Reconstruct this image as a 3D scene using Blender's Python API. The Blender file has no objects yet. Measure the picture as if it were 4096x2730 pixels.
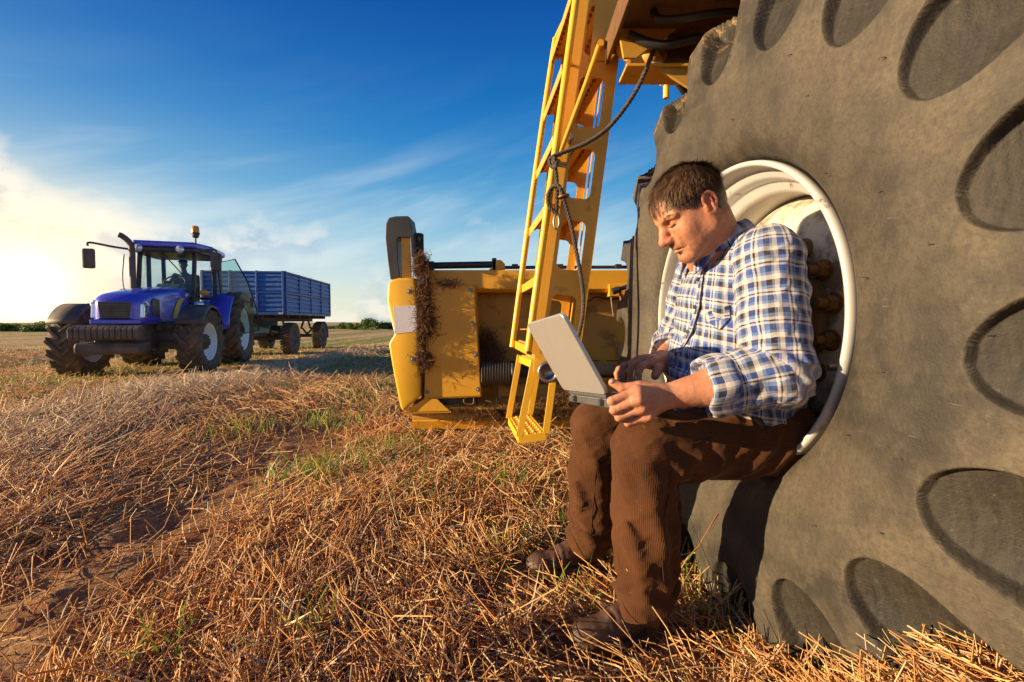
import bpy, math, random
import numpy as np
from mathutils import Vector, Matrix
R = math.radians
random.seed(7)
rng = np.random.default_rng(11)
scene = bpy.context.scene
COL = scene.collection

# ------------------------------------------------------------------ camera
F_PX = 455.0                       # 16 mm lens on a 36 mm sensor, 1024 px wide
CAM_H, PITCH = 0.85, R(2.39)
cam = bpy.data.cameras.new('camera'); cam.lens = 16.0; cam.sensor_width = 36.0
cam.clip_start = 0.02; cam.clip_end = 4000
camo = bpy.data.objects.new('camera', cam); COL.objects.link(camo)
camo.location = (0, 0, CAM_H); camo.rotation_euler = (R(90) - PITCH, 0, 0)
scene.camera = camo

# ------------------------------------------------------------------ sun
SUN_AZ, SUN_EL = R(-101), R(12.0)   # azimuth from +y towards +x; the sun stands to the left
sdir = Vector((math.sin(SUN_AZ) * math.cos(SUN_EL), math.cos(SUN_AZ) * math.cos(SUN_EL), math.sin(SUN_EL)))
sl = bpy.data.lights.new('sun', 'SUN'); sl.energy = 5.0; sl.angle = R(0.53); sl.color = (1.0, 0.74, 0.44)
so = bpy.data.objects.new('sun', sl); COL.objects.link(so)
so.rotation_euler = sdir.to_track_quat('Z', 'Y').to_euler()

# ------------------------------------------------------------------ sky
world = bpy.data.worlds.new('World'); scene.world = world; world.use_nodes = True
def srgb(r, g, b):
    f = lambda c: (c / 255 / 12.92) if c / 255 <= 0.04045 else ((c / 255 + 0.055) / 1.055) ** 2.4
    return (f(r), f(g), f(b), 1.0)
def build_world():
    nt = world.node_tree; N = nt.nodes; L = nt.links; N.clear()
    def nd(t, **k):
        n = N.new(t)
        for a, b in k.items(): setattr(n, a, b)
        return n
    def m(op, a, b=None, c=None, clamp=False):
        n = nd('ShaderNodeMath', operation=op, use_clamp=clamp)
        for i, v in enumerate((a, b, c)):
            if v is None: continue
            if isinstance(v, (int, float)): n.inputs[i].default_value = v
            else: L.new(v, n.inputs[i])
        return n.outputs[0]
    def vm(op, a, b):
        n = nd('ShaderNodeVectorMath', operation=op)
        for i, v in enumerate((a, b)):
            if isinstance(v, tuple): n.inputs[i].default_value = v
            else: L.new(v, n.inputs[i])
        return n
    def ramp(v, stops, interp='LINEAR'):
        n = nd('ShaderNodeValToRGB'); cr = n.color_ramp; cr.interpolation = interp
        while len(cr.elements) < len(stops): cr.elements.new(0.5)
        for e, (p, c) in zip(cr.elements, stops): e.position = p; e.color = c
        L.new(v, n.inputs[0]); return n.outputs[0]
    def mix(f, a, b):
        n = nd('ShaderNodeMix', data_type='RGBA')
        for s, v in ((n.inputs[0], f), (n.inputs[6], a), (n.inputs[7], b)):
            if isinstance(v, (int, float)): s.default_value = v
            elif isinstance(v, tuple): s.default_value = v
            else: L.new(v, s)
        return n.outputs[2]
    tc = nd('ShaderNodeTexCoord').outputs['Generated']
    sep = nd('ShaderNodeSeparateXYZ'); L.new(tc, sep.inputs[0])
    x, y, z = sep.outputs
    base = ramp(z, [(0.0, srgb(238, 232, 190)), (0.03, srgb(228, 232, 208)), (0.10, srgb(196, 220, 224)), (0.18, srgb(146, 195, 220)),
                    (0.26, srgb(88, 163, 211)), (0.355, srgb(38, 131, 198)), (0.44, srgb(16, 108, 184)),
                    (0.58, srgb(5, 76, 160)), (0.75, srgb(4, 62, 140)), (1.0, srgb(4, 54, 125))])
    sky = nd('ShaderNodeTexSky', sky_type='NISHITA', sun_disc=False)
    sky.sun_elevation = SUN_EL; sky.sun_rotation = SUN_AZ
    ns = vm('SCALE', sky.outputs[0], (0, 0, 0)); ns.inputs['Scale'].default_value = 0.07
    base = mix(0.08, base, ns.outputs[0])
    # azimuth (0 ahead, negative left) and elevation in radians
    az = m('ARCTAN2', x, y); el = m('ARCSINE', z)
    # high cirrus, drawn out along one slanting wind direction
    comb = nd('ShaderNodeCombineXYZ')
    L.new(m('MULTIPLY_ADD', az, 1.0, m('MULTIPLY', el, -0.55)), comb.inputs[0])
    L.new(m('MULTIPLY_ADD', el, 4.8, m('MULTIPLY', az, -1.3)), comb.inputs[1])
    n1 = nd('ShaderNodeTexNoise'); n1.inputs['Scale'].default_value = 2.1; n1.inputs['Detail'].default_value = 5; n1.inputs['Roughness'].default_value = 0.52
    n1.inputs['Distortion'].default_value = 0.25
    L.new(comb.outputs[0], n1.inputs['Vector'])
    cir = ramp(n1.outputs[0], [(0.42, (0, 0, 0, 1)), (0.72, (1, 1, 1, 1))], 'EASE')
    band = ramp(el, [(0.0, (0.3,) * 3 + (1,)), (0.12, (1, 1, 1, 1)), (0.26, (0.75,) * 3 + (1,)), (0.40, (0.06,) * 3 + (1,)), (0.55, (0, 0, 0, 1))], 'EASE')
    c1 = mix(m('MULTIPLY', m('MULTIPLY', cir, band), 0.52), base, srgb(226, 236, 238))
    # heaped cumulus low down, banked up towards the left
    def cumulus(off, sc):
        cv = nd('ShaderNodeCombineXYZ'); L.new(m('MULTIPLY', az, 1.0), cv.inputs[0]); L.new(m('ADD', m('MULTIPLY', el, 1.45), off), cv.inputs[1])
        n = nd('ShaderNodeTexNoise'); n.inputs['Scale'].default_value = sc; n.inputs['Detail'].default_value = 9; n.inputs['Roughness'].default_value = 0.56
        L.new(cv.outputs[0], n.inputs['Vector']); return n.outputs[0]
    cu = cumulus(3.1, 4.6)
    cu_up = cumulus(3.1 + 0.05, 4.6)                 # the same field a little higher: gives the lit edge
    # ceiling of the cloud bank: high at the left, low ahead and to the right
    top = ramp(m('MULTIPLY_ADD', az, 0.5, 0.5), [(0.0, (0.42,) * 3 + (1,)), (0.08, (0.39,) * 3 + (1,)), (0.16, (0.25,) * 3 + (1,)), (0.24, (0.20,) * 3 + (1,)), (0.33, (0.155,) * 3 + (1,)), (0.6, (0.125,) * 3 + (1,)), (1.0, (0.13,) * 3 + (1,))])
    rel = m('SUBTRACT', top, el)                        # >0 below the ceiling
    dens = m('MULTIPLY_ADD', rel, 1.35, m('SUBTRACT', cu, 0.565))
    gap = ramp(m('MULTIPLY_ADD', az, 0.5, 0.5), [(0.22, (1, 1, 1, 1)), (0.40, (0.55,) * 3 + (1,)), (0.5, (0.6,) * 3 + (1,))])
    dens = m('MULTIPLY', m('MULTIPLY_ADD', dens, 5.5, 0.04, True), gap)
    shade = m('MULTIPLY_ADD', m('SUBTRACT', cu, cu_up), 13.0, 0.45, True)
    ccol = mix(shade, srgb(150, 170, 206), srgb(240, 236, 230))
    c2 = mix(m('MULTIPLY', dens, 0.84), c1, ccol)
    # bright hazy air low on the left where the evening light comes from
    gd = Vector((math.sin(R(-47)) * math.cos(R(3)), math.cos(R(-47)) * math.cos(R(3)), math.sin(R(3))))
    dot = vm('DOT_PRODUCT', tc, tuple(gd)).outputs['Value']
    dotp = m('MAXIMUM', dot, 0.0)
    g1 = m('POWER', dotp, 9.0); g2 = m('POWER', dotp, 130.0)
    low = ramp(el, [(0.0, (1, 1, 1, 1)), (0.18, (0.8,) * 3 + (1,)), (0.5, (0.15,) * 3 + (1,)), (0.8, (0, 0, 0, 1))], 'EASE')
    c3 = mix(m('MULTIPLY', m('MULTIPLY', g1, low), 0.16), c2, (1.0, 0.93, 0.78, 1))
    c4 = mix(m('MULTIPLY', g2, 0.80), c3, (1.7, 1.30, 0.66, 1))
    c4 = mix(m('MULTIPLY', m('POWER', dotp, 1100.0), 0.9), c4, (3.4, 2.7, 1.5, 1))
    bg = nd('ShaderNodeBackground'); bg.inputs['Strength'].default_value = 0.53
    L.new(c4, bg.inputs[0])
    o = nd('ShaderNodeOutputWorld'); L.new(bg.outputs[0], o.inputs[0])
build_world()
vs = scene.view_settings; vs.view_transform = 'Standard'; vs.look = 'None'; vs.exposure = 1.05; vs.gamma = 1.0; vs.use_curve_mapping = False
scene.render.engine = 'CYCLES'
scene.cycles.max_bounces = 5; scene.cycles.diffuse_bounces = 3; scene.cycles.glossy_bounces = 2; scene.cycles.transmission_bounces = 2; scene.cycles.transparent_max_bounces = 8
scene.cycles.use_adaptive_sampling = True; scene.cycles.adaptive_threshold = 0.03; scene.cycles.use_denoising = True
scene.cycles.caustics_reflective = False; scene.cycles.caustics_refractive = False

# ------------------------------------------------------------------ helpers
def at(px, py, Y):
    """point seen at picture position (px, py) of the 1024x682 frame at distance Y along +y"""
    tx = (px - 512) / F_PX; ty = (py - 341) / F_PX
    cp, sp = math.cos(PITCH), math.sin(PITCH)
    d = Vector((tx, cp - ty * sp, -sp - ty * cp))
    s = Y / d.y
    return Vector((d.x * s, Y, CAM_H + d.z * s))

def link_mesh(name, verts, faces, mat=None, parent=None, smooth=False, uv=None, cols=None):
    me = bpy.data.meshes.new(name)
    if isinstance(verts, np.ndarray) and isinstance(faces, np.ndarray):
        nv, nf, k = len(verts), len(faces), faces.shape[1]
        me.vertices.add(nv); me.vertices.foreach_set('co', verts.astype(np.float32).ravel())
        me.loops.add(nf * k); me.loops.foreach_set('vertex_index', faces.astype(np.int32).ravel())
        me.polygons.add(nf); me.polygons.foreach_set('loop_start', np.arange(0, nf * k, k, dtype=np.int32))
        me.polygons.foreach_set('loop_total', np.full(nf, k, np.int32))
        me.update(calc_edges=True)
    else:
        me.from_pydata([tuple(v) for v in verts], [], [tuple(f) for f in faces]); me.update()
    if smooth: me.polygons.foreach_set('use_smooth', np.ones(len(me.polygons), bool))
    if uv is not None:
        a = me.attributes.new('cloth', 'FLOAT2', 'POINT'); a.data.foreach_set('vector', np.asarray(uv, np.float32).ravel())
    if cols is not None:
        a = me.attributes.new('tint', 'FLOAT_COLOR', 'POINT'); a.data.foreach_set('color', np.asarray(cols, np.float32).ravel())
    if mat: me.materials.append(mat)
    o = bpy.data.objects.new(name, me); COL.objects.link(o)
    if parent: o.parent = parent
    return o

def empty(name, loc=(0, 0, 0), rz=0.0, parent=None):
    o = bpy.data.objects.new(name, None); COL.objects.link(o); o.location = loc; o.rotation_euler = (0, 0, rz)
    o.empty_display_size = 0.1
    if parent: o.parent = parent
    return o

def tag(o, label=None, cat=None, group=None, kind=None):
    if label: o['label'] = label
    if cat: o['category'] = cat
    if group: o['group'] = group
    if kind: o['kind'] = kind
    return o

def bevel(o, w=0.004, seg=2, angle=40):
    b = o.modifiers.new('bevel', 'BEVEL'); b.width = w; b.segments = seg; b.limit_method = 'ANGLE'; b.angle_limit = R(angle)
    b.harden_normals = False
    return o

class MB:
    """collects simple solids and links them as one mesh object"""
    def __init__(s): s.v = []; s.f = []; s.sm = []
    def add(s, vs, fs, smooth=False):
        o = len(s.v); s.v += [tuple(v) for v in vs]; s.f += [tuple(i + o for i in f) for f in fs]; s.sm += [smooth] * len(fs); return s
    def box(s, c, d, rot=None):
        c = Vector(c); hx, hy, hz = d[0] / 2, d[1] / 2, d[2] / 2
        vs = [Vector((i * hx, j * hy, k * hz)) for i in (-1, 1) for j in (-1, 1) for k in (-1, 1)]
        if rot is not None: vs = [rot @ v for v in vs]
        return s.add([v + c for v in vs], [(0, 1, 3, 2), (4, 6, 7, 5), (0, 4, 5, 1), (2, 3, 7, 6), (0, 2, 6, 4), (1, 5, 7, 3)])
    def box2(s, a, b): return s.box([(a[i] + b[i]) / 2 for i in range(3)], [abs(b[i] - a[i]) for i in range(3)])
    def prism(s, poly, axis, lo, hi):
        """polygon in the two other axes, extruded along axis from lo to hi"""
        n = len(poly); vs = []
        for t in (lo, hi):
            for (a, b) in poly:
                vs.append({'x': (t, a, b), 'y': (a, t, b), 'z': (a, b, t)}[axis])
        fs = [tuple(range(n))[::-1], tuple(range(n, 2 * n))] + [(i, (i + 1) % n, n + (i + 1) % n, n + i) for i in range(n)]
        return s.add(vs, fs)
    def hexa(s, p):
        """eight points: bottom loop of four, top loop of four"""
        return s.add(p, [(3, 2, 1, 0), (4, 5, 6, 7), (0, 1, 5, 4), (1, 2, 6, 5), (2, 3, 7, 6), (3, 0, 4, 7)])
    def bar(s, a, b, w, h, up=(0, 0, 1)):
        a, b = Vector(a), Vector(b); t = (b - a).normalized(); u = Vector(up)
        sd = t.cross(u)
        if sd.length < 1e-4: sd = t.cross(Vector((0, 1, 0)))
        sd.normalize(); u = sd.cross(t).normalized()
        q = [(-w / 2, -h / 2), (w / 2, -h / 2), (w / 2, h / 2), (-w / 2, h / 2)]
        return s.hexa([a + sd * i + u * j for i, j in q] + [b + sd * i + u * j for i, j in q])
    def tube(s, pts, r, n=10, closed=False, caps=True, twist=0):
        P = [Vector(p) for p in pts]; m = len(P); rs = r if hasattr(r, '__len__') else [r] * m
        ring = []; prev = None
        for i in range(m):
            if closed: t = P[(i + 1) % m] - P[i - 1]
            else: t = P[min(i + 1, m - 1)] - P[max(i - 1, 0)]
            t.normalize()
            if prev is None:
                u = t.orthogonal().normalized()
            else:
                u = (prev - t * prev.dot(t)); u = u.normalized() if u.length > 1e-6 else t.orthogonal().normalized()
            prev = u; w = t.cross(u)
            ring.append([P[i] + (u * math.cos(2 * math.pi * k / n) + w * math.sin(2 * math.pi * k / n)) * rs[i] for k in range(n)])
        vs = [p for rg in ring for p in rg]; fs = []
        for i in range(m if closed else m - 1):
            j = (i + 1) % m
            for k in range(n): fs.append((i * n + k, i * n + (k + 1) % n, j * n + (k + 1) % n, j * n + k))
        s.add(vs, fs, True)
        if caps and not closed:
            s.add(ring[0], [tuple(range(n))[::-1]]); s.add(ring[-1], [tuple(range(n))])
        return s
    def cyl(s, a, b, r, n=20, r2=None): return s.tube([a, b], [r, r if r2 is None else r2], n)
    def lathe(s, prof, c=(0, 0, 0), axis='x', n=48, smooth=True, a0=0.0, a1=2 * math.pi, close=False):
        """prof: (along-axis, radius) pairs"""
        c = Vector(c); full = abs(a1 - a0 - 2 * math.pi) < 1e-6; m = len(prof); vs = []
        cnt = n if full else n + 1
        for i in range(cnt):
            t = a0 + (a1 - a0) * i / n; ca, sa = math.cos(t), math.sin(t)
            for (o, r) in prof:
                p = {'x': (o, r * ca, r * sa), 'y': (r * ca, o, r * sa), 'z': (r * ca, r * sa, o)}[axis]
                vs.append(Vector(p) + c)
        fs = []
        for i in range(n):
            j = (i + 1) % cnt
            for k in range(m if close else m - 1):
                l = (k + 1) % m
                fs.append((i * m + k, j * m + k, j * m + l, i * m + l))
        return s.add(vs, fs, smooth)
    def sphere(s, c, r, n=14, m=9):
        c = Vector(c); rr = r if hasattr(r, '__len__') else (r, r, r)
        vs = [c + Vector((0, 0, -rr[2]))]; fs = []
        for i in range(1, m):
            th = math.pi * i / m - math.pi / 2
            for k in range(n):
                a = 2 * math.pi * k / n
                vs.append(c + Vector((rr[0] * math.cos(th) * math.cos(a), rr[1] * math.cos(th) * math.sin(a), rr[2] * math.sin(th))))
        vs.append(c + Vector((0, 0, rr[2]))); top = len(vs) - 1
        for k in range(n): fs.append((0, 1 + (k + 1) % n, 1 + k))
        for i in range(m - 2):
            for k in range(n):
                a = 1 + i * n; fs.append((a + k, a + (k + 1) % n, a + n + (k + 1) % n, a + n + k))
        a = 1 + (m - 2) * n
        for k in range(n): fs.append((a + k, a + (k + 1) % n, top))
        return s.add(vs, fs, True)
    def build(s, name, mat=None, parent=None, bev=0.0, seg=2, off=None):
        if off is not None: s.v = [(v[0] - off[0], v[1] - off[1], v[2] - off[2]) for v in s.v]
        me = bpy.data.meshes.new(name); me.from_pydata(s.v, [], s.f); me.update()
        me.polygons.foreach_set('use_smooth', np.array(s.sm, bool))
        if mat: me.materials.append(mat)
        o = bpy.data.objects.new(name, me); COL.objects.link(o)
        if parent: o.parent = parent
        if bev: bevel(o, bev, seg)
        return o

def plate_holes(outer, holes, thick, to3, name, mat, parent, bev=0.0):
    """flat plate with rounded holes; to3(a, b, t) gives the 3-d point"""
    import bmesh
    from mathutils.geometry import tessellate_polygon
    loops = [outer] + holes
    pts = [p for l in loops for p in l]
    tris = tessellate_polygon([[Vector((p[0], p[1], 0)) for p in l] for l in loops])
    n = len(pts)
    vs = [to3(p[0], p[1], -thick / 2) for p in pts] + [to3(p[0], p[1], thick / 2) for p in pts]
    fs = [tuple(t) for t in tris] + [tuple(i + n for i in t[::-1]) for t in tris]
    o = 0
    for l in loops:
        k = len(l)
        for i in range(k): a, b = o + i, o + (i + 1) % k; fs.append((a, b, b + n, a + n))
        o += k
    me = bpy.data.meshes.new(name); me.from_pydata([tuple(v) for v in vs], [], fs)
    bm = bmesh.new(); bm.from_mesh(me); bmesh.ops.recalc_face_normals(bm, faces=bm.faces); bm.to_mesh(me); bm.free(); me.update()
    if mat: me.materials.append(mat)
    ob = bpy.data.objects.new(name, me); COL.objects.link(ob)
    if parent: ob.parent = parent
    return ob

def rrect(x0, x1, y0, y1, r, n=5):
    out = []
    for cx, cy, a in ((x1 - r, y1 - r, 0), (x0 + r, y1 - r, 90), (x0 + r, y0 + r, 180), (x1 - r, y0 + r, 270)):
        for i in range(n + 1):
            t = R(a + 90 * i / n); out.append((cx + r * math.cos(t), cy + r * math.sin(t)))
    return out

def smooth_path(pts, k=6):
    """Catmull-Rom through the points"""
    P = [Vector(p) for p in pts]; out = []
    for i in range(len(P) - 1):
        p0, p1, p2, p3 = P[max(i - 1, 0)], P[i], P[i + 1], P[min(i + 2, len(P) - 1)]
        for j in range(k):
            t = j / k
            out.append(0.5 * ((2 * p1) + (p2 - p0) * t + (2 * p0 - 5 * p1 + 4 * p2 - p3) * t * t + (3 * p1 - p0 - 3 * p2 + p3) * t ** 3))
    out.append(P[-1]); return out

def copy_tree(o, parent=None, top=True):
    c = o.copy(); COL.objects.link(c); c.parent = parent
    for ch in list(o.children): copy_tree(ch, c, False)
    return c

# numpy value noise
def _hash(ix, iy, seed):
    h = (ix.astype(np.int64) * 374761393 + iy.astype(np.int64) * 668265263 + seed * 974711) & 0xffffffff
    h = ((h ^ (h >> 13)) * 1274126177) & 0xffffffff
    return ((h ^ (h >> 16)) & 0xffff) / 65535.0
def vnoise(x, y, seed=0):
    x = np.asarray(x, float); y = np.asarray(y, float)
    ix = np.floor(x); iy = np.floor(y); fx = x - ix; fy = y - iy
    fx = fx * fx * (3 - 2 * fx); fy = fy * fy * (3 - 2 * fy)
    a = _hash(ix, iy, seed); b = _hash(ix + 1, iy, seed); c = _hash(ix, iy + 1, seed); d = _hash(ix + 1, iy + 1, seed)
    return (a * (1 - fx) + b * fx) * (1 - fy) + (c * (1 - fx) + d * fx) * fy - 0.5
def fbm(x, y, oct=4, seed=0):
    s = 0; a = 1.0
    for i in range(oct): s = s + a * vnoise(x * 2 ** i, y * 2 ** i, seed + i); a *= 0.5
    return s
def sstep(a, b, x):
    t = np.clip((np.asarray(x, float) - a) / (b - a), 0, 1); return t * t * (3 - 2 * t)

# ------------------------------------------------------------------ materials
def new_mat(name):
    m = bpy.data.materials.new(name); m.use_nodes = True
    nt = m.node_tree; b = nt.nodes['Principled BSDF']
    return m, nt, b
def _noise(nt, vec, scale, detail=4, rough=0.55, dist=0.0):
    n = nt.nodes.new('ShaderNodeTexNoise'); n.inputs['Scale'].default_value = scale; n.inputs['Detail'].default_value = detail
    n.inputs['Roughness'].default_value = rough; n.inputs['Distortion'].default_value = dist
    nt.links.new(vec, n.inputs['Vector']); return n.outputs[0]
def _ramp(nt, v, stops, interp='LINEAR'):
    n = nt.nodes.new('ShaderNodeValToRGB'); cr = n.color_ramp; cr.interpolation = interp
    while len(cr.elements) < len(stops): cr.elements.new(0.5)
    for e, (p, c) in zip(cr.elements, stops):
        e.position = p; e.color = (*c[:3], 1) if hasattr(c, '__len__') else (c, c, c, 1)
    nt.links.new(v, n.inputs[0]); return n.outputs[0]
def _mix(nt, f, a, b, blend='MIX'):
    n = nt.nodes.new('ShaderNodeMix'); n.data_type = 'RGBA'; n.blend_type = blend
    for s, v in ((n.inputs[0], f), (n.inputs[6], a), (n.inputs[7], b)):
        if isinstance(v, (int, float)): s.default_value = v
        elif isinstance(v, (tuple, list)): s.default_value = (*v[:3], 1)
        else: nt.links.new(v, s)
    return n.outputs[2]
def _math(nt, op, a, b=None, c=None, clamp=False):
    n = nt.nodes.new('ShaderNodeMath'); n.operation = op; n.use_clamp = clamp
    for i, v in enumerate((a, b, c)):
        if v is None: continue
        if isinstance(v, (int, float)): n.inputs[i].default_value = v
        else: nt.links.new(v, n.inputs[i])
    return n.outputs[0]
def _bump(nt, b, h, strength=0.3, dist=0.01, prev=None):
    n = nt.nodes.new('ShaderNodeBump'); n.inputs['Strength'].default_value = strength; n.inputs['Distance'].default_value = dist
    nt.links.new(h, n.inputs['Height'])
    if prev is not None: nt.links.new(prev, n.inputs['Normal'])
    nt.links.new(n.outputs[0], b.inputs['Normal']); return n.outputs[0]
def _obj(nt): return nt.nodes.new('ShaderNodeTexCoord').outputs['Object']
def pbr(name, col, rough=0.5, metal=0.0, var=None, dirt=None, bump=None, coat=0.0, spec=0.5, chips=None):
    """var=(colour, scale, amount)  dirt=(colour, scale, threshold 0..1)  bump=(scale, strength)"""
    m, nt, b = new_mat(name); v = _obj(nt)
    c = None
    if var:
        f = _ramp(nt, _noise(nt, v, var[1], 5), [(0.3, 0.0), (0.7, var[2])])
        c = _mix(nt, f, col, var[0])
    if dirt:
        f = _ramp(nt, _noise(nt, v, dirt[1], 8, 0.65), [(dirt[2], 0.0), (min(dirt[2] + 0.16, 1), 0.85)])
        c = _mix(nt, f, c if c is not None else col, dirt[0])
        rr = _ramp(nt, f, [(0, rough), (1, min(rough + 0.3, 1))]); nt.links.new(rr, b.inputs['Roughness'])
    else: b.inputs['Roughness'].default_value = rough
    if chips:
        f2 = _ramp(nt, _noise(nt, v, chips[1], 5, 0.6), [(chips[2], 0.0), (chips[2] + 0.03, 0.9)]); c = _mix(nt, f2, c if c is not None else col, chips[0])
    if c is None: b.inputs['Base Color'].default_value = (*col, 1)
    else: nt.links.new(c, b.inputs['Base Color'])
    b.inputs['Metallic'].default_value = metal; b.inputs['Specular IOR Level'].default_value = spec
    if coat: b.inputs['Coat Weight'].default_value = coat; b.inputs['Coat Roughness'].default_value = 0.08
    if bump: _bump(nt, b, _noise(nt, v, bump[0], 6), bump[1], 0.005)
    return m
# ------------------------------------------------------------------ ground
WHEEL_C = Vector((0.647, 1.387, 0.86)); WHEEL_TH = R(83.0)
WN = Vector((-math.sin(WHEEL_TH), -math.cos(WHEEL_TH), 0))     # outward face of the big wheel
WU = Vector((-math.cos(WHEEL_TH), math.sin(WHEEL_TH), 0))      # along the wheel, forward

def row_x(y): return -3.45 - 1.45 * (1 - np.exp(-np.maximum(y - 3.0, -1.5) / 4.5))      # centre line of the straw windrow
def windrow(x, y):
    w = np.exp(-((x - row_x(y) + 0.25 * fbm(y * 0.6, x * 0.1, 2, 31)) / 0.75) ** 2)
    return w * sstep(1.0, 3.2, y)
def windrow2(x, y):
    return np.exp(-((x + 12.6 + 0.06 * (y - 8)) / 0.9) ** 2) + np.exp(-((x + 21.5) / 1.0) ** 2) + np.exp(-((x - 4.2) / 0.9) ** 2)
def track(x, y): return np.exp(-((x + 1.42 + 0.035 * (y - 1.5) + 0.10 * fbm(y * 0.9, y * 0 + 3, 2, 5)) / 0.36) ** 2)
def heap(x, y): return np.exp(-((x + 0.25) / 0.75) ** 2) * sstep(0.8, 1.3, y) * (1 - 0.5 * sstep(1.6, 3.2, y))
def ground_z(x, y):
    x = np.asarray(x, float); y = np.asarray(y, float)
    d = np.hypot(x, y)
    z = -0.15 * sstep(4.5, 9.0, y) + 0.05 * sstep(11, 16, y)
    near = 1 - sstep(9, 20, d)
    z = z + 0.05 * windrow(x, y) * (1 + 0.5 * fbm(x * 2.3, y * 2.3, 3, 3)) + 0.10 * windrow2(x, y)
    z = z - 0.03 * track(x, y) * near
    z = z + near * ((0.045 - 0.022 * sstep(2.5, 5, y)) * fbm(x * 1.1, y * 1.1, 4, 1) + 0.030 * fbm(x * 5, y * 5, 3, 2))
    z = z + near * track(x, y) * 0.045 * np.abs(fbm(x * 7, y * 6, 3, 9))
    # level firm patch under the machine and the man
    rel = (x - 0.45) ** 2 / 0.8 + (y - 1.45) ** 2 / 0.6
    z = z * (1 - 0.75 * np.exp(-rel))
    # bank of straw and soil thrown up in front of the wheel
    z = z + 0.27 * np.exp(-((x - 0.78) / 0.25) ** 2 - ((y - 0.72) / 0.17) ** 2)
    far = sstep(30, 200, d); z = z + far * 0.9 * fbm(x * 0.01 + 3, y * 0.01, 2, 8)
    return z

def grow(a0, n0, step, lim, g=1.07):
    out = [0.0]; s = step
    while out[-1] < lim:
        out.append(out[-1] + s)
        if out[-1] > a0: s *= g
    return np.array(out)
gx = grow(2.2, 0, 0.03, 900); gx = np.concatenate([-gx[:0:-1], gx])
gy = np.concatenate([-grow(0.5, 0, 0.2, 300, 1.3)[:0:-1] + 0.6, 0.6 + grow(2.8, 0, 0.03, 1500)])
GX, GY = np.meshgrid(gx, gy); GZ = ground_z(GX, GY)
gv = np.stack([GX.ravel(), GY.ravel(), GZ.ravel()], 1)
ny, nx = GX.shape; idx = np.arange(ny * nx).reshape(ny, nx)
gf = np.stack([idx[:-1, :-1].ravel(), idx[:-1, 1:].ravel(), idx[1:, 1:].ravel(), idx[1:, :-1].ravel()], 1)

def ground_mat():
    m, nt, b = new_mat('stubble_soil'); v = _obj(nt); L = nt.links
    sep = nt.nodes.new('ShaderNodeSeparateXYZ'); L.new(v, sep.inputs[0])
    fine = _noise(nt, v, 26, 8, 0.65); mid = _noise(nt, v, 3.2, 6, 0.6); big = _noise(nt, v, 0.5, 4)
    soil = _mix(nt, _ramp(nt, fine, [(0.3, 0.0), (0.75, 1.0)]), (0.16, 0.068, 0.028), (0.38, 0.185, 0.08))
    # chaff and straw dust lying on the soil
    straw = _mix(nt, _ramp(nt, _noise(nt, v, 60, 6, 0.7), [(0.3, 0), (0.7, 1)]), (0.34, 0.17, 0.06), (0.66, 0.42, 0.18))
    c = _mix(nt, _ramp(nt, mid, [(0.42, 0.05), (0.62, 0.75)]), soil, straw)
    # further off: rows of straw and green regrowth running away from the camera
    mp = nt.nodes.new('ShaderNodeMapping'); mp.inputs['Scale'].default_value = (0.55, 0.035, 1); L.new(v, mp.inputs['Vector'])
    rows = _noise(nt, mp.outputs[0], 1.0, 5, 0.6)
    mp2 = nt.nodes.new('ShaderNodeMapping'); mp2.inputs['Scale'].default_value = (6, 1.4, 1); L.new(v, mp2.inputs['Vector'])
    streak = _noise(nt, mp2.outputs[0], 1.0, 6, 0.7)
    farc = _mix(nt, _ramp(nt, streak, [(0.3, 0), (0.7, 1)]), (0.42, 0.25, 0.09), (0.78, 0.55, 0.27))
    green = _mix(nt, _ramp(nt, fine, [(0.3, 0), (0.7, 1)]), (0.12, 0.15, 0.025), (0.32, 0.32, 0.07))
    farc = _mix(nt, _ramp(nt, rows, [(0.47, 0.0), (0.60, 0.85)]), farc, green)
    dist = _math(nt, 'ADD', _math(nt, 'ABSOLUTE', sep.outputs[0]), sep.outputs[1])
    f = _ramp(nt, _math(nt, 'MULTIPLY', dist, 0.05), [(0.28, 0.0), (0.6, 1.0)])
    c = _mix(nt, f, c, farc)
    L.new(c, b.inputs['Base Color']); b.inputs['Roughness'].default_value = 0.95; b.inputs['Specular IOR Level'].default_value = 0.15
    n1 = _bump(nt, b, fine, 0.7, 0.02); _bump(nt, b, _noise(nt, v, 110, 4), 0.5, 0.006, n1)
    return m
g = link_mesh('ground', gv, gf, ground_mat(), smooth=True); tag(g, kind='structure')

# ------------------------------------------------------------------ straw, stubble, grass (uncountable ground cover)
def attr_mat(name, rough=0.6, transl=0.25, spec=0.3):
    m, nt, b = new_mat(name)
    a = nt.nodes.new('ShaderNodeAttribute'); a.attribute_name = 'tint'
    nt.links.new(a.outputs['Color'], b.inputs['Base Color']); b.inputs['Roughness'].default_value = rough; b.inputs['Specular IOR Level'].default_value = spec
    if transl:
        t = nt.nodes.new('ShaderNodeBsdfTranslucent'); nt.links.new(a.outputs['Color'], t.inputs['Color'])
        mx = nt.nodes.new('ShaderNodeMixShader'); mx.inputs[0].default_value = transl
        nt.links.new(b.outputs[0], mx.inputs[1]); nt.links.new(t.outputs[0], mx.inputs[2])
        nt.links.new(mx.outputs[0], nt.nodes['Material Output'].inputs['Surface'])
    return m
M_STRAW = attr_mat('dry_straw', 0.5, 0.12); M_GRASS = attr_mat('green_grass', 0.45, 0.35)

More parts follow.
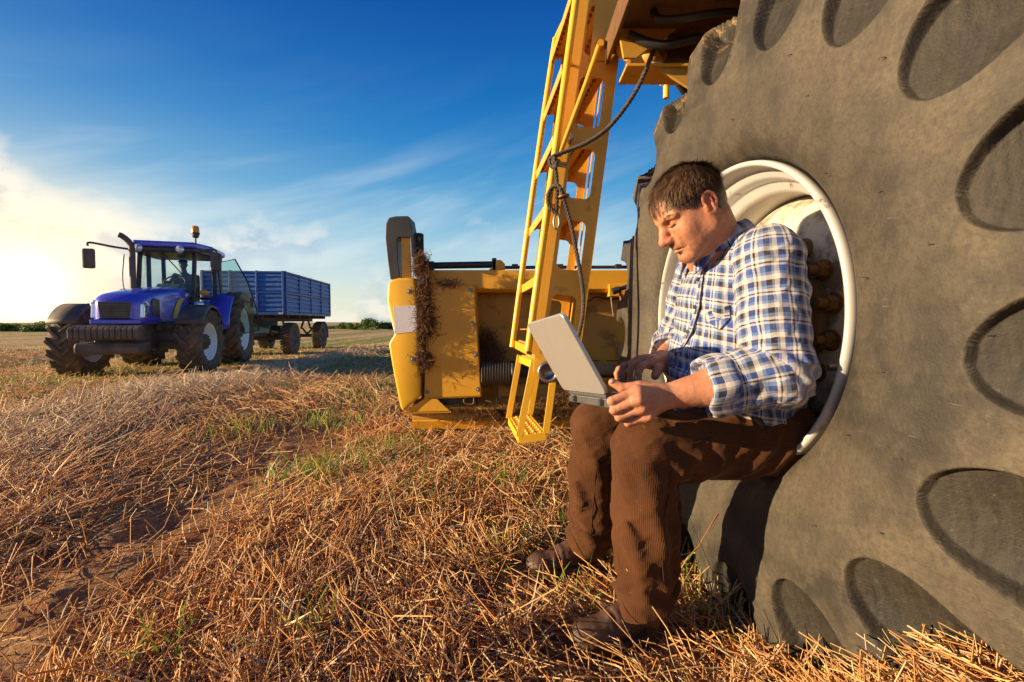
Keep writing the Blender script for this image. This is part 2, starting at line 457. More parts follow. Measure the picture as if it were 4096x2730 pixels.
def stalks(P, T, length, rad, bend, cols, sides=3, taper=0.8):
    """bent thin prisms: P base (n,3), T unit direction (n,3), bend (n,3) offset of the mid point"""
    n = len(P); up = np.where(np.abs(T[:, 2:3]) > 0.9, np.array([[1.0, 0, 0]]), np.array([[0, 0, 1.0]]))
    U = np.cross(T, up); U /= np.linalg.norm(U, axis=1, keepdims=True); W = np.cross(T, U)
    ring = []
    for k, (t, rr) in enumerate(((0, 1.0), (0.5, 0.95), (1.0, taper))):
        c = P + T * (length * t)[:, None] + (bend if k == 1 else 0)
        for s in range(sides):
            a = 2 * math.pi * s / sides
            ring.append(c + (U * math.cos(a) + W * math.sin(a)) * (rad * rr)[:, None])
    V = np.stack(ring, 1).reshape(-1, 3); m = 3 * sides
    f = []
    for k in range(2):
        for s in range(sides): f.append((k * sides + s, k * sides + (s + 1) % sides, (k + 1) * sides + (s + 1) % sides, (k + 1) * sides + s))
    f = np.array(f); Fa = (np.arange(n)[:, None, None] * m + f[None]).reshape(-1, 4)
    C = np.repeat(cols, m, 0)
    return V, Fa, C
def blades(P, T, length, wid, bend, cols):
    """flat tapering leaves of three segments"""
    n = len(P); U = np.cross(T, np.array([[0, 0, 1.0]]) + rng.normal(0, 0.4, (n, 3))); U /= np.linalg.norm(U, axis=1, keepdims=True) + 1e-9
    ring = []
    for t, w in ((0, 0.8), (0.4, 1.0), (0.75, 0.65), (1.0, 0.06)):
        c = P + T * (length * t)[:, None] + bend * (t * t)
        ring += [c - U * (wid * w / 2)[:, None], c + U * (wid * w / 2)[:, None]]
    V = np.stack(ring, 1).reshape(-1, 3)
    f = np.array([(0, 1, 3, 2), (2, 3, 5, 4), (4, 5, 7, 6)])
    return V, (np.arange(n)[:, None, None] * 8 + f[None]).reshape(-1, 4), np.repeat(cols, 8, 0)

PALETTE = 1.42 * np.array([(0.62, 0.36, 0.14), (0.53, 0.25, 0.075), (0.45, 0.18, 0.042), (0.66, 0.47, 0.25), (0.36, 0.165, 0.05), (0.55, 0.31, 0.10), (0.46, 0.36, 0.22)])
def straw_cols(n, pale):
    """pale in 0..1 per stalk shifts towards paler straw"""
    w = np.array([0.2, 0.22, 0.18, 0.1, 0.12, 0.14, 0.04])
    c = PALETTE[rng.choice(len(PALETTE), n, p=w / w.sum())]
    c = c * (1 - 0.8 * pale[:, None]) + np.array([0.84, 0.66, 0.43]) * 0.8 * pale[:, None]
    c = np.minimum(c * rng.uniform(0.65, 1.12, (n, 1)), 0.84)
    return np.concatenate([c, np.ones((n, 1))], 1)
def wedge(n, y0, y1, pad=1.22, p=1.0):
    y = np.exp(rng.uniform(math.log(y0), math.log(y1), n) * p); x = y * rng.uniform(-pad, pad, n)
    return x, y
BOOTS = (((0.40, 1.215), (0.165, 1.13)), ((0.318, 1.56), (0.055, 1.485)))
def clear_of_wheel(x, y):
    a = (x - WHEEL_C.x) * WU.x + (y - WHEEL_C.y) * WU.y; o = -((x - WHEEL_C.x) * WN.x + (y - WHEEL_C.y) * WN.y)
    ok = ~((np.abs(a) < 0.60) & (o > -0.03) & (o < 0.85))
    for (x0, y0), (x1, y1) in BOOTS:
        dx, dy = x1 - x0, y1 - y0; t = np.clip(((x - x0) * dx + (y - y0) * dy) / (dx * dx + dy * dy), 0, 1.1)
        d = np.hypot(x - x0 - t * dx, y - y0 - t * dy); front = (y < y0 + t * dy)
        ok &= ~((d < 0.065) | (front & (d < 0.24) & (rng.random(x.shape) < 0.82)))
    return ok
def strip_density(x, y):
    d = 0.25 + 1.2 * windrow(x, y) + 0.75 * np.exp(-((x + 0.1) / 1.0) ** 2) * (1 - sstep(5, 8, y)) + 0.45 * np.exp(-((x + 2.6) / 0.8) ** 2)
    d = d + 0.5 * windrow2(x, y)
    d = d * (1 - 0.93 * track(x, y) * (1 - sstep(2.8, 5, y)))
    d = d + 0.9 * np.exp(-((x - 0.75) / 0.4) ** 2 - ((y - 0.75) / 0.3) ** 2)
    d = d * (0.55 + 0.9 * (fbm(x * 2.1, y * 2.1, 3, 77) + 0.5))
    return np.clip(d, 0.03, 1)

def litter(n, y0, y1):
    x, y = wedge(n, y0, y1); dens = strip_density(x, y)
    k = (rng.random(n) < dens) & clear_of_wheel(x, y) & (y > 0.60); x, y, dens = x[k], y[k], dens[k]; n = len(x)
    # the stalks lie with the swath, combed by the pick-up
    comb = 0.5 * math.pi * 0 + fbm(x * 0.8, y * 0.8, 2, 50) * 3.0 + math.pi * 0.5
    ang = np.where(rng.random(n) < 0.55, comb + rng.normal(0, 0.45, n), rng.uniform(0, 2 * math.pi, n))
    pit = np.abs(rng.normal(0, 0.16, n)) + (rng.random(n) < 0.12) * rng.uniform(0.1, 0.7, n)
    pit = pit + windrow(x, y) * np.abs(rng.normal(0, 0.40, n))
    T = np.stack([np.cos(ang) * np.cos(pit), np.sin(ang) * np.cos(pit), np.sin(pit)], 1)
    ln = rng.uniform(0.05, 0.20, n) * (1 + 0.9 * (rng.random(n) < 0.2)) * (0.85 + 0.10 * np.minimum(y, 5))
    wr = windrow(x, y)
    ln = ln * (1 - 0.3 * wr) * (0.55 + 0.45 * sstep(0.6, 1.1, y))
    ln = np.where((x > 0.42) & (y < 1.1), ln * 0.55, ln)
    rad = rng.uniform(0.0009, 0.0028, n) * (0.85 + 0.16 * y) * (0.7 + 0.3 * sstep(0.6, 1.1, y))
    lift = rng.random(n) ** 1.6 * (0.015 + 0.045 * dens + 0.05 * wr)
    P = np.stack([x, y, ground_z(x, y) + lift], 1) - T * (ln * 0.3)[:, None]
    P[:, 2] = np.maximum(P[:, 2], ground_z(P[:, 0], P[:, 1]) - 0.005)
    bend = rng.normal(0, 1, (n, 3)) * (ln * 0.05)[:, None]
    cols = straw_cols(n, np.clip(wr + 0.22 * rng.random(n), 0, 1))  # windrow stalks lightened, partly standing in for light on the swath
    return stalks(P, T, ln, rad, bend, cols)
def stubble(n, y0, y1):
    """cut stalks still rooted, in drilled rows, leaning a little"""
    x, y = wedge(n, y0, y1)
    x = np.round(x / 0.155) * 0.155 + rng.normal(0, 0.018, n)
    p = (0.42 + 0.5 * (fbm(x * 1.7, y * 1.7, 3, 21) + 0.3)) * (1 - 0.85 * windrow(x, y)) * (1 - 0.7 * track(x, y)) * (0.4 + 0.6 * sstep(-2.2, -0.6, x) + 0.3 * sstep(-6, -7, x))
    k = (rng.random(n) < p) & clear_of_wheel(x, y); x, y = x[k], y[k]; n = len(x)
    lean = rng.normal(0, 0.26, (n, 2)); T = np.stack([lean[:, 0], lean[:, 1], np.ones(n)], 1); T /= np.linalg.norm(T, axis=1, keepdims=True)
    ln = rng.uniform(0.04, 0.13, n); rad = rng.uniform(0.0013, 0.0025, n) * (0.85 + 0.13 * y)
    P = np.stack([x, y, ground_z(x, y) - 0.01], 1)
    cols = straw_cols(n, rng.random(n) * 0.5)
    return stalks(P, T, ln, rad, rng.normal(0, 0.004, (n, 3)), cols)
def leaf_litter(n, y0, y1):
    x, y = wedge(n, y0, y1); d = strip_density(x, y); k = (rng.random(n) < d) & clear_of_wheel(x, y); x, y = x[k], y[k]; n = len(x)
    a = rng.uniform(0, 2 * math.pi, n); p = rng.normal(0.1, 0.35, n); T = np.stack([np.cos(a) * np.cos(p), np.sin(a) * np.cos(p), np.sin(p)], 1)
    ln = rng.uniform(0.03, 0.14, n); w = rng.uniform(0.003, 0.007, n) * (0.85 + 0.15 * y)
    P = np.stack([x, y, ground_z(x, y) + rng.random(n) * (0.02 + 0.05 * d[k])], 1)
    return blades(P, T, ln, w, rng.normal(0, 0.03, (n, 3)), straw_cols(n, rng.random(n) * 0.7))
def joined(parts):
    V, Fc, C, o = [], [], [], 0
    for v, f, c in parts: V.append(v); Fc.append(f + o); C.append(c); o += len(v)
    return np.concatenate(V), np.concatenate(Fc), np.concatenate(C)

v, f, c = joined([litter(66000, 0.55, 4.5), litter(60000, 4.5, 16), ])
tag(link_mesh('straw_litter', v, f, M_STRAW, cols=c), 'loose golden straw lying in swaths over the field', 'straw', kind='stuff')
v, f, c = joined([stubble(17000, 0.55, 5), stubble(14000, 5, 18)])
tag(link_mesh('stubble', v, f, M_STRAW, cols=c), 'short cut stubble stalks standing in rows', 'stubble', kind='stuff')
v, f, c = leaf_litter(22000, 0.95, 9)
tag(link_mesh('dry_leaf_litter', v, f, M_STRAW, cols=c), 'curled dry straw leaves scattered among the stalks', 'straw', kind='stuff')

def grass():
    parts = []
    spots = [(-1.05, 2.55, 0.20, 70), (-0.85, 3.0, 0.22, 60), (-0.45, 2.1, 0.16, 36), (-1.55, 3.9, 0.28, 60), (-2.1, 3.5, 0.2, 50), (0.16, 1.32, 0.05, 26), (0.50, 1.62, 0.14, 90),
             (0.62, 1.22, 0.10, 40), (0.74, 0.86, 0.05, 24), (-0.55, 1.16, 0.05, 10), (-0.9, 1.12, 0.05, 10), (0.02, 1.55, 0.1, 22), (0.40, 1.75, 0.15, 60), (-2.9, 6.2, 0.5, 60), (-1.8, 5.2, 0.4, 45), (-1.3, 4.6, 0.35, 40),
             (-1.6, 6.5, 0.6, 70), (-2.0, 8.5, 0.9, 110), (-2.6, 11, 1.0, 120), (-0.05, 2.3, 0.12, 40)]
    for (x, y, s, n) in spots:
        n = int(n * 2.2); s = s * 0.8
        px = rng.normal(x, s, n); py = rng.normal(y, s, n)
        parts.append((px, py))
    # green regrowth in the strip where the tractor drives
    n = 26000; x, y = wedge(n, 4.2, 26); k = rng.random(n) < 0.8 * np.exp(-((x + 7.6 + 0.05 * (y - 8)) / 1.7) ** 2) * (fbm(x * 0.9, y * 0.5, 3, 61) + 0.62) ; parts.append((x[k], y[k]))
    x = np.concatenate([p[0] for p in parts]); y = np.concatenate([p[1] for p in parts]); k = clear_of_wheel(x, y); x, y = x[k], y[k]; n = len(x)
    lean = rng.normal(0, 0.35, (n, 2)); T = np.stack([lean[:, 0], lean[:, 1], np.ones(n)], 1); T /= np.linalg.norm(T, axis=1, keepdims=True)
    ln = rng.uniform(0.09, 0.19, n) * np.where(y < 4.2, 1.0, 0.75); w = rng.uniform(0.004, 0.008, n) * (0.8 + 0.13 * y)
    b = rng.normal(0, 0.035, (n, 3)); b[:, 2] = -np.abs(b[:, 2])
    cc = np.array([(0.20, 0.35, 0.045), (0.32, 0.43, 0.06), (0.13, 0.25, 0.035), (0.48, 0.44, 0.10)])[rng.choice(4, n)] * rng.uniform(0.7, 1.1, (n, 1))
    return blades(np.stack([x, y, ground_z(x, y) - 0.005], 1), T, ln, w, b, np.concatenate([cc, np.ones((n, 1))], 1))
v, f, c = grass()
tag(link_mesh('green_grass', v, f, M_GRASS, cols=c), 'fresh green grass blades sprouting through the straw', 'grass', kind='stuff')
# ------------------------------------------------------------------ combine harvester: wheel, ladder, header, platform
YELLOW = (0.82, 0.405, 0.03)
M_YEL = pbr('yellow_enamel', YELLOW, 0.42, var=((0.62, 0.33, 0.02), 3.0, 0.55), dirt=((0.20, 0.10, 0.03), 7.0, 0.60), bump=(60, 0.08), chips=((0.13, 0.055, 0.025), 75, 0.71))
M_YEL2 = pbr('yellow_enamel_bright', (0.90, 0.50, 0.03), 0.38, var=((0.70, 0.38, 0.02), 4.0, 0.4), dirt=((0.22, 0.12, 0.04), 11.0, 0.64), bump=(80, 0.06), chips=((0.15, 0.06, 0.025), 95, 0.69))
M_YELD = pbr('yellow_enamel_dusty', (0.62, 0.32, 0.035), 0.6, var=((0.42, 0.24, 0.06), 2.5, 0.8), dirt=((0.16, 0.08, 0.03), 5.0, 0.55), bump=(40, 0.12))
M_BLK = pbr('black_steel', (0.018, 0.018, 0.02), 0.45, var=((0.05, 0.045, 0.04), 8, 0.7), bump=(90, 0.1))
M_BLKP = pbr('black_plastic', (0.022, 0.022, 0.024), 0.5, var=((0.06, 0.055, 0.05), 6, 0.6), bump=(120, 0.08))
M_STEEL = pbr('worn_steel', (0.42, 0.38, 0.33), 0.38, 0.85, var=((0.22, 0.16, 0.11), 20, 0.8))
M_BOLT = pbr('bolt_steel', (0.36, 0.33, 0.28), 0.42, 0.8, var=((0.2, 0.13, 0.08), 60, 0.8))
M_RUBR = pbr('ribbed_rubber', (0.10, 0.085, 0.06), 0.8, var=((0.2, 0.15, 0.08), 10, 0.8))
M_SHADE_RUST = pbr('rusty_shaded_yellow', (0.24, 0.115, 0.025), 0.6, var=((0.11, 0.052, 0.022), 6, 0.9), dirt=((0.08, 0.045, 0.025), 9, 0.5), bump=(70, 0.2))  # shade under the platform is put into this rusty yellow

def tyre_mat():
    m, nt, b = new_mat('dusty_rubber'); v = _obj(nt); L = nt.links
    big = _noise(nt, v, 3.5, 6, 0.6); fine = _noise(nt, v, 90, 6, 0.7); mid = _noise(nt, v, 14, 8, 0.68)
    c = _mix(nt, _ramp(nt, big, [(0.38, 0), (0.60, 1)]), (0.034, 0.030, 0.023), (0.108, 0.088, 0.060))
    c = _mix(nt, _ramp(nt, mid, [(0.45, 0.0), (0.75, 0.55)]), c, (0.15, 0.122, 0.082))
    c = _mix(nt, _ramp(nt, fine, [(0.36, 0.5), (0.60, 0.0)]), c, (0.028, 0.025, 0.020))
    # broad darker rings round the sidewall, broken up by noise
    sv = nt.nodes.new('ShaderNodeSeparateXYZ'); L.new(v, sv.inputs[0])
    rad = _math(nt, 'SQRT', _math(nt, 'ADD', _math(nt, 'POWER', sv.outputs[1], 2.0), _math(nt, 'POWER', sv.outputs[2], 2.0)))
    rw = _math(nt, 'MULTIPLY_ADD', _math(nt, 'SUBTRACT', _noise(nt, v, 2.2, 4), 0.5), 0.34, rad)
    ringd = _ramp(nt, rw, [(0.44, 0.0), (0.52, 0.40), (0.58, 0.48), (0.68, 0.10), (0.74, 0.0), (0.84, 0.35), (0.95, 0.15)])
    c = _mix(nt, _math(nt, 'MULTIPLY', ringd, _ramp(nt, mid, [(0.3, 0.35), (0.7, 1.0)])), c, (0.045, 0.040, 0.031))
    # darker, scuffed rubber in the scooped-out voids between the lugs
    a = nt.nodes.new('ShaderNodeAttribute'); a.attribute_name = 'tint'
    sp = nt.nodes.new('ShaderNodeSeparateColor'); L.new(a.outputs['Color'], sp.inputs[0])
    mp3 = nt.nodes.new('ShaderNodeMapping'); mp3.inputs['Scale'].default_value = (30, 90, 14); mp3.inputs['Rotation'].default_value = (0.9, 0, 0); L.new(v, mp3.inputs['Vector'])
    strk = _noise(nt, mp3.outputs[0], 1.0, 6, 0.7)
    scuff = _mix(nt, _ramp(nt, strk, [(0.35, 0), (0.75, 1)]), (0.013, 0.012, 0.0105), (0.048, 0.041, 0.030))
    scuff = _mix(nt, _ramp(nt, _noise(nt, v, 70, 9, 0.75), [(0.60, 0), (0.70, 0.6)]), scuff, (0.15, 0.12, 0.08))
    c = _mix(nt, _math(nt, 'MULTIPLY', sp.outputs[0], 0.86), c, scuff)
    # clay dried on near the tread
    clay = _math(nt, 'MULTIPLY', sp.outputs[1], _ramp(nt, _noise(nt, v, 24, 9, 0.78), [(0.50, 0), (0.62, 1)]))
    c = _mix(nt, clay, c, (0.34, 0.22, 0.12))
    # thin scratches
    mp = nt.nodes.new('ShaderNodeMapping'); mp.inputs['Scale'].default_value = (1, 3, 34); mp.inputs['Rotation'].default_value = (0.6, 0, 0); L.new(v, mp.inputs['Vector'])
    sc = _ramp(nt, _noise(nt, mp.outputs[0], 6, 3, 0.6), [(0.70, 0), (0.74, 0.5)])
    c = _mix(nt, sc, c, (0.17, 0.145, 0.105))
    L.new(c, b.inputs['Base Color']); b.inputs['Roughness'].default_value = 0.62; b.inputs['Specular IOR Level'].default_value = 0.35
    n1 = _bump(nt, b, fine, 0.5, 0.005); n2 = _bump(nt, b, mid, 0.35, 0.012, n1); _bump(nt, b, _noise(nt, v, 260, 3, 0.7), 0.35, 0.002, n2)
    return m
M_TYRE = tyre_mat()
def rim_mat():
    m, nt, b = new_mat('cream_rim_paint'); v = _obj(nt)
    c = _mix(nt, _ramp(nt, _noise(nt, v, 4, 5), [(0.3, 0), (0.7, 0.6)]), (0.55, 0.55, 0.54), (0.44, 0.42, 0.38))
    f = _ramp(nt, _noise(nt, v, 9, 9, 0.7), [(0.60, 0), (0.66, 1)])
    c = _mix(nt, f, c, (0.24, 0.18, 0.12))
    nt.links.new(c, b.inputs['Base Color']); b.inputs['Roughness'].default_value = 0.36
    _bump(nt, b, f, 0.2, 0.002); return m
def disc_mat():
    m, nt, b = new_mat('mud_splashed_disc'); v = _obj(nt)
    f = _ramp(nt, _noise(nt, v, 6, 9, 0.7), [(0.44, 0), (0.56, 1)])
    c = _mix(nt, f, (0.62, 0.57, 0.46), (0.20, 0.15, 0.10))
    nt.links.new(c, b.inputs['Base Color']); b.inputs['Roughness'].default_value = 0.6; _bump(nt, b, f, 0.3, 0.003); return m
M_RIM, M_DISC = rim_mat(), disc_mat()

HB = Vector((0.95, 1.45, 0.0))
harv = empty('combine_harvester', HB)
tag(harv, 'yellow combine harvester with huge dusty tyre, access ladder and wide header', 'combine harvester')

# --- big front wheel, built in its own frame: x inboard, y forward along the wheel, z up
wl = bpy.data.objects.new('wheel', None)
def disc_prof():
    return [(0.235, 0.372), (0.215, 0.36), (0.185, 0.335), (0.165, 0.30), (0.160, 0.262), (0.162, 0.215), (0.166, 0.18)]
d = MB().lathe(disc_prof(), n=96)
wheel = d.build('wheel', M_DISC, harv); wheel.location = WHEEL_C - HB; wheel.rotation_euler = (0, 0, R(7.0))
so_ = wheel.modifiers.new('solid', 'SOLIDIFY'); so_.thickness = 0.014; so_.offset = 1
rim_p = [(0.034, 0.4465), (0.006, 0.447), (-0.002, 0.4458), (-0.0045, 0.4425), (-0.003, 0.4390), (0.003, 0.4370), (0.030, 0.4355), (0.046, 0.4340), (0.056, 0.428), (0.062, 0.414), (0.074, 0.407), (0.100, 0.403),
         (0.110, 0.396), (0.118, 0.382), (0.130, 0.374), (0.20, 0.371), (0.33, 0.369), (0.45, 0.375), (0.60, 0.40), (0.72, 0.407), (0.735, 0.435), (0.73, 0.447)]
rm = MB().lathe(rim_p, n=128).build('rim', M_RIM, wheel)
md = rm.modifiers.new('solid', 'SOLIDIFY'); md.thickness = 0.003; md.offset = -1
# final-drive hub standing out through the disc
hub = MB().lathe([(0.172, 0.205), (0.150, 0.204), (0.142, 0.198), (0.138, 0.17), (0.120, 0.158), (0.085, 0.150), (0.076, 0.14), (0.072, 0.09), (0.060, 0.082), (0.058, 0.0)], n=64).build('hub', M_SHADE_RUST, wheel)
for k in range(15):
    t = R(24 * k + 14.5 + 180)
    nb = MB(); c = Vector((0, 0.232 * math.cos(t), 0.232 * math.sin(t)))
    nb.tube([c + Vector((0.162, 0, 0)), c + Vector((0.132, 0, 0))], [0.022, 0.022], 6); nb.sm = [False] * len(nb.f)
    nb.cyl(c + Vector((0.165, 0, 0)), c + Vector((0.155, 0, 0)), 0.028, 20); nb.cyl(c + Vector((0.14, 0, 0)), c + Vector((0.108, 0, 0)), 0.0125, 14)
    nb.build('lug_nut', M_SHADE_RUST, wheel)
    if k > 0: pass
vs_ = MB(); t = R(197); c = Vector((0.0, 0.385 * math.cos(t), 0.385 * math.sin(t)))
vs_.cyl(c + Vector((0.075, 0, 0)), c + Vector((0.035, 0, 0)), 0.006, 10); vs_.cyl(c + Vector((0.04, 0, 0)), c + Vector((0.02, 0, 0)), 0.008, 10)
vs_.build('valve_stem', M_BOLT, wheel)

def harvester_tyre():
    NL = 19
    outer = [(0.030, 0.449), (0.004, 0.458), (-0.017, 0.474), (-0.032, 0.500), (-0.043, 0.545), (-0.049, 0.60), (-0.050, 0.65), (-0.047, 0.70), (-0.042, 0.75), (-0.035, 0.80), (-0.026, 0.85), (-0.014, 0.90), (0.004, 0.948), (0.040, 0.975), (0.20, 0.986), (0.37, 0.990)]
    P = np.array(outer); seg = np.r_[0, np.cumsum(np.hypot(*np.diff(P, axis=0).T))]
    ss = np.concatenate([np.linspace(0, seg[5], 18)[:-1], np.linspace(seg[5], seg[13], 170)[:-1], np.linspace(seg[13], seg[15], 26)])
    # smooth the outline
    o = np.interp(ss, seg, P[:, 0]); r = np.interp(ss, seg, P[:, 1])
    def sm(a):
        for _ in range(6): a[1:-1] = (a[:-2] + 2 * a[1:-1] + a[2:]) / 4
        return a
    o, r = sm(o), sm(r)
    do, dr = np.gradient(o), np.gradient(r); ln = np.hypot(do, dr); no, nr = -dr / ln, do / ln       # outward normal of the section (to -x, then to +r)
    no, nr = -np.abs(dr) / ln, np.abs(do) / ln * np.sign(do + 1e-9)
    half = len(ss)
    def void(phi, o, r, shift):
        """depth and mask of the scooped hollow between lugs at angle phi (rad)"""
        q = (r - 0.700) / (0.945 - 0.700)
        pitch = 2 * math.pi / NL
        skew = np.where(o > 0.04, (o - 0.04) * 1.05 / 0.95, 0) - 0.045 * np.clip(q, 0, 1)
        u = ((phi - R(147.0) - skew - shift) / pitch + 0.5) % 1.0 - 0.5
        hw = np.where(q > 0, 0.345 * np.sqrt(np.clip(1 - (1 - np.clip(q / 0.42, 0, 1)) ** 2, 0, 1)), 0)
        hw = np.where(o > 0.04, 0.345, hw)
        # metres to the hollow's edge
        arc = (hw - np.abs(u)) * pitch * np.maximum(r, 0.4)
        rad = np.where(o > 0.04, 1.0, (r - 0.700))
        e = np.minimum(arc, rad * 1.2)
        mask = np.clip(e / 0.0055, 0, 1); mask = mask * mask * (3 - 2 * mask)
        bowl = np.clip(arc / (0.30 * pitch * 0.9), 0, 1)
        dep = 0.018 + 0.080 * np.clip(q, 0, 1) ** 0.9 * (0.35 + 0.65 * np.sin(bowl * math.pi / 2)) + 0.012 * np.clip(q, 0, 1)
        # the hollow ends at the crown
        dep = np.where(o > 0.33, dep * 0.25, dep)
        return dep * mask, mask
    phi = np.concatenate([np.linspace(R(-62), R(55), 260, endpoint=False), np.linspace(R(55), R(298), 1500, endpoint=False)])
    PH, O = np.meshgrid(phi, o, indexing='ij'); _, RR = np.meshgrid(phi, r, indexing='ij'); NO = np.broadcast_to(no, O.shape); NR = np.broadcast_to(nr, O.shape)
    dep, mask = void(PH, O, RR, 0.0)
    lat = 0.0022 * np.sin(RR * 300) * np.exp(-((RR - 0.515) / 0.02) ** 2)          # fine moulding rings above the bead
    Oo = O - NO * dep + NO * lat; Rr = RR - NR * dep
    dep2, mask2 = void(PH, O, RR, math.pi / NL)
    Oi = 0.74 - (O - NO * dep2); Ri = RR - NR * dep2
    clay = np.clip((RR - 0.86) / 0.06, 0, 1)
    def verts(o, r): return np.stack([o, r * np.cos(PH), r * np.sin(PH)], -1)
    A = verts(Oo, Rr); B = verts(Oi, Ri)[:, ::-1][:, 1:]
    # coarse inner side: keep every third column
    keep = np.r_[np.arange(0, B.shape[1] - 1, 3), B.shape[1] - 1]; B = B[:, keep]
    G = np.concatenate([A, B], 1)
    mk = np.concatenate([mask, mask2[:, ::-1][:, 1:][:, keep]], 1); cl = np.concatenate([clay, clay[:, ::-1][:, 1:][:, keep]], 1)
    # angle convention: cos -> forward (y), sin -> up (z)
    n0, n1 = G.shape[:2]; V = G.reshape(-1, 3)
    # the loaded foot of the tyre: flattened on the ground and bulging sideways
    low = -(0.86 + 0.035); zz = V[:, 2]
    sq = np.clip((-0.52 - zz) / 0.36, 0, 1)
    V[:, 0] += np.where(V[:, 0] < 0.37, -1, 1) * 0.035 * sq ** 2
    V[:, 2] = np.maximum(zz, low + 0.01 * sq)
    id_ = np.arange(n0 * n1).reshape(n0, n1); j = np.roll(id_, -1, 0)
    Fq = np.stack([id_[:, :-1].ravel(), j[:, :-1].ravel(), j[:, 1:].ravel(), id_[:, 1:].ravel()], 1)
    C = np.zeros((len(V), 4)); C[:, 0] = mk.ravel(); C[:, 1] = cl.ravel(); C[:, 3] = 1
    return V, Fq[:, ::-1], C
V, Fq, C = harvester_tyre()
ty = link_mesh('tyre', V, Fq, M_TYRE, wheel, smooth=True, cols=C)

# rubber whiskers left by the mould vents
wb = MB()
for (r_, a_) in ((0.60, 78), (0.56, 100), (0.68, 118), (0.61, 128), (0.72, 140), (0.60, 158), (0.66, 170), (0.72, 182), (0.58, 190), (0.66, 202), (0.70, 214), (0.62, 226), (0.55, 205), (0.74, 96), (0.52, 145), (0.53, 172)):
    t = R(a_); c = Vector((-0.047, r_ * math.cos(t), r_ * math.sin(t))); wb.tube([c + Vector((0.006, 0, 0)), c + Vector((-0.004, 0, 0)), c + Vector((-0.006, 0.004, 0.001)), c + Vector((-0.006, 0.007, 0.0))], 0.0008, 5)
tag(wb.build('vent_whiskers', M_BLK, wheel), kind='stuff')

# --- access ladder (two slotted side plates, perforated treads, tubular rails)
YN, YF = 1.95, 2.40
def lad(px, py, Y): return at(px, py, Y)
A0, A1 = at(531, 352, YN), at(579.5, -30, YN)                   # left edge of the near side plate
e1 = (A1 - A0); LL = e1.length; e1.normalize(); e2 = Vector((e1.z, 0, -e1.x))
def slots(ymid):
    hs = []
    for zc in (0.875, 1.19, 1.49, 1.785, 2.075, 2.37):
        s = (zc - A0.z) / e1.z
        if s + 0.11 < LL: hs.append(rrect(0.060, 0.165, s - 0.105, s + 0.105, 0.028))
    return hs
outer = [(0.0, 0.0), (0.085, -0.06), (0.205, 0.02), (0.205, LL), (0.0, LL)]
ladder = plate_holes(outer, slots(0), 0.008, lambda a, b, t: A0 + e2 * a + e1 * b + Vector((0, t, 0)) - HB, 'ladder', M_YEL, harv)
fs = plate_holes(outer, slots(0), 0.008, lambda a, b, t: A0 + e2 * a + e1 * b + Vector((-0.012, t + YF - YN, 0)) - HB, 'side_plate', M_YEL, ladder)
for e_, yy in ((0.203, 0.0), ):
    MB().bar(A0 + e2 * 0.207 + e1 * 0.02 + Vector((0, 0.012, 0)), A0 + e2 * 0.207 + e1 * LL + Vector((0, 0.012, 0)), 0.032, 0.005, up=tuple(e2)).build('edge_flange', M_YEL, ladder, off=HB)
    MB().bar(A0 + e2 * 0.207 + e1 * 0.02 + Vector((0, YF - YN - 0.012, 0)), A0 + e2 * 0.207 + e1 * LL + Vector((0, YF - YN - 0.012, 0)), 0.032, 0.005, up=tuple(e2)).build('edge_flange', M_YEL, ladder, off=HB)
def tread(cn, cf, w, drop, name='step'):
    """folded perforated tread between the near and far plate; cn, cf: left front corners"""
    import bmesh
    cn, cf = Vector(cn), Vector(cf); b = MB(); wv = Vector((w, 0, 0))
    nlen, nw = 11, 4; th = 0.004
    for s_ in (0, 1):
        pass
    # top sheet with raised, pierced teeth
    b.hexa([cn + Vector((0, 0, -th)), cn + wv + Vector((0, 0, -th)), cf + wv + Vector((0, 0, -th)), cf + Vector((0, 0, -th)), cn, cn + wv, cf + wv, cf])
    for q in (0.0, 1.0):
        a_ = cn + wv * q; c_ = cf + wv * q
        b.bar(a_ + Vector((0.002 - 0.004 * q, 0, -drop / 2)), c_ + Vector((0.002 - 0.004 * q, 0, -drop / 2)), 0.004, drop)
    o = b.build(name, M_YEL, ladder, 0.0015, 1, off=HB)
    t = MB()
    for i in range(nlen):
        for j in range(nw):
            f = (i + 0.5 + (0.25 if j % 2 else -0.25)) / nlen; p = cn + (cf - cn) * f + wv * ((j + 0.5) / nw)
            t.lathe([(-0.014, 0.0075), (-0.0045, 0.0085), (0.006, 0.0065), (0.0065, 0.0045), (0.002, 0.004)], p, 'z', 10)
    for k, yv in enumerate(t.v): pass
    tag(t.build('tread_studs', M_YELD, ladder, off=HB), kind='stuff')
    return o
for k in range(-1, 5):
    z = 1.045 + 0.295 * k; s = (z - A0.z) / e1.z; p = A0 + e1 * s
    tread((p.x - 0.025, YN + 0.006, z), (p.x - 0.070, YF + 0.012, z), 0.19, 0.04)
def rail(pts, r, n=14, mat=M_YEL2, nm='handrail'): return MB().tube(pts, r, n).build(nm, mat, ladder, off=HB)
rail([at(528, 351, YN - 0.03), at(576, 0, YN - 0.03), at(579, -22, YN - 0.03), at(594, -62, YN - 0.03)], 0.0155)
rail(smooth_path([at(512.3, 347, YF + 0.02), at(534, 185, YF + 0.02), at(553.5, 52, YF + 0.02), at(557, 38, YF + 0.02), at(572, 6, YF + 0.02), at(588, -30, YF + 0.02)], 5), 0.0155)
